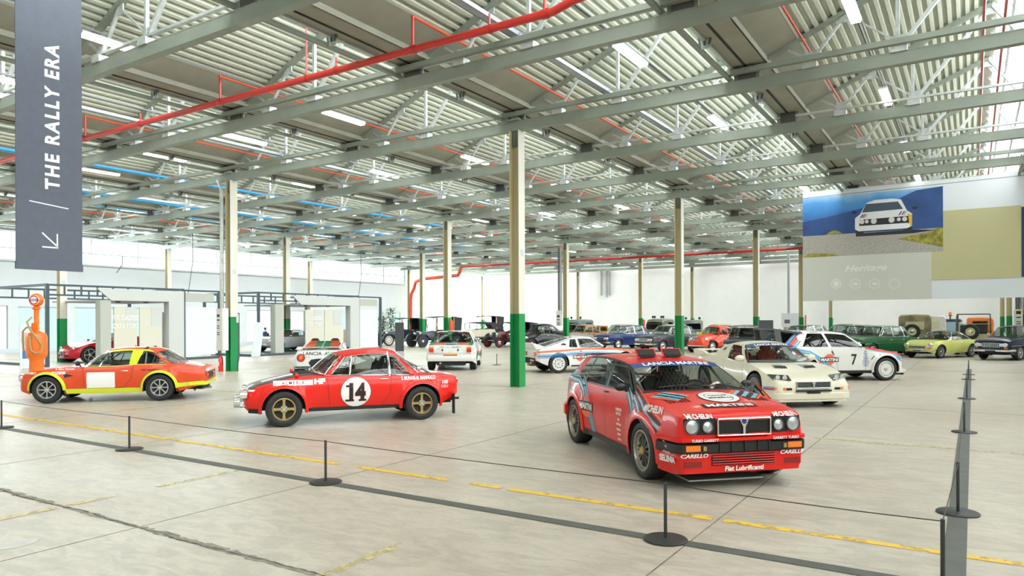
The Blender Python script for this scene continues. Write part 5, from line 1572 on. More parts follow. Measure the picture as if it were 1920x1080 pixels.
def classic(name, label, kind, near, h, col, group=None, seat=SEATT, side=1, **o):
    p = paint(name + '_paint', col)
    if kind == 'saloon':     # boxy 1960s three-box
        sp = dict(wb=2.62, R=.32, RA=.36, sill=.22, tw=.17, p=3, flare=.012, kb=.06, kt=.04,
                  w=[(-2.28, .62), (-2.2, .73), (-1.6, .79), (0, .81), (1.5, .79), (2.0, .75), (2.1, .66)],
                  top=[(-2.28, .72), (-2.22, .86), (-1.9, .92), (-1.2, .97), (.7, .98), (1.0, .97), (1.7, .92), (2.02, .84), (2.1, .74)], crown=.04,
                  cab=(-1.15, .65), low=[(-2.28, .36), (-2.0, .25), (1.9, .24), (2.1, .34)],
                  gh=dict(cols=[(.80, .33), 'p', (.74, .30), 'g', (-.12, -.12), ('p', CHROME), (-.17, -.17), 'g', (-.95, -.85), ('p', CHROME), (-1.0, -.9), 'g', (-1.28, -1.02), 'p', (-1.42, -1.12)],
                          roof=[(.33, 1.40), (-.3, 1.44), (-1.12, 1.41)], yr=.60, crown=.045, curv=(.10, .05, .10, .05), frac=(.03, .9), trim=CHROME, insf=.04, insr=.05))
    elif kind == 'round':    # small 1930s-50s rounded saloon with bulging wings
        sp = dict(wb=2.45, R=.33, RA=.38, sill=.25, tw=.15, p=2.0, flare=.05, flw=.2, kb=.08, kt=.16, tm=.4,
                  w=[(-2.0, .42), (-1.9, .56), (-1.5, .70), (-.4, .76), (.6, .74), (1.4, .70), (1.75, .54), (1.86, .36)],
                  top=[(-2.0, .45), (-1.93, .66), (-1.6, .92), (-1.1, 1.02), (.2, 1.02), (.6, 1.03), (1.1, .99), (1.6, .88), (1.8, .72), (1.86, .5)], crown=[(-2, .08), (-1.2, .10), (.3, .06), (.8, .20), (1.5, .24), (1.86, .1)],
                  cab=(-.95, .4), low=[(-2, .34), (-1.6, .28), (1.6, .26), (1.86, .34)],
                  gh=dict(cols=[(.56, .26), 'p', (.46, .2), 'g', (-.22, -.22), 'p', (-.30, -.30), 'g', (-.90, -.78), 'p', (-1.45, -.92)],
                          roof=[(.26, 1.43), (-.2, 1.50), (-.6, 1.47), (-.92, 1.36)], yr=.50, yrear=.42, crown=.06, curv=(.06, .05, .2, .12), frac=(.06, .82), bulge=.05, insf=.08, insr=.30, rbt=.35, rtt=.85))
    elif kind == 'open':     # low 1960s two-seater
        sp = dict(wb=2.30, R=.30, RA=.34, sill=.20, tw=.17, p=2.8, flare=.015, kb=.07, kt=.05,
                  w=[(-2.1, .50), (-2.0, .64), (-1.4, .78), (0, .79), (1.2, .76), (1.62, .68), (1.75, .52)],
                  top=[(-2.1, .60), (-2.05, .70), (-1.6, .80), (-1.0, .86), (0, .82), (.5, .84), (.9, .83), (1.4, .76), (1.68, .64), (1.75, .54)], crown=[(-2.1, .02), (0, .02), (.6, .03), (1.2, .0), (1.75, .03)],
                  cab=(-.85, .40), low=[(-2.1, .38), (-1.8, .28), (1.5, .21), (1.75, .30)],
                  gh=dict(cols=[(.46, .02), ('p', CHROME), (.40, -.01), 'g', (-.45, -.42), 'p', (-.50, -.46), 'g', (-1.0, -.72), 'p', (-1.22, -.80)],
                          roof=[(.02, 1.17), (-.4, 1.20), (-.8, 1.15)], yr=.52, yrear=.48, crown=.04, curv=(.12, .06, .06, .03), frac=(.03, .88), wf=CHROME, insf=.03, roofm=o.get('top', BLACK), pillar=o.get('top', BLACK), rf=o.get('top', BLACK)))
    elif kind == 'coupe':    # modern curved coupe
        sp = dict(wb=2.65, R=.35, RA=.385, sill=.20, tw=.26, p=2.4, flare=.05, flw=.3, kb=.08, kt=.12, tm=.5,
                  w=[(-1.95, .60), (-1.85, .78), (-1.2, .90), (-.2, .82), (1.2, .88), (1.7, .76), (1.98, .48), (2.05, .28)],
                  top=[(-1.95, .70), (-1.9, .84), (-1.4, .96), (-.6, .93), (.5, .92), (.95, .88), (1.6, .74), (1.95, .58), (2.05, .45)], crown=[(-1.95, .03), (-1, .05), (.4, .03), (1.2, -.02), (2.05, .04)],
                  cab=(-.75, .25), gh=dict(cols=[(.60, -.1), 'p', (.45, -.15), 'g', (-.85, -.65), 'p', (-1.35, -.75)], roof=[(-.1, 1.25), (-.4, 1.30), (-.75, 1.27)], yr=.48, crown=.05, curv=(.22, .1, .05, .05), frac=(.04, .85), bulge=.04))
    sp['paint'] = p; sp['wheel'] = dict(style=o.get('ws', 'cap'), face=o.get('wf', ALU), n=o.get('wn', 8))
    if kind in ('coupe',): sp['wheel']['rr'] = .26
    for k in ('R', 'RA', 'dz'):
        if k in o: sp[k] = o[k]
    if 'H' in o:
        k = o['H']; sp['gh']['roof'] = [(a, b * k) for a, b in sp['gh']['roof']]
    if 'glass' in o: sp['gh']['glass'] = o['glass']
    if 'pillar' in o: sp['gh']['pillar'] = o['pillar']
    if 'roofm' in o: sp['gh']['roofm'] = o['roofm']
    at, hh = place(near, h, sp['wb'], 1.5, side)
    c = Car(name, label, at, heading(*hh), sp, group=group)
    c.shell(); c.house(); c.inside(-.05 if kind != 'coupe' else -.3, seat=seat, hr=False, bench=-.85 if kind == 'saloon' else None)
    if o.get('open_top'):
        pass
    W = c.W
    if kind == 'saloon':
        c.bumper(.42, .10, CHROME, off=.06, ext=.35); c.bumper(.42, .10, CHROME, sgn=-1, off=.06, ext=.35, name='rear_bumper')
        c.grille(-.34, .34, .56, .74, nh=7, nv=9, d=.02)
        ls = (.43, .60) if o.get('quad', 1) else (.56,)
        for sg in (1, -1):
            for y in ls: c.round_light(sg * y, .66, .075 if len(ls) > 1 else .09)
            c.block('tail_light', sg * .50, sg * .66, .56, .68, REDL, sgn=-1)
            c.block('indicator_light', sg * .52, sg * .66, .51, .545, AMBER, d=.02)
        c.seam([(.74, .95), (.80, .5), (.78, .28), (-.12, .27), (-.14, .95)]); c.seam([(-.14, .27), (-.90, .28), (-1.02, .55), (-.98, .95)], name='rear_door_seam')
        c.seam([(2.0, .62), (0, .66), (-2.1, .62)], CHROME, .014, name='side_moulding'); c.handle(.05, .80); c.handle(-.85, .80)
        c.block('number_plate', -.2, .2, .34, .43, BLACK, d=.09)
    elif kind == 'round':
        c.bumper(.38, .07, CHROME, off=.07, ext=.2); c.grille(-.20, .20, .50, .86, nv=13, d=.02)
        for sg in (1, -1):
            c.round_light(sg * .50, .72, .095, depth=.09)
            c.block('tail_light', sg * .38, sg * .46, .55, .63, REDL, sgn=-1)
        c.seam([(.46, .98), (.50, .4), (-.22, .38), (-.26, .98)]); c.handle(-.15, .86)
        for xw in (c.wb / 2, -c.wb / 2): arch_band(c, xw, .05, p, lip=.05)
        b = MB(); sg = 1
        for sg in (1, -1): b.box(-.80, .82, sg * .70, sg * .80, .26, .30, BLACK)
        b.build('running_board', c.root)
    elif kind == 'open':
        c.bumper(.40, .06, CHROME, off=.05, ext=.35); c.bumper(.42, .06, CHROME, sgn=-1, off=.05, ext=.35, name='rear_bumper')
        c.grille(-.38, .38, .44, .56, nh=6, nv=7, d=.015)
        for sg in (1, -1):
            c.round_light(sg * .56, .60, .09, depth=.05); c.block('indicator_light', sg * .46, sg * .62, .44, .475, AMBER, d=.02)
            c.block('tail_light', sg * .40, sg * .60, .52, .62, REDL, sgn=-1)
        c.block('number_plate', -.16, .16, .34, .41, BLACK, d=.06)
        c.seam([(.42, .80), (.40, .3), (-.45, .3), (-.52, .80)]); c.handle(-.38, .70); c.mirror(.36, m=CHROME, r=.045)
    else:
        c.grille(-.12, .12, .28, .52, nh=5); 
        for sg in (1, -1):
            c.round_light(sg * .50, .62, .10, depth=.02); c.block('air_intake', sg * .22, sg * .42, .28, .38, BLACK)
            c.block('tail_light', sg * .45, sg * .62, .66, .74, REDL, sgn=-1)
        c.seam([(.55, .9), (.60, .3), (-.6, .3), (-.75, .6), (-.72, .92)]); c.mirror(.45, m=p)
    return c


HR = (-.82, -.57)
classic('blue_saloon', 'royal blue 1960s saloon with chrome window frames left of the dark grey saloon', 'saloon', (6.6, 44.6), HR, (.006, .022, .12), wf=CHROME)
classic('grey_saloon', 'charcoal 1960s saloon with four round headlamps partly behind a green column', 'saloon', (8.57, 40.8), (-.84, -.54), (.035, .045, .055), quad=1)
classic('red_small_saloon', 'bright orange-red rounded small saloon behind the cream wedge coupe', 'round', (10.9, 38.9), (-.80, -.6), (.72, .06, .02), H=.95)
classic('black_round_saloon', 'glossy black 1930s saloon with burgundy wheels between the burgundy tourer and wood-bodied estate', 'round', (1.25, 44.6), (-.80, -.60), (.008, .009, .014), wf=mat('burgundy_rim', (.22, .01, .02), .35), H=1.03)
classic('small_black_saloon', 'black upright small saloon right behind the nearest green column', 'round', (.2, 52), (-.8, -.6), (.012, .012, .014), H=1.05)
classic('green_saloon', 'dark green 1960s saloon behind the white number 7 rally car', 'saloon', (17.0, 33.8), (-.90, -.44), (.012, .10, .035), quad=1, roofm=paint('green_roof', (.05, .12, .05)))
classic('yellow_spider', 'pale yellow two-seater sports car with a dark soft top', 'open', (19.4, 32.4), (-.886, -.464), (.66, .68, .20), wf=ALU, ws='star', wn=8)
c_ = classic('navy_saloon', 'navy blue squarish saloon with rectangular headlamps at the end of the front row', 'saloon', (21.6, 30.5), (-.87, -.49), (.004, .008, .035), quad=0, ws='star')
for sg in (1, -1): c_.block('headlamp_panel', sg * .36, sg * .64, .60, .73, LAMP, d=.05)
classic('olive_small_saloon', 'dark olive rounded saloon behind the wing of the white number 7 car', 'saloon', (16.2, 40.5), (-.85, -.5), (.05, .09, .05))
classic('green_boxy_saloon', 'dark green boxy saloon in the back row below a thin column', 'saloon', (21.4, 46.5), (-.85, -.5), (.02, .07, .04))
classic('dark_fastback', 'very dark saloon with bright windscreen just behind the green saloon', 'saloon', (18.4, 38.2), (-.85, -.5), (.02, .025, .02))
classic('silver_saloon', 'pale silver saloon beside the standing black panel', 'saloon', (13.9, 46), (-.6, -.8), (.35, .36, .35))
classic('pink_saloon', 'pale red-roofed saloon in the back row above the blue saloon', 'saloon', (8.0, 57), (-.85, -.5), (.45, .5, .5), roofm=paint('pink_roof', (.6, .16, .18)))
classic('yellow_roof_saloon', 'small saloon with a yellow roof behind the orange-red one', 'saloon', (14.6, 50.5), (-.7, -.7), (.5, .5, .05))
classic('lime_roof_saloon', 'small lime-roofed saloon behind the glossy black one', 'saloon', (1.6, 58), (-.8, -.6), (.45, .5, .03))
classic('black_rear_saloon', 'black rounded saloon behind the wood-bodied estate', 'round', (4.0, 51), (-.8, -.6), (.02, .025, .03))
classic('white_back_saloon', 'white saloon glimpsed between blue and charcoal saloons', 'saloon', (10.5, 49.6), (-.8, -.6), (.6, .6, .6))
classic('black_back_saloon', 'black saloon behind the orange-red one, bonnet showing past it', 'saloon', (13.4, 42.6), (-.86, -.5), (.015, .017, .02))
# dark mid-engined car with a raised tail
c_ = classic('dark_winged_car', 'dark winged rally car behind the standing black panel', 'saloon', (10.9, 31.5), (-.45, -.89), (.03, .035, .04), H=1.02, glass=DGLASS)
c_.text('windscreen_lettering', c_.ws_map(.9, .012, .6), 'LANCIA MARTINI', .085, WHITE, width=1.1, bold=.03)
b = MB(); b.prism([(-1.7, 1.30), (-2.3, 1.50), (-2.35, 1.46), (-1.75, 1.24)], -.7, .7, 'y', DGREY)
for sg in (1, -1): b.prism([(-1.7, .95), (-2.2, .92), (-2.3, 1.49), (-1.7, 1.29)], sg * .68, sg * .71, 'y', DGREY)
b.build('tail_wing', c_.root)
# wood-bodied estate
WOOD = mat('varnished_wood', (.42, .20, .05), .35, coat=.4, noise=.3, nscale=14)
WBE = paint('estate_paint', (.32, .27, .22))
c_ = classic('wood_estate', 'small beige estate car with varnished wood body framing', 'round', (4.35, 47.6), (-.82, -.57), (.26, .22, .18), H=.98, pillar=WOOD, roofm=WBE)
b = MB()
for sg in (1, -1):
    for x in (-.25, -.95, -1.35): b.bar((x, sg * .80, .5), (x, sg * .72, .98), .06, .02, WOOD, (1, 0, 0))
    b.bar((.4, sg * .79, .92), (-1.5, sg * .66, .92), .02, .06, WOOD)
b.build('wood_framing', c_.root)
b = MB(); b.prism([(-.8, 1.0), (-1.75, .96), (-1.6, 1.42), (-.85, 1.44)], -.60, .60, 'y', WBE); b.build('estate_body', c_.root)
for sg in (1, -1):
    b = MB(); b.prism([(-.92, 1.08), (-1.55, 1.06), (-1.46, 1.34), (-.94, 1.36)], sg * .601, sg * .61, 'y', DGLASS); b.build('rear_side_window', c_.root)
    b = MB(); b.prism([(-.86, 1.03), (-1.64, 1.0), (-1.54, 1.39), (-.88, 1.41)], sg * .595, sg * .604, 'y', WOOD); b.build('wood_panel', c_.root)
# cars inside the two display booths
a = heading(*(0, 1))
RED8 = (.45, .004, .012)


def at_hall(wx, wy, wb, name, label, kind, col, yaw, **o):
    X, Y = (CY * wx + SY * wy), (-SY * wx + CY * wy)
    return classic(name, label, kind, (X, Y), (CY * math.cos(yaw) + SY * math.sin(yaw), -SY * math.cos(yaw) + CY * math.sin(yaw)), col, side=1, **o)


at_hall(-32.9, 16.55, 2.65, 'red_curved_coupe', 'deep red curvaceous coupe inside the nearer display booth', 'coupe', RED8, math.radians(-88), ws='star', wn=5)
at_hall(-32.5, 26.6, 2.3, 'silver_open_sports_car', 'silver open sports car on the dark plinth of the farther booth', 'open', (.36, .38, .39), math.radians(-88), ws='star', dz=.12, top=paint('silver_top', (.3, .32, .33)), R=.32, RA=.36)


# ---- vintage tourers ------------------------------------------------------------------
def vintage(name, label, near, h, col, wheelface, spoked=True, canopy=None, fold=None, wingm=BLACK, closed=False, R=.40, hood_z=1.12, spare=False, top=None):
    wb = 2.9; at, hh = place(near, h, wb, 1.35)
    p = paint(name + '_paint', col); r = thing(name, label, 'car', (at[0], at[1], 0), heading(*hh))
    def arc(x0, n=12, a0=0, a1=PI, rr=R + .07): return [(x0 + rr * math.cos(lerp(a0, a1, k / n)), R + rr * math.sin(lerp(a0, a1, k / n))) for k in range(n + 1)]
    fx, bx = wb / 2, -wb / 2
    b = MB()        # bonnet, tapered, with rounded top
    secs = []
    for x, w, z in ((1.30, .26, hood_z - .06), (.75, .33, hood_z - .02), (.35, .42, hood_z + .02), (.28, .52, hood_z + .03)):
        secs.append([(x, -w, .5), (x, -w, z - .14), (x, -w * .8, z - .03), (x, 0, z), (x, w * .8, z - .03), (x, w, z - .14), (x, w, .5)])
    vv = [q for s_ in secs for q in s_]
    b.add(vv, [(i * 7 + j, i * 7 + j + 1, (i + 1) * 7 + j + 1, (i + 1) * 7 + j) for i in range(3) for j in range(6)] + [tuple(range(7))], p)
    b.build('bonnet', r, 40)
    b = MB()        # tub
    prof = [(.28, .48), (.28, hood_z + .03), (.20, hood_z - .02), (-.1, hood_z - .06), (-.5, hood_z - .05), (-1.2, hood_z - .02), (-1.85, hood_z), (-1.98, hood_z - .25), (-1.85, .48)]
    for sg in (1, -1): b.prism(prof, sg * .60, sg * .56, 'y', p)
    b.box(-1.95, .28, -.6, .6, .46, .56, DARK); b.prism([(-1.80, .5), (-1.88, hood_z), (-1.98, hood_z - .25), (-1.9, .5)], -.58, .58, 'y', p); b.build('body', r, 30)
    b = MB(); b.cbox((1.33, 0, hood_z - .30), (.08, .50, .56), CHROME, .03); b.cbox((1.375, 0, hood_z - .30), (.01, .42, .46), BLACK); b.build('radiator', r, 40)
    for sg in (1, -1):
        b = MB()
        pts = [(fx + .02 + R + .12, R + .05)] + arc(fx, 10, .25, PI * .80) + [(fx - .62, .55), (.5, .34), (bx + .62, .32)]
        vs = []
        for x, z in pts:
            vs += [(x, sg * .54, z), (x, sg * .58, z + .03), (x, sg * .76, z + .02), (x, sg * .80, z - .04)]
        b.add(vs, [(i * 4 + j, i * 4 + j + 1, (i + 1) * 4 + j + 1, (i + 1) * 4 + j) for i in range(len(pts) - 1) for j in range(3)], wingm); b.build('front_wing', r, 50)
        b = MB(); pts = [(bx + .62, .32)] + arc(bx, 10, .6, PI * .95); vs = []
        for x, z in pts:
            vs += [(x, sg * .54, z), (x, sg * .58, z + .03), (x, sg * .76, z + .02), (x, sg * .80, z - .04)]
        b.add(vs, [(i * 4 + j, i * 4 + j + 1, (i + 1) * 4 + j + 1, (i + 1) * 4 + j) for i in range(len(pts) - 1) for j in range(3)], wingm); b.build('rear_wing', r, 50)
        b = MB(); b.lathe([(.001, -.16), (.07, -.12), (.115, 0), (.12, .03), (.10, .035), (.001, .04)], CHROME, 18, 'x', (1.42, sg * .36, hood_z - .20)); b.build('headlamp', r, 40)
        b = MB(); b.prism([(.25, .60), (.25, hood_z - .08), (-.35, hood_z - .10), (-.35, .60)], sg * .601, sg * .606, 'y', p); b.build('door', r)
    b = MB(); b.tube([(1.62, -.62, .48), (1.66, 0, .48), (1.62, .62, .48)], .025, CHROME, 8)
    for sg in (1, -1): b.bar((1.62, sg * .35, .48), (.9, sg * .35, .5), .05, .06, BLACK)
    b.build('front_bumper', r)
    b = MB()
    for sg in (1, -1): b.bar((1.5, sg * .36, .48), (-2.0, sg * .40, .50), .05, .08, BLACK)
    for x in (fx, bx): b.tube([(x, -.6, R), (x, .6, R)], .04, BLACK, 8)
    b.build('chassis', r)
    rr = R * .74 if spoked else R * .66
    ms = wheel_meshes(R, .13, rr, 'spoke' if spoked else 'cap', wheelface, 10)
    put_wheels(r, [(x, sg * .68, R) for x in (fx, bx) for sg in (1, -1)], ms)
    if spare:
        s_ = link('spare_wheel', ms[0], r, (.62, .74, .82), 0); link('rim', ms[1], s_); link('hub_cap', ms[2], s_)
    for x, nm in ((-.35, 'front_seat'), (-1.3, 'rear_seat')):
        b = MB(); b.cbox((x, 0, .75), (.5, 1.05, .2), SEATT if col[0] > .3 else SEATB, .05); b.cbox((x - .26, 0, .98), (.16, 1.05, .40), SEATT if col[0] > .3 else SEATB, .06); b.build(nm, r)
    b = MB()
    for sg in (1, -1): b.bar((.26, sg * .55, hood_z), (.18, sg * .55, hood_z + .50), .03, .03, CHROME)
    for z, x in ((hood_z + .01, .26), (hood_z + .50, .18)): b.bar((x, -.55, z), (x, .55, z), .03, .03, CHROME)
    b.build('windscreen_frame', r); b = MB(); b.add([(.26, -.54, hood_z), (.26, .54, hood_z), (.18, .54, hood_z + .5), (.18, -.54, hood_z + .5)], [(0, 1, 2, 3)], GLASS); b.build('windscreen', r)
    st = MB(); st.tube([(-.02 + .05 * math.sin(2 * PI * k / 14), .28 + .2 * math.cos(2 * PI * k / 14), 1.15 + .2 * math.sin(2 * PI * k / 14)) for k in range(14)], .015, BLACK, 6, close=True); st.build('steering_wheel', r)
    tm = top or mat('canvas_black', (.03, .035, .04), .8)
    if canopy:
        zt = canopy; b = MB(); xs_ = [.50, .30, -.3, -.9, -1.5, -1.95]; zz = [zt - .08, zt - .02, zt, zt + .01, zt - .01, zt - .06]; vs = []
        for x, z in zip(xs_, zz):
            for k in range(7):
                u = -1 + k / 3; vs.append((x, .62 * u, z + .05 * (1 - u * u)))
        n = len(xs_); b.add(vs, [(i * 7 + j, i * 7 + j + 1, (i + 1) * 7 + j + 1, (i + 1) * 7 + j) for i in range(n - 1) for j in range(6)], tm)
        b.add([(x, y, z - .02) for x, y, z in vs], [(i * 7 + j, i * 7 + j + 1, (i + 1) * 7 + j + 1, (i + 1) * 7 + j) for i in range(n - 1) for j in range(6)], tm)
        for sg in (1, -1): b.add([(-1.2, sg * .62, zt), (-1.95, sg * .62, zt - .06), (-1.90, sg * .58, hood_z), (-1.35, sg * .58, hood_z)], [(0, 1, 2, 3)], tm)
        b.add([(-1.95, -.62, zt - .06), (-1.95, .62, zt - .06), (-1.90, .58, hood_z), (-1.90, -.58, hood_z)], [(0, 1, 2, 3)], tm)
        b.build('canopy', r, 40)
        b = MB()
        for x, t in ((.22, .30), (-.55, -.55), (-1.25, -1.2)):
            for sg in (1, -1): b.bar((x, sg * .57, hood_z - .05), (t, sg * .60, zt - .02), .025, .025, WOOD if closed else BLACK)
        b.build('canopy_post', r)
        if closed:
            for sg in (1, -1):
                b = MB(); b.prism([(-.6, hood_z), (-.6, zt - .02), (-.66, zt - .02), (-.66, hood_z)], sg * .56, sg * .62, 'y', WOOD); b.prism([(-1.2, hood_z), (-1.2, zt), (-1.27, zt), (-1.27, hood_z)], sg * .56, sg * .62, 'y', WOOD); b.build('door_post', r)
    if fold:
        b = MB(); b.prism([(.3, hood_z + .50), (-1.0, hood_z + .58), (-1.9, hood_z + .52), (-2.15, hood_z + .40), (-2.0, hood_z + .05), (-1.75, hood_z - .02), (-1.55, hood_z + .38), (-.2, hood_z + .47)], -.62, .62, 'y', tm); b.build('soft_top', r)
        b = MB()
        for sg in (1, -1): b.bar((.2, sg * .6, hood_z + .02), (.22, sg * .6, hood_z + .5), .02, .02, BLACK); b.bar((-.8, sg * .6, hood_z - .02), (-1.2, sg * .6, hood_z + .5), .02, .02, BLACK)
        b.build('hood_stick', r)
    return r


DSP = mat('dark_spokes', (.05, .06, .08), .4)
WSP = mat('white_spokes', (.7, .68, .6), .5)
vintage('veteran_tourer', 'dark navy veteran tourer with pale spoked wheels behind the grey standing panel', (-8.95, 52), (-.75, -.66), (.01, .014, .03), WSP, canopy=2.0, R=.42)
vintage('canopied_tourer', 'dark blue-grey tourer with a raised canopy and dark spoked wheels', (-6.05, 48.6), (-.75, -.66), (.03, .04, .06), DSP, canopy=2.08, closed=True, R=.43)
vintage('cream_tourer', 'long cream vintage tourer with a black folding hood', (-4.4, 55.2), (-.92, -.39), (.62, .58, .46), DSP, fold=True, R=.38, hood_z=1.15)
vintage('black_landaulet', 'black vintage car with a flat roof on posts behind the cream tourer', (-3.8, 62), (-.92, -.39), (.02, .022, .02), DSP, canopy=2.2, closed=True)
vintage('burgundy_tourer', 'burgundy vintage car with black wings and burgundy disc wheels', (-.86, 47.8), (-.80, -.60), (.16, .01, .02), mat('burgundy_rim', (.22, .01, .02), .35), spoked=False, fold=None, canopy=1.68, R=.33, hood_z=1.05, spare=True)


# ---- field cars -----------------------------------------------------------------------------
def field_car(name, label, at, h, col, canvas=None, cage=False, spare=True, lamps=0, Ht=1.95, hard=None, tyre_back=True):
    L = math.hypot(*h); hx, hy = h[0] / L, h[1] / L
    r = thing(name, label, 'car', (*plan(*at), 0), heading(hx, hy)); p = paint(name + '_paint', col)
    b = MB(); b.prism([(1.85, .50), (1.85, .98), (.75, 1.06), (.70, 1.02), (-1.80, 1.02), (-1.82, .50), (-1.62, .5), (-1.5, .85), (-.9, .85), (-.78, .45), (.78, .45), (.9, .85), (1.5, .85), (1.62, .5)], -.78, .78, 'y', p); b.build('body', r)
    b = MB(); b.box(-1.7, 1.7, -.6, .6, .42, .6, DARK)
    for sg in (1, -1): b.prism([(1.9, .80), (1.8, .90), (.8, .92), (.7, .80)], sg * .78, sg * .86, 'y', p)
    b.build('chassis', r)
    ms = wheel_meshes(.38, .22, .20, 'cap', mat('cream_rim', (.62, .58, .36), .5), 8)
    put_wheels(r, [(x, sg * .70, .38) for x in (1.2, -1.2) for sg in (1, -1)], ms)
    if spare:
        w = link('spare_wheel', ms[0], r, (-1.98, .12, 1.15)); w.rotation_euler = (0, 0, PI / 2); link('rim', ms[1], w); link('hub_cap', ms[2], w)
    for sg in (1, -1):
        b = MB(); b.lathe([(.09, -.02), (.09, .03), (.001, .04)], LAMP, 16, 'x', (1.86, sg * .50, .80)); b.build('headlight', r, 40)
        b = MB(); b.lathe([(.07, .02), (.065, -.035), (.001, -.04)], REDL, 14, 'x', (-1.82, sg * .64, .85)); b.build('tail_light', r, 40)
    b = MB(); b.box(1.85, 1.97, -.8, .8, .46, .58, GREY); b.build('bumper', r)
    b = MB()
    for sg in (1, -1): b.bar((.72, sg * .70, 1.02), (.62, sg * .68, 1.52), .04, .04, p)
    b.bar((.62, -.68, 1.52), (.62, .68, 1.52), .04, .04, p); b.build('windscreen_frame', r)
    b = MB(); b.add([(.72, -.68, 1.05), (.72, .68, 1.05), (.62, .66, 1.50), (.62, -.66, 1.50)], [(0, 1, 2, 3)], GLASS); b.build('windscreen', r)
    for sg in (1, -1):
        b = MB(); b.cbox((0, sg * .36, 1.02), (.45, .45, .12), SEATB, .04); b.cbox((-.25, sg * .36, 1.26), (.1, .45, .42), SEATB, .03); b.build('seat', r)
    if canvas:
        b = MB(); x0, x1 = .60, -1.84
        secs = []
        for x, d, w in ((x0, -.28, .70), (x0 - .2, -.06, .72), (-.6, 0, .74), (x1 + .12, -.01, .74), (x1, -.07, .72)):
            z = Ht + d
            secs.append([(x, -w, 1.02), (x, -w, z - .12), (x, -w + .10, z - .01), (x, 0, z + .02), (x, w - .10, z - .01), (x, w, z - .12), (x, w, 1.02)])
        vv = [q for s_ in secs for q in s_]
        b.add(vv, [(i * 7 + j, i * 7 + j + 1, (i + 1) * 7 + j + 1, (i + 1) * 7 + j) for i in range(4) for j in range(6)] + [tuple(range(28, 35))], canvas); b.build('canvas_top' if not hard else 'hard_top', r, 40)
        wm = DGLASS if hard else mat('plastic_window', (.55, .52, .32), .3)
        b = MB(); b.box(x1 - .012, x1 - .004, -.42, .42, 1.25, 1.65, wm); b.build('rear_window', r)
        for sg in (1, -1):
            b = MB(); b.box(-1.45, -.5, sg * .742, sg * .75, 1.25, 1.62, wm); b.build('side_window', r)
    if cage:
        b = MB(); k = BLACK; zt = Ht
        for sg in (1, -1):
            b.tube([(.62, sg * .72, 1.02), (.50, sg * .70, zt - .1), (.3, sg * .68, zt), (-1.55, sg * .68, zt), (-1.75, sg * .70, zt - .12), (-1.80, sg * .72, 1.02)], .022, k, 7)
            b.tube([(-.6, sg * .72, 1.02), (-.6, sg * .70, zt)], .022, k, 7); b.tube([(-.6, sg * .7, zt - .05), (-1.75, sg * .70, 1.1)], .018, k, 7)
            b.tube([(.6, sg * .74, 1.5), (-1.8, sg * .74, 1.5)], .018, k, 7)
        for x in (.3, -.6, -1.55): b.tube([(x, -.68, zt), (x, .68, zt)], .02, k, 7)
        b.build('roll_cage', r, 60)
    for i in range(lamps):
        y = lerp(-.55, .55, i / max(1, lamps - 1)); b = MB(); b.lathe([(.001, -.06), (.08, -.05), (.10, .02), (.09, .03), (.001, .035)], BLACK, 16, 'x', (-.4 + (i % 2) * .5, y, Ht + .14)); b.bar((-.4 + (i % 2) * .5, y, Ht - .02), (-.4 + (i % 2) * .5, y, Ht + .06), .03, .03, BLACK); b.build('roof_lamp', r, 40)
    return r


CAMO = mat('camouflage_canvas', (.24, .20, .11), .9, noise=.5, nscale=2.2, bump=.4)
TAN = mat('pale_canvas', (.58, .57, .52), .9, noise=.06, bump=.3)
OLIVE = paint('olive_paint', (.15, .17, .12))
field_car('camouflaged_field_car', 'field car with camouflaged canvas top and rear spare wheel', (21.6, 38.4), (.50, .86), (.35, .35, .28), canvas=CAMO, Ht=2.02)
field_car('pale_canvas_field_car', 'field car with a pale canvas top and square window', (25.7, 43.9), (.52, .86), (.5, .52, .5), canvas=TAN, Ht=2.0, spare=False)
r_ = field_car('beige_field_car', 'beige open field car with black roll cage and rear spare wheel', (23.7, 36.8), (.55, .83), (.56, .48, .27), cage=True, Ht=2.02)
field_car('orange_field_car', 'orange-roofed off-road car behind the black roll cage', (31.6, 48.4), (.55, .83), (.70, .17, .03), canvas=mat('orange_top', (.75, .2, .04), .5), hard=True, Ht=1.90, spare=False)
field_car('green_hardtop_field_car', 'dark green off-road car behind the navy saloon', (27.3, 36.0), (-.85, -.5), (.03, .08, .05), canvas=mat('dark_top', (.04, .06, .05), .4), hard=True, Ht=1.84, spare=False)
field_car('lamped_off_roader', 'olive off-road vehicle with four roof lamps beside the charcoal saloon', (11.8, 58.2), (-.55, -.83), (.16, .19, .13), canvas=OLIVE, hard=True, lamps=4, Ht=1.92, spare=False)
field_car('small_lamped_off_roader', 'grey-green off-road vehicle with two roof lamps behind the wood-bodied estate', (5.1, 58.0), (-.55, -.83), (.12, .15, .13), canvas=mat('greygreen_top', (.14, .17, .16), .4), hard=True, lamps=2, Ht=1.88, spare=False)
field_car('olive_van', 'olive off-road vehicle behind the green column with a twin lamp', (14.6, 58), (-.3, -.95), (.14, .16, .13), canvas=mat('vantop', (.15, .17, .14), .4), hard=True, lamps=2, Ht=1.80, spare=False)
r_ = thing('beacon_truck', 'small pale blue cab with an orange beacon beside the pale canvas field car', 'truck', (*plan(28.6, 46.8), 0), heading(-.6, -.8))
b = MB(); b.cbox((0, 0, 1.05), (1.6, 1.4, 1.1), mat('cab_blue', (.30, .42, .52), .4), .1); b.build('cab', r_)
b = MB(); b.cbox((.05, 0, 1.66), (1.2, 1.25, .25), DGLASS, .06); b.build('windscreen', r_)
b = MB(); b.lathe([(.04, 1.78), (.04, 1.98), (.10, 1.99), (.10, 2.03)], BLACK, 12, 'z'); b.build('beacon_post', r_)
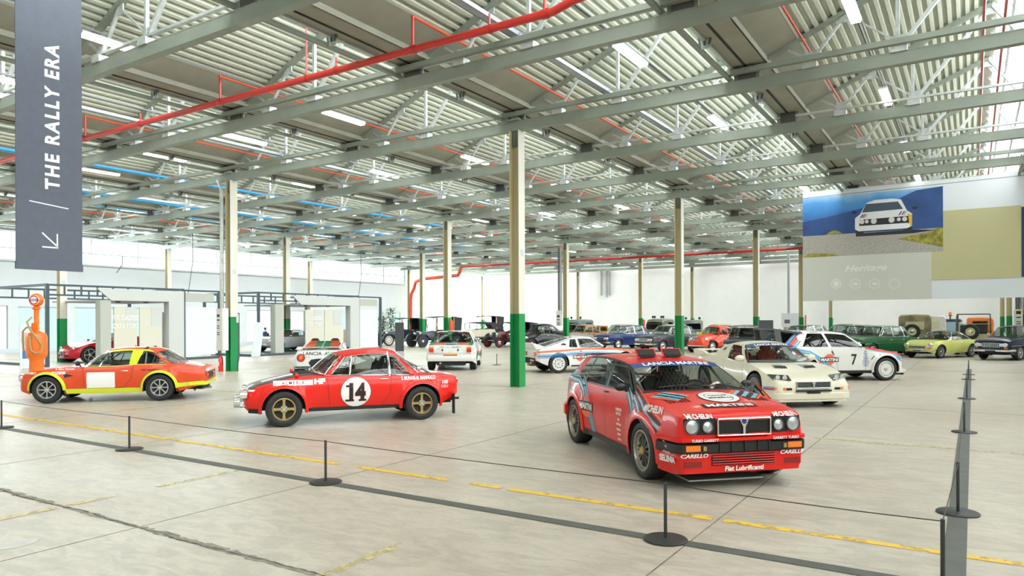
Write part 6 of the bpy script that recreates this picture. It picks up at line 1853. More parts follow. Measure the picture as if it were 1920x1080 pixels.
b = MB(); b.lathe([(.09, 2.03), (.095, 2.18), (.07, 2.24), (.001, 2.26)], AMBER, 16, 'z'); b.build('beacon', r_, 40)
ms_ = wheel_meshes(.30, .2, .18, 'cap', ALU, 8); put_wheels(r_, [(x, y, .30) for x in (.5, -.5) for y in (.6, -.6)], ms_)
b = MB(); b.box(-.7, .7, -.55, .55, .30, .52, DARK); b.build('chassis', r_)
# ------------------------------------------------------------------ lights
LM = mat('tube_light', (1, .96, .86), .5, emit=9.0)
b = MB(); b.box(-.10, .10, -.76, .76, 0, .05, mat('lamp_housing', (.6, .6, .56), .5)); b.bar((0, -.5, .05), (0, -.5, .30), .01, .01, GREY); b.bar((0, .5, .05), (0, .5, .30), .01, .01, GREY); lh = b.mesh('housing')
b = MB(); b.box(-.085, .085, -.74, .74, -.045, 0, LM); lt = b.mesh('diffuser')
ordn = ['first', 'second', 'third', 'fourth', 'fifth', 'sixth', 'seventh', 'eighth', 'ninth', 'tenth', 'eleventh']
COND = mat('conduit', (.25, .27, .28), .5, .3)
for r, y in enumerate([8.1 + 6.32 * k for k in range(-2, 10)]):
    for k in range(-2, 11):
        x = -1.87 - 4.33 * k
        if x > 12 or x < -47: continue
        lb = 'fluorescent ceiling light, %s across from the banner side in the %s visible row' % (ordn[k] if 0 <= k else 'last', ordn[r - 2]) if r >= 2 and r < 8 and k >= 0 else 'distant or unseen fluorescent ceiling light among the roof trusses'
        o = thing('ceiling_light', lb, 'light', (x, y, 7.50), 0, 'fluorescent ceiling lights')
        link('housing', lh, o); link('diffuser', lt, o)
for k in range(-2, 11):
    x = -1.87 - 4.33 * k
    if x > 12: continue
    b = MB(); b.tube([(x + .05, Y0 + .3, 7.62), (x + .05, Y1 - .3, 7.62)], .022, COND, 6); b.tube([(x - .02, Y0 + .3, 7.64), (x - .02, Y1 - .3, 7.64)], .015, BLACK, 6)
    b.build('conduit', ceil)
TRAY = mat('cable_tray', (.36, .41, .45), .45, .4)
for i, xv in enumerate(VALLEYS):
    if i % 2 == 1 or xv > 0: continue
    b = MB(); x = xv + 2.65; b.box(x - .09, x + .09, Y0 + .3, Y1 - .3, 7.42, 7.44, TRAY); b.box(x - .10, x - .08, Y0 + .3, Y1 - .3, 7.42, 7.50, TRAY); b.box(x + .08, x + .10, Y0 + .3, Y1 - .3, 7.42, 7.50, TRAY)
    b.build('cable_tray', ceil)
# ------------------------------------------------------------------ pipes
PR = mat('red_pipe', (.50, .02, .015), .35, coat=.3); PO = mat('orange_pipe', (.62, .07, .02), .4); PB = mat('blue_pipe', (.02, .30, .62), .4)
t = thing('sprinkler_main', 'thick red sprinkler main crossing the hall under the nearest beams with its branches', 'pipe')
PY, PZ = 10.65, 7.02
b = MB(); b.tube([(-30, PY, PZ), (-6.0, PY, PZ), (-5.6, PY, PZ + .10), (-5.3, PY, PZ + .13), (-5.0, PY, PZ + .06), (-4.8, PY, PZ + .02), (-4.55, PY, PZ + .09), (-4.4, PY, PZ + .11)], .072, PR, 12); b.build('pipe', t, 50)
b = MB(); b.tube([(-4.4, PY, PZ + .11), (-4.15, PY, PZ + .13)], .062, mat('brass_valve', (.30, .22, .12), .4, .6), 10); b.tube([(-4.3, PY, PZ + .11), (-4.26, PY, PZ + .11)], .09, GREY, 10); b.build('valve', t, 50)
for x in [-27.4, -21.3, -15.1, -9.1, -6.15]:
    b = MB(); b.lathe([(.085, -.06), (.09, 0), (.085, .06)], PR, 12, 'x', (x, PY, PZ)); b.tube([(x, PY, PZ), (x, PY, 7.67)], .03, PR, 8); b.build('riser', t, 50)
for x in [-24, -18.5, -12.1, -11.2, -7.3]:
    b = MB(); b.lathe([(.083, -.03), (.087, 0), (.083, .03)], PR, 12, 'x', (x, PY, PZ)); b.tube([(x, PY, PZ), (x, PY, 8.25 if x == -12.1 else 7.3)], .02, PR, 6); b.build('pipe_hanger', t, 50)
for x in [-39.6, -33.5, -27.4, -21.3, -15.2, -9.1, -3.0, .2, .55]:
    b = MB(); y0 = PY if x < -5 else -2; b.tube([(x, y0, 7.67), (x, Y1 - 1, 7.67)], .028, PO if x < -5 else PR, 8)
    for y in lin(y0 + 2, Y1 - 3, 12): b.tube([(x, y, 7.67), (x, y, 7.76)], .018, PO, 6)
    b.build('branch_pipe', t, 50)
for i, (x, y0, y1) in enumerate(((-26.6, 9, 34), (-32.6, 9, 44), (-35.6, 16, 48))):
    b = MB(); b.tube([(x, y0, 7.45), (x, y1, 7.45)], .06, PB, 10)
    tag(b.build('blue_pipe', None, 50), ['bright blue pipe nearest the middle of the roof', 'middle one of the three bright blue roof pipes', 'bright blue roof pipe nearest the high windows'][i], 'pipe')
t = thing('far_red_main', 'long red pipe across the far half of the hall ending at the banner', 'pipe')
b = MB(); b.tube([(-38.5, 51.5, 6.62), (6, 51.5, 6.62)], .095, PR, 10); b.build('pipe', t, 50)
for x in range(-36, 6, 6):
    b = MB(); b.lathe([(.12, -.06), (.12, .06)], PR, 10, 'x', (x, 51.5, 6.62)); b.tube([(x + .7, 51.5, 6.7), (x + .7, 51.5, 7.0)], .025, PR, 6); b.build('pipe_coupling', t, 50)
b = MB(); p0 = on_y(775, 52.5)
b.tube([(-38.5, 51.5, 6.62), (-38.7, 51.5, 6.1), (-38.9, 51.6, 5.9), (-43.0, 51.8, 5.75), (-44.2, 52, 5.5), (-44.4, 52, 4.9), (-44.9, 52.2, 4.4), (-45.0, 52.2, 3.8), (-45.0, 52.2, .1)], .16, PO, 10); b.build('riser', t, 50)
b = MB(); b.tube([(-40, 67.4, 7.0), (10, 67.4, 7.0)], .07, PR, 8); tag(b.build('wall_pipe', None, 50), 'dark red pipe along the top of the far wall', 'pipe')

# ------------------------------------------------------------------ banners
BG = mat('banner_grey', (.105, .12, .155), .8, noise=.05)
t = thing('hanging_banner', 'tall dark grey hanging banner reading THE RALLY ERA', 'banner', (-12.2, 5.56, 0))
b = MB(); b.box(-.012, .012, -.48, .48, 2.62, 7.1, BG); b.build('fabric', t)
b = MB(); b.box(-.025, .025, -.485, .485, 2.59, 2.70, BG); b.tube([(0, -.48, 2.61), (0, .48, 2.61)], .02, BG, 8); b.build('bottom_sleeve', t)
b = MB(); b.tube([(0, -.5, 7.1), (0, .5, 7.1)], .02, GREY, 8)
for y in (-.4, .4): b.tube([(0, y, 7.1), (0, y, 7.4)], .006, GREY, 5)
b.build('top_rod', t)
for wd_, zc_ in (('THE', 4.14), ('RALLY', 5.015), ('ERA', 5.875)):     # lettering runs upwards
    b = MB(); flat_text(b, wd_, .285, lambda u, v: (.0135, -v + .03, zc_ + u), WHITE, width=.92, bold=.035, space=1.28); b.build('lettering', t)
b = MB(); b.add([(.0135, y, z) for y, z in ((-.30, 3.635), (.27, 3.58), (.27, 3.597), (-.30, 3.652))], [(0, 1, 2, 3)], WHITE)
b.build('divider_line', t)
b = MB()
for p, q in (((-.10, 3.14), (.12, 2.93)), ((-.12, 2.92), (.13, 2.92)), ((.12, 2.92), (.12, 3.13))):
    pass
for p, q in (((-.12, 3.17), (.10, 2.97)), ((-.12, 2.95), (.115, 2.95)), ((.10, 2.95), (.10, 3.17))):
    d = Vector((q[0] - p[0], q[1] - p[1])).normalized(); nn = Vector((-d.y, d.x)) * .011
    b.add([(.0135, p[0] + nn.x, p[1] + nn.y), (.0135, q[0] + nn.x, q[1] + nn.y), (.0135, q[0] - nn.x, q[1] - nn.y), (.0135, p[0] - nn.x, p[1] - nn.y)], [(0, 1, 2, 3)], WHITE)
b.build('arrow', t)

t = thing('wall_banner', 'wide hanging banner with a rally car photograph and the word Heritage', 'banner', (0, 33.0, 0))
bx = lambda px: on_y(px, 33.0)[0]
def bz(px, py): return hz(px, py, on_y(px, 33.0)[1])
xa, xb, xc, xd, xe = bx(1506), bx(1747), bx(1769), bx(1916), bx(1916) + 9
zt, zb = 7.02, 2.58
zpic = bz(1506, 483); zm = bz(1760, 396); zl = bz(1747, 525)
PGR = mat('banner_pale_grey', (.52, .53, .48), .8); PCR = mat('banner_khaki', (.46, .44, .25), .8, noise=.03, nscale=.5); PWH = mat('banner_white', (.62, .66, .70), .8)
b = MB(); b.box(xa, xe, 0.02, .05, zb, zt + .25, PWH); b.build('fabric', t)
b = MB(); b.box(xa, xb, .0, .019, zb, zpic, PGR); b.build('grey_panel', t)
b = MB(); b.box(xb, xd, .0, .019, zl, zm, PCR); b.build('khaki_panel', t)
def grad(name, stops, vertical=True, scale=1.0, nz=0.0, off=0.0, nscale=3.0):
    m = bpy.data.materials.new(name); m.use_nodes = True; nt = m.node_tree; bs = nt.nodes['Principled BSDF']; L = nt.links.new; bs.inputs['Roughness'].default_value = .7
    tc = nt.nodes.new('ShaderNodeTexCoord'); sx = nt.nodes.new('ShaderNodeSeparateXYZ'); L(tc.outputs['Object'], sx.inputs[0])
    n = nt.nodes.new('ShaderNodeTexNoise'); n.inputs['Scale'].default_value = nscale; n.inputs['Detail'].default_value = 8; L(tc.outputs['Object'], n.inputs['Vector'])
    m1 = nt.nodes.new('ShaderNodeMath'); m1.operation = 'MULTIPLY_ADD'; m1.inputs[1].default_value = scale; m1.inputs[2].default_value = off; L(sx.outputs['Z' if vertical else 'X'], m1.inputs[0])
    m2 = nt.nodes.new('ShaderNodeMath'); m2.operation = 'MULTIPLY_ADD'; m2.inputs[1].default_value = nz; L(n.outputs['Fac'], m2.inputs[0]); L(m1.outputs[0], m2.inputs[2])
    r = nt.nodes.new('ShaderNodeValToRGB'); L(m2.outputs[0], r.inputs[0]); e = r.color_ramp.elements
    e[0].position, e[0].color = stops[0][0], (*stops[0][1], 1); e[1].position, e[1].color = stops[-1][0], (*stops[-1][1], 1)
    for p, c in stops[1:-1]: q = e.new(p); q.color = (*c, 1)
    L(r.outputs[0], bs.inputs['Base Color']); return m
ph = zt - zpic; zr = lerp(zpic, zt, .36)
SKYP = grad('print_hills', [(0, (.03, .09, .27)), (.45, (.035, .13, .38)), (.62, (.05, .22, .55)), (.8, (.07, .28, .62)), (1, (.30, .50, .72))], scale=1 / (zt - zr), off=-zr / (zt - zr) - .25, nz=.5, nscale=.8)
ROAD = mat('print_gravel', (.36, .34, .31), .8, noise=.22, nscale=18); TURF = mat('print_turf', (.26, .24, .04), .8, noise=.6, nscale=5)
b = MB(); b.box(xa, xc, -.005, .015, zr, zt, SKYP); b.build('photo_hills', t)
b = MB(); b.box(xa, xc, -.006, .015, zpic, zr, ROAD); b.build('photo_road', t)
w = xc - xa; h = zt - zpic
def pp(name, pts, m, d=-.009):
    b = MB(); b.add([(xa + u * w, d, zpic + v * h) for u, v in pts], [tuple(range(len(pts)))], m); return b.build(name, t)
pp('photo_far_hill', [(0, .36), (0, .60), (.2, .66), (.45, .76), (.7, .86), (.82, .97), (1, 1), (1, .36)], mat('print_blue_hill', (.025, .07, .22), .7, noise=.25, nscale=1.2))
pp('photo_verge', [(.70, .22), (1, .06), (1, .38), (.9, .30), (.78, .26)], TURF, -.0085); pp('photo_verge', [(.18, .36), (.2, .40), (.24, .43), (.28, .40), (.3, .37)], TURF, -.0095); pp('photo_verge', [(0, 0), (.3, 0), (.2, .05), (.05, .06)], TURF)
PB_ = mat('print_black', (.02, .02, .025), .6); PW_ = mat('print_white', (.72, .74, .76), .6); PY_ = mat('print_yellow', (.7, .42, .05), .6)
pp('photo_shadow', [(.45, .30), (.80, .30), (.95, .33), (.8, .36), (.45, .35)], PB_, -.0095)
for u in (.40, .735): pp('photo_tyre', [(u, .30), (u + .055, .30), (u + .06, .42), (u, .44)], PB_, -.0105)
pp('photo_car_body', [(.395, .42), (.395, .60), (.43, .66), (.48, .84), (.54, .875), (.66, .875), (.72, .85), (.76, .67), (.795, .61), (.795, .42), (.76, .385), (.42, .385)], PW_, -.011)
pp('photo_windscreen', [(.445, .685), (.475, .82), (.70, .82), (.735, .695)], mat('print_glass', (.06, .09, .12), .4), -.0125)
pp('photo_grille', [(.425, .47), (.43, .57), (.77, .58), (.775, .47)], PB_, -.0125); pp('photo_yellow_corner', [(.765, .42), (.765, .62), (.795, .60), (.795, .42)], PY_, -.012)
pp('photo_bumper', [(.41, .40), (.41, .455), (.78, .455), (.78, .40)], PW_, -.0135)
for u, r_ in ((.445, .028), (.48, .022), (.53, .034), (.655, .034), (.705, .022), (.745, .028)):
    b = MB(); n = 18; b.add([(xa + (u + r_ * .62 * math.cos(2 * PI * k / n)) * w, -.014, zpic + (.535 + r_ * 1.35 * math.sin(2 * PI * k / n)) * h) for k in range(n)], [tuple(range(n))], mat('print_lamp', (.62, .62, .58), .4)); b.build('photo_lamp', t)
for u, c_ in ((.43, BLUE), (.445, REDV), (.46, SKYB), (.70, BLUE), (.72, REDV), (.735, SKYB)): pp('photo_stripe', [(u, .60), (u + .012, .60), (u + .03, .66), (u + .018, .66)], c_, -.0135)
for u in (.375, .80): pp('photo_mirror', [(u, .68), (u + .03, .68), (u + .03, .72), (u, .72)], PB_, -.0125)
PGW = mat('print_pale', (.66, .67, .64), .8)
xh = bx(1622); b = MB(); flat_text(b, 'Heritage', .36, lambda u, v: (xh + u, -.003, bz(1622, 504) + v), PGW, width=1.25, bold=.02, shear=.35); b.build('heritage_lettering', t)
for px in (1568, 1604, 1640, 1677):
    x = bx(px); z = bz(px, 532); b = MB()
    for (r0, r1) in ((.19, .21), (.14, .15)) if px != 1568 else ((.17, .20), (.0, .12)):
        vs, fs = ring(r0, r1, 24); b.add([(x + u, -.003, z + v) for u, v in vs], fs, PGW)
    vs, fs = rect(.16, .10); b.add([(x + u, -.003, z + v) for u, v in vs], fs, PGW) if px in (1604, 1640) else None
    b.build('round_emblem', t)
b = MB(); b.box(xd, xe, -.01, .015, bz(1916, 519), bz(1916, 388), mat('print_dark_blue', (.02, .04, .10), .7)); b.build('second_photo', t)
b = MB(); b.tube([(xa - .02, .03, zt + .02), (xe, .03, zt + .27)], .02, GREY, 6)
for x in lin(xa + .2, xe - .2, 8): b.tube([(x, .03, zt + .0), (x, .03, zt + .42)], .006, GREY, 5)
b.build('top_rod', t)

# ------------------------------------------------------------------ rope posts
PST = mat('post_black', (.03, .032, .033), .45)
b = MB(); b.lathe([(.001, 0), (.175, 0), (.175, .008), (.165, .014), (.02, .016), (.001, .016)], PST, 40, 'z'); base = b.mesh('base', 40)
b = MB(); b.lathe([(.014, .012), (.014, .455), (.011, .462), (.001, .462)], PST, 12, 'z'); pole = b.mesh('pole', 40)
near = [(-17.65, 5.5), (-13.75, 5.5), (-9.86, 5.5), (-5.97, 5.5), (-2.08, 5.5), (-.17, 5.42)]
far = [(-.12, 7.66), (-.12, 13.2), (-.12, 18.8), (-.12, 24.8), (-.12, 27.0)]
labs = ['outermost rope post past the blank-panel sports car', 'rope post cut by the picture edge before the orange-red sports car', 'second rope post of the near row, before the red number 14 coupe nose', 'third rope post of the near row, on the tape below the coupe', 'rope post before the front of the red hatchback',
        'corner rope post where the two ropes meet', 'first rope post of the receding row past the corner', 'second rope post of the receding row', 'third rope post of the receding row', 'fourth rope post of the receding row', 'farthest rope post of the receding row']
for (x, y), l in zip(near + far, labs):
    t = thing('rope_post', 'slim black ' + l, 'rope post', (x, y, .004)); link('base', base, t); link('pole', pole, t)
def rope(name, pts, label, r=.004, z=.452):
    b = MB()
    for (xa_, ya_), (xb_, yb_) in zip(pts, pts[1:]):
        b.tube([(lerp(xa_, xb_, t_), lerp(ya_, yb_, t_), z - .03 * 4 * t_ * (1 - t_) * (.4 if math.hypot(xb_ - xa_, yb_ - ya_) < 4 else .8)) for t_ in lin(0, 1, 8)], r, PST, 5)
    tag(b.build(name), label, 'rope')
rope('barrier_rope', near, 'thin dark elastic rope strung along the near row of posts')
rope('barrier_rope', [near[-1]] + far, 'thin dark elastic rope along the receding row of posts')
rp = [plan(-3.7, 27.9), plan(2.3 - 2.6, 28.6)]
for (X, Y), l in (((-4.9, 28.4), 'rope post standing beside the boot of the white rally saloon, coupe side'), ((-.62, 28.9), 'rope post standing between the white rally saloon and the nearest column')):
    x, y = plan(X, Y); t = thing('rope_post', 'slim ' + l, 'rope post', (x, y, 0)); link('base', base, t); o = link('pole', pole, t); o.scale = (1, 1, 1)

# ------------------------------------------------------------------ column fittings
t = thing('sign_box', 'tall white box with black symbols strapped to a column above the extinguisher', 'box', (VAL0 - 12.2 - .02, ROW0 - .28, 0))
b = MB(); b.cbox((-.17, -.02, 1.5), (.30, .20, 1.5), mat('box_cream', (.62, .61, .55), .5), .01); b.build('case', t)
b = MB()
for z, h_ in ((1.95, .10), (1.82, .05), (1.62, .03), (1.54, .03), (1.38, .03), (1.31, .03)): b.box(-.26, -.12, -.125, -.121, z, z + h_, BLACK)
b.build('symbol', t); b = MB(); b.box(.0, .11, -.12, .08, .76, 2.26, WHITE); b.build('side_cover', t)
t = thing('fire_extinguisher', 'red fire extinguisher at the foot of the column between booths', 'extinguisher', (VAL0 - 12.2 - .22, ROW0 - .30, 0))
b = MB(); b.lathe([(.001, 0), (.08, 0), (.085, .02), (.085, .42), (.06, .50), (.03, .53), (.03, .58), (.001, .58)], mat('extinguisher_red', (.75, .02, .01), .3, coat=.5), 18, 'z'); b.build('bottle', t, 40)
b = MB(); b.bar((0, 0, .57), (-.12, 0, .62), .03, .02, BLACK); b.tube([(.03, 0, .56), (.11, 0, .5), (.10, 0, .25)], .012, BLACK, 6); b.build('hose', t); b = MB(); b.box(-.05, .02, -.087, -.084, .2, .36, WHITE); b.build('sticker', t)
b = MB(); b.tube([(VAL0 - 12.2 - .26, ROW0 - .2, 2.2), (VAL0 - 12.2 - .26, ROW0 - .2, 6.5), (VAL0 - 12.2 - .5, ROW0 - .2, 6.9)], .055, STEELL, 10); b.tube([(VAL0 - 12.2 - .42, ROW0 - .15, 2.2), (VAL0 - 12.2 - .42, ROW0 - .15, 6.8)], .03, TANC, 8)
tag(b.build('down_pipe', None, 50), 'grey metal pipe up the column between the booths', 'pipe')
b = MB(); x = VAL0 - 12.2 + .28; y = ROW0; b.tube([(x + .04, y, .004), (x + .05, y, .3), (x + .1, y, .45), (x + .12, y, .6), (x + .12, y, 2.1)], .03, DGREY, 8); b.box(x + .05, x + .14, y - .05, y + .05, 1.75, 2.05, WHITE); tag(b.build('side_pipe', None, 50), 'short dark pipe with white valve beside the extinguisher column', 'pipe')
for (i, j, dx, lb) in ((1, 2, -.35, 'slim white sign box on the column beside the glossy black saloon'), (-1, 2, -.1, 'white box with yellow and black symbols on the column behind the navy saloon')):
    x, y = VAL0 - 12.2 * i + dx, ROW0 + 12.64 * j - .3; t = thing('sign_box', lb, 'box', (x, y, 0)); s_ = 1.0
    b = MB(); b.cbox((0, 0, 1.95 if i == 1 else 1.5), (.34, .22, 1.0 if i == 1 else 1.45), mat('box_cream', (.62, .61, .55), .5), .01); b.build('case', t)
    b = MB()
    for z, h_ in ((2.0, .14), (1.82, .05), (1.62, .04), (1.52, .04)): b.box(-.09, .09, -.116, -.112, z, z + h_, BLACK)
    b.build('symbol', t)
    if i == -1: b = MB(); b.box(-.08, .08, -.116, -.112, 2.10, 2.2, mat('sign_yellow', (.8, .6, .05), .4)); b.build('yellow_sign', t)
    b = MB(); b.tube([(-.05, .05, 2.2), (-.05, .05, 6.6)], .07, DGREY, 8); b.tube([(.12, .05, 2.2), (.12, .05, 6.6)], .07, GREY, 8); b.build('duct', t, 50)
for (i, j, lb) in ((1, 1, 'red extinguisher on the green foot behind the white rally saloon'), (1, 3, 'red extinguisher on the column behind the royal blue saloon'), (0, 3, 'slim red post beside the far column at the banner edge')):
    x, y = VAL0 - 12.2 * i + .30, ROW0 + 12.64 * j - .1; b = MB(); b.lathe([(.09, 1.15), (.095, 1.75), (.05, 1.85), (.001, 1.86)] if j != 3 or i else [(.05, .9), (.05, 2.1), (.001, 2.12)], PO, 12, 'z', (x, y, 0)); b.box(x - .14, x, y - .03, y + .03, 1.3, 1.36, GREY); tag(b.build('fire_extinguisher', None, 40), lb, 'extinguisher')
x, y = on_y(1482, 60)[0], 60; b = MB(); b.cbox((x, y, 1.75), (1.3, .4, 1.1), mat('cabinet_grey', (.55, .58, .6), .5), .02); b.box(x - .4, x, y - .21, y - .2, 1.5, 1.8, DGREY); b.box(x - .2, x - .05, y - .1, y + .1, 2.3, 7, GREY); b.box(x - .5, x + .5, y - .15, y + .15, 0, 1.2, GREY); tag(b.build('switch_cabinet'), 'pale grey switch cabinet on a stand before the far wall', 'cabinet')
# ------------------------------------------------------------------ standing panels
for (X, Y, w, h, a, lb) in ((-5.57, 35.5, .42, 1.72, None, 'dark grey standing panel before the veteran tourer'), (8.45, 23.9, .48, 1.76, None, 'near-black standing panel behind the cream wedge coupe')):
    x, y = plan(X, Y); t = thing('info_totem', lb, 'panel', (x, y, 0), YAW)
    b = MB(); b.cbox((0, 0, (.30 + h) / 2), (w, .10, h - .30), mat('panel_dark', (.045, .05, .055), .5), .006); b.build('panel', t)
    b = MB(); b.box(-w / 2, w / 2, -.05, .05, 0, .30, mat('panel_base', (.45, .46, .46), .5)); b.build('base', t)
# ------------------------------------------------------------------ petrol pump
x, y = plan(-15.25, 23.0); t = thing('petrol_pump', 'vintage orange petrol pump with a round lit globe head', 'petrol pump', (x, y, 0), YAW)
OR = mat('pump_orange', (.80, .15, .005), .35, coat=.3)
b = MB(); b.lathe([(.001, 0), (.30, 0), (.30, .04), (.22, .08), (.20, .55), (.22, .62), (.285, .70), (.30, .78)], OR, 28, 'z'); b.build('pedestal', t, 40)
b = MB(); b.lathe([(.30, .78), (.30, 1.30), (.27, 1.42), (.16, 1.48), (.09, 1.50)], OR, 28, 'z'); b.lathe([(.305, .85), (.31, .87), (.305, .89)], OR, 28, 'z'); b.build('drum', t, 40)
b = MB(); b.lathe([(.09, 1.5), (.075, 1.56), (.075, 2.18), (.12, 2.22), (.12, 2.26), (.07, 2.30)], OR, 20, 'z'); b.build('neck', t, 40)
b = MB(); b.cbox((0, -.10, 1.62), (.16, .10, .30), OR, .02); b.build('meter', t)
b = MB(); b.lathe([(.001, -.12), (.16, -.11), (.20, -.07), (.215, 0), (.20, .07), (.16, .11), (.001, .12)], OR, 28, 'y', (0, 0, 2.50)); b.build('globe', t, 40)
b = MB(); b.lathe([(.001, -.128), (.155, -.118), (.16, -.11)], WHITE, 28, 'y', (0, 0, 2.50)); b.M = Matrix.Translation((0, -.130, 2.50))
vs, fs = ring(.11, .15); b.add([(u, 0, v) for u, v in vs], fs, REDV); vs, fs = rect(.30, .07); b.add([(u, -.002, v) for u, v in vs], fs, NAVY); b.M = None
flat_text(b, 'GULF', .06, lambda u, v: (u, -.135, 2.5 + v), WHITE, width=1.4, bold=.03); b.build('globe_sign', t)
b = MB(); HOSE = mat('hose_tan', (.36, .27, .13), .7)
b.tube([(-.08, -.1, 1.95), (-.12, -.28, 1.8), (.02, -.33, 1.55), (.20, -.30, 1.3), (.34, -.24, 1.05), (.32, -.26, .86), (.20, -.32, .80), (.06, -.34, .88), (.02, -.33, 1.05), (.0, -.33, 1.35)], .03, HOSE, 8)
b.tube([(-.08, -.1, 1.62), (-.25, -.12, 1.62), (-.36, -.12, 1.5), (-.38, -.1, 1.2), (-.36, -.08, .85)], .03, HOSE, 8); b.build('hose', t, 50)
x, y = -30.6, on_x(52, -30.6)[0]; t = thing('info_stand', 'slanted white information stand behind the petrol pump', 'stand', (x, y, 0), PI / 2)
b = MB(); b.cbox((0, 0, .85), (.55, .04, 1.7), mat('stand_white', (.62, .66, .70), .5), .005); b.build('board', t); b = MB(); b.box(-.2, .2, -.15, .15, 0, .02, GREY); b.build('foot', t); b = MB(); b.box(-.2, .2, -.024, -.021, .4, .7, BLUE); b.box(-.2, .2, -.024, -.021, .9, 1.4, mat('stand_tan', (.5, .42, .3), .6)); b.build('print', t)
# ------------------------------------------------------------------ display booths
BST = mat('booth_steel', (.055, .08, .095), .45, .2); BPL = mat('booth_board', (.50, .52, .51), .7); BGR = mat('booth_grey', (.40, .42, .38), .7); BCR = mat('booth_cream', (.56, .55, .46), .7); PRN = mat('booth_print', (.68, .69, .64), .7)
def booth(label, y0, y1, xf, dep, pl, px):
    t = thing('display_booth', label, 'booth', (0, 0, 0)); W_ = lambda p: on_x(p, xf)[0]
    zt = 3.30
    for nm, (x, y) in zip(['post'] * 4, ((xf, y0), (xf, y1), (xf - dep, y0), (xf - dep, y1))):
        b = MB(); b.box(x - .06, x + .06, y - .06, y + .06, 0, zt, BST); b.build('post', t)
    for x in (xf, xf - dep):
        b = MB(); b.bar((x, y0, zt), (x, y1, zt), .10, .08, BST); b.bar((x, y0, zt - .40), (x, y1, zt - .40), .08, .07, BST)
        b.build('long_rail', t); b = MB()
        for y in lin(y0, y1, 9)[1:-1]: b.bar((x, y, zt - .4), (x, y, zt), .07, .05, BST, (0, 1, 0))
        b.build('rail_struts', t)
    for y in (y0, y1):
        b = MB(); b.bar((xf, y, zt), (xf - dep, y, zt), .08, .10, BST); b.bar((xf, y, .05), (xf - dep, y, .05), .08, .10, BST); b.build('cross_rail', t)
    # fascia, piers and soffit
    f0, f1 = W_(px[0]), W_(px[1])
    b = MB(); b.prism([(f0 - .35, 3.22), (f1, 3.22), (f1, 2.72), (f0 + .25, 2.72)], xf + .02, xf + .10, 'x', BPL); b.build('fascia', t)
    b = MB(); b.box(xf - .30, xf + .10, f1 - .75, f1, 0, 2.72, BPL); b.build('pier', t)
    b = MB(); b.box(xf - .30, xf + .10, W_(px[2]), W_(px[3]), 0, 2.72, BGR); b.build('pier', t)
    b = MB(); b.box(xf - dep + .1, xf, f0, f1, 2.70, 2.76, GREY); b.build('soffit', t)
    b = MB()
    for q in (.25, .6): b.lathe([(.10, 2.66), (.12, 2.70)], BLACK, 12, 'z', (xf - .6, lerp(f0, f1, q), 0))
    b.build('downlight', t)
    for a, c in pl:
        ya, yc = W_(a), W_(c); b = MB(); b.box(xf - .06, xf, ya, yc, .15, 2.45, BCR); b.box(xf, xf + .006, ya + .1, yc - .1, .15, .7, BPL); b.box(xf, xf + .008, lerp(ya, yc, .5), yc, 1.6, 2.45, BPL); b.build('board', t)
    ya, yc = W_(pl[0][0]), W_(pl[0][1]); b = MB()
    g = lambda u, v: (xf + .012, (ya + yc) / 2 + u, 1.9 + v)
    flat_text(b, 'RELOADED', .30, lambda u, v: (xf + .012, (ya + yc) / 2 + u, 1.98 + v), PRN, width=.75, bold=.03, space=1.05); flat_text(b, 'CREATORS', .30, lambda u, v: (xf + .012, (ya + yc) / 2 + u, 1.62 + v), PRN, width=.75, bold=.03, space=1.05); b.build('board_lettering', t)
    b = MB(); b.box(xf - dep, xf - .07, y1 - .30, y1 - .12, 2.80, 3.15, BPL); b.box(xf - .2, xf + .02, y1 - .02, y1 + 1.6, 2.75, 3.15, BGR); b.build('end_fascia', t)
    b = MB(); b.box(xf - .08, xf - .02, y1 + .1, y1 + 1.7, .2, 2.5, mat('booth_white', (.62, .65, .68), .7)); b.build('wing_board', t)
    b = MB(); b.box(xf - .06, xf + .06, y1 + 1.85, y1 + 1.97, 0, 3.25, BST); b.bar((xf, y1, 3.27), (xf, y1 + 1.97, 3.27), .08, .08, BST); b.bar((xf, y1, .06), (xf, y1 + 1.97, .06), .1, .12, BST); b.build('wing_frame', t)
    return t
booth('open steel-framed display booth around the deep red coupe', 14.1, 20.0, -31.2, 4.6, [(214, 257), (262, 304)], (196, 343, 186, 206))
BOO = booth('open steel-framed display booth around the silver sports car', 24.2, 31.4, -31.2, 4.6, [(573, 605), (609, 641)], (556, 672, 514, 530))
b = MB(); b.cbox((-32.7, 27.5, .06), (3.4, 7.8, .12), mat('plinth_dark', (.06, .075, .085), .4), .01); b.build('plinth', BOO)
x, y = -31.9, on_x(316, -31.9)[0]; t = thing('info_kiosk', 'slim pale kiosk with framed sheets inside the nearer booth', 'kiosk', (x, y, 0)); b = MB(); b.cbox((0, 0, 1.15), (.3, .62, 2.2), PWH, .01); b.build('case', t); b = MB(); b.box(.151, .158, -.18, .18, .5, 1.5, BCR); b.box(.16, .165, -.14, .14, .6, 1.4, PRN); b.build('sheet', t)
x, y = -30.6, on_x(479, -30.6)[0]; t = thing('info_stand', 'slanted pale information stand beside the silver sports car', 'stand', (x, y, 0), PI / 2 - .3)
b = MB(); b.bar((0, 0, 0), (.18, -.1, 1.75), .45, .03, mat('stand_white', (.62, .66, .70), .5), (0, 1, 0)); b.build('board', t); b = MB(); b.box(-.2, .2, -.15, .15, 0, .02, GREY); b.build('foot', t)
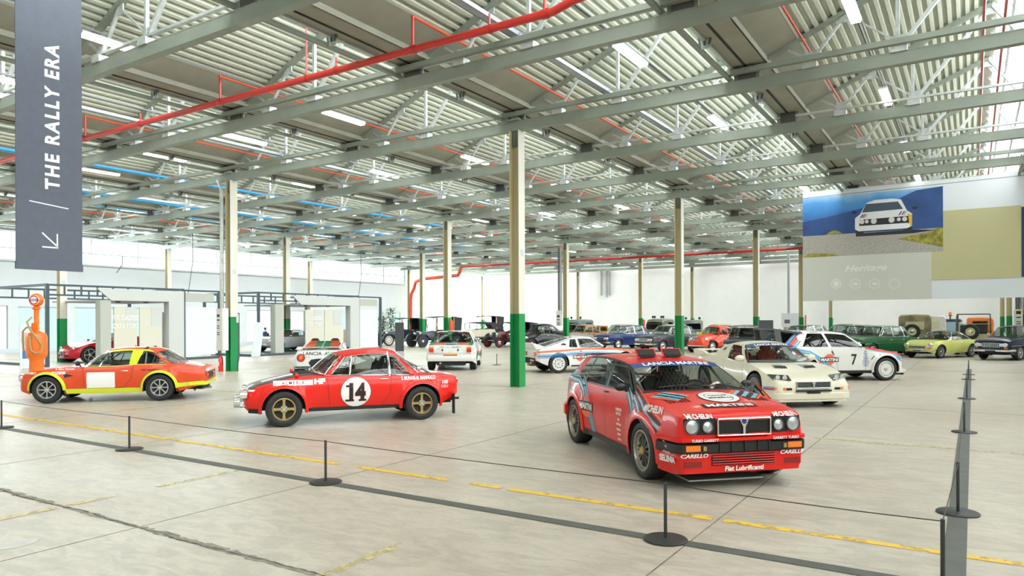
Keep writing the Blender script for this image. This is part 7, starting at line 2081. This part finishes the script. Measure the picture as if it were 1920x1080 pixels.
# seated visitor by the window opening
def skinned(name, pts, edges, rad, m, parent):
    me = bpy.data.meshes.new(name); me.from_pydata(pts, edges, []); o = bpy.data.objects.new(name, me); COL.objects.link(o); o.parent = parent; me.materials.append(m)
    o.modifiers.new('skin', 'SKIN'); lay = me.skin_vertices[0] if len(me.skin_vertices) else None
    if lay is None:
        b_ = bmesh.new(); b_.from_mesh(me); b_.verts.layers.skin.verify(); b_.to_mesh(me); b_.free(); lay = me.skin_vertices[0]
    for i, r in enumerate(rad): lay.data[i].radius = (r, r)
    lay.data[0].use_root = True
    s_ = o.modifiers.new('smooth', 'SUBSURF'); s_.levels = 1; s_.render_levels = 2
    for p in me.polygons: p.use_smooth = True
    return o
px_y = on_x(497, -47.3)[0]
pr = thing('person', 'person in dark blue clothes seated in a chair by the side wall window', 'person', (-47.3, px_y, 0), -PI / 2)
P_ = [(0, 0, .52), (0, 0, .72), (-.03, 0, .92), (-.03, 0, 1.04), (-.02, 0, 1.10), (.0, 0, 1.20), (.02, 0, 1.28)]
R_ = [.13, .12, .13, .06, .05, .085, .07]; E_ = [(i, i + 1) for i in range(6)]
for sg in (1, -1):
    k = len(P_); P_ += [(-.03, sg * .18, .98), (.05, sg * .21, .74), (.28, sg * .15, .66), (.36, sg * .13, .66), (.06, sg * .10, .50), (.44, sg * .12, .50), (.46, sg * .12, .12), (.58, sg * .12, .06)]
    R_ += [.055, .045, .033, .03, .09, .06, .045, .04]; E_ += [(2, k), (k, k + 1), (k + 1, k + 2), (k + 2, k + 3), (0, k + 4), (k + 4, k + 5), (k + 5, k + 6), (k + 6, k + 7)]
skinned('body', P_, E_, R_, mat('skin', (.55, .32, .22), .6), pr)
keep = [i for i in range(len(P_)) if i not in (4, 5, 6, 10, 18)]; ix = {v: i for i, v in enumerate(keep)}
skinned('clothing', [P_[i] for i in keep], [(ix[a], ix[c]) for a, c in E_ if a in ix and c in ix], [R_[i] + (.014 if i != 3 else .0) for i in keep], mat('navy_cloth', (.015, .04, .10), .8), pr)
b = MB(); b.lathe([(.001, 1.36), (.06, 1.35), (.095, 1.28), (.095, 1.22), (.08, 1.16)], mat('dark_hair', (.02, .015, .01), .7), 14, 'z', (-.015, 0, 0)); b.build('hair', pr, 50)
ch = thing('chair', 'dark chair under the seated person by the side wall window', 'chair', (-47.3, px_y, 0), -PI / 2)
b = MB(); b.box(-.18, .30, -.23, .23, .34, .38, BLACK); b.build('seat', ch); b = MB(); b.box(-.22, -.19, -.22, .22, .40, .90, BLACK); b.build('backrest', ch)
for x_ in (-.18, .28):
    for y_ in (-.21, .21): b = MB(); b.bar((x_, y_, 0), (x_, y_, .34), .025, .025, GREY); b.build('leg', ch)
# ------------------------------------------------------------------ plants
POT = mat('terracotta', (.55, .16, .06), .7); LEAF = mat('plant_leaf', (.03, .10, .02), .5, noise=.4, nscale=6)
for n_, (px, h_, lb) in enumerate(((716, 2.2, 'tall potted green plant with terracotta pot by the side wall'), (733, 3.0, 'taller potted plant half behind the veteran tourer'))):
    x, y = -46.6, on_x(px, -46.6)[0]; t = thing('potted_plant', lb, 'plant', (x, y, 0)); random.seed(n_ + 5)
    b = MB(); b.lathe([(.001, 0), (.20, 0), (.27, .34), (.28, .40), (.24, .40), (.001, .36)], POT, 20, 'z'); b.build('pot', t, 40)
    b = MB()
    for s_ in range(5): a = s_ * 1.3; b.tube([(0, 0, .36), (.1 * math.cos(a), .1 * math.sin(a), h_ * .5), (.22 * math.cos(a), .22 * math.sin(a), h_ * .93)], .015, mat('stem', (.12, .13, .05), .7), 5)
    b.build('stems', t)
    b = MB()
    for s_ in range(240):
        a = random.uniform(0, 2 * PI); z = random.uniform(.5, h_); rr = random.uniform(.05, .30); L_ = random.uniform(.22, .42); p = Vector((rr * math.cos(a), rr * math.sin(a), z)); d = Vector((math.cos(a), math.sin(a), random.uniform(-.5, .7))).normalized(); q = d.cross(Vector((0, 0, 1))).normalized() * L_ * .26
        e_ = p + d * L_; b.add([tuple(p), tuple(p + d * L_ * .5 + q), tuple(e_ - Vector((0, 0, .04))), tuple(p + d * L_ * .5 - q)], [(0, 1, 2, 3)], LEAF)
    tag(b.build('foliage', t), kind='stuff')
b = MB(); x, y = -46, on_x(655, -46)[0]; b.cbox((x, y, .55), (.6, .9, 1.1), mat('crate_tan', (.55, .38, .2), .7), .03); tag(b.build('crate'), 'tan crate by the side wall past the farther booth', 'crate')
x, y = -20, on_x(160, -20)[0]; b = MB()
for (px, wx_, z0, z1, lb) in ((219, -38, 4.4, 5.3, 'short black rod hanging before the high windows'), (353, -38, 3.4, 7.2, 'thin black cable dropping to the nearer booth'), (672, -40, 3.5, 6.9, 'thin grey cable dropping to the farther booth')):
    x, y = wx_, on_x(px, wx_)[0]; b = MB(); b.tube([(x, y, z0), (x, y + .3, (z0 + z1) / 2), (x, y + .3, z1)], .02, BLACK, 5); b.tube([(x, y + .3, z1), (x, y + .3, 7.35)], .006, BLACK, 4); b.build('hanging_cable', ceil)
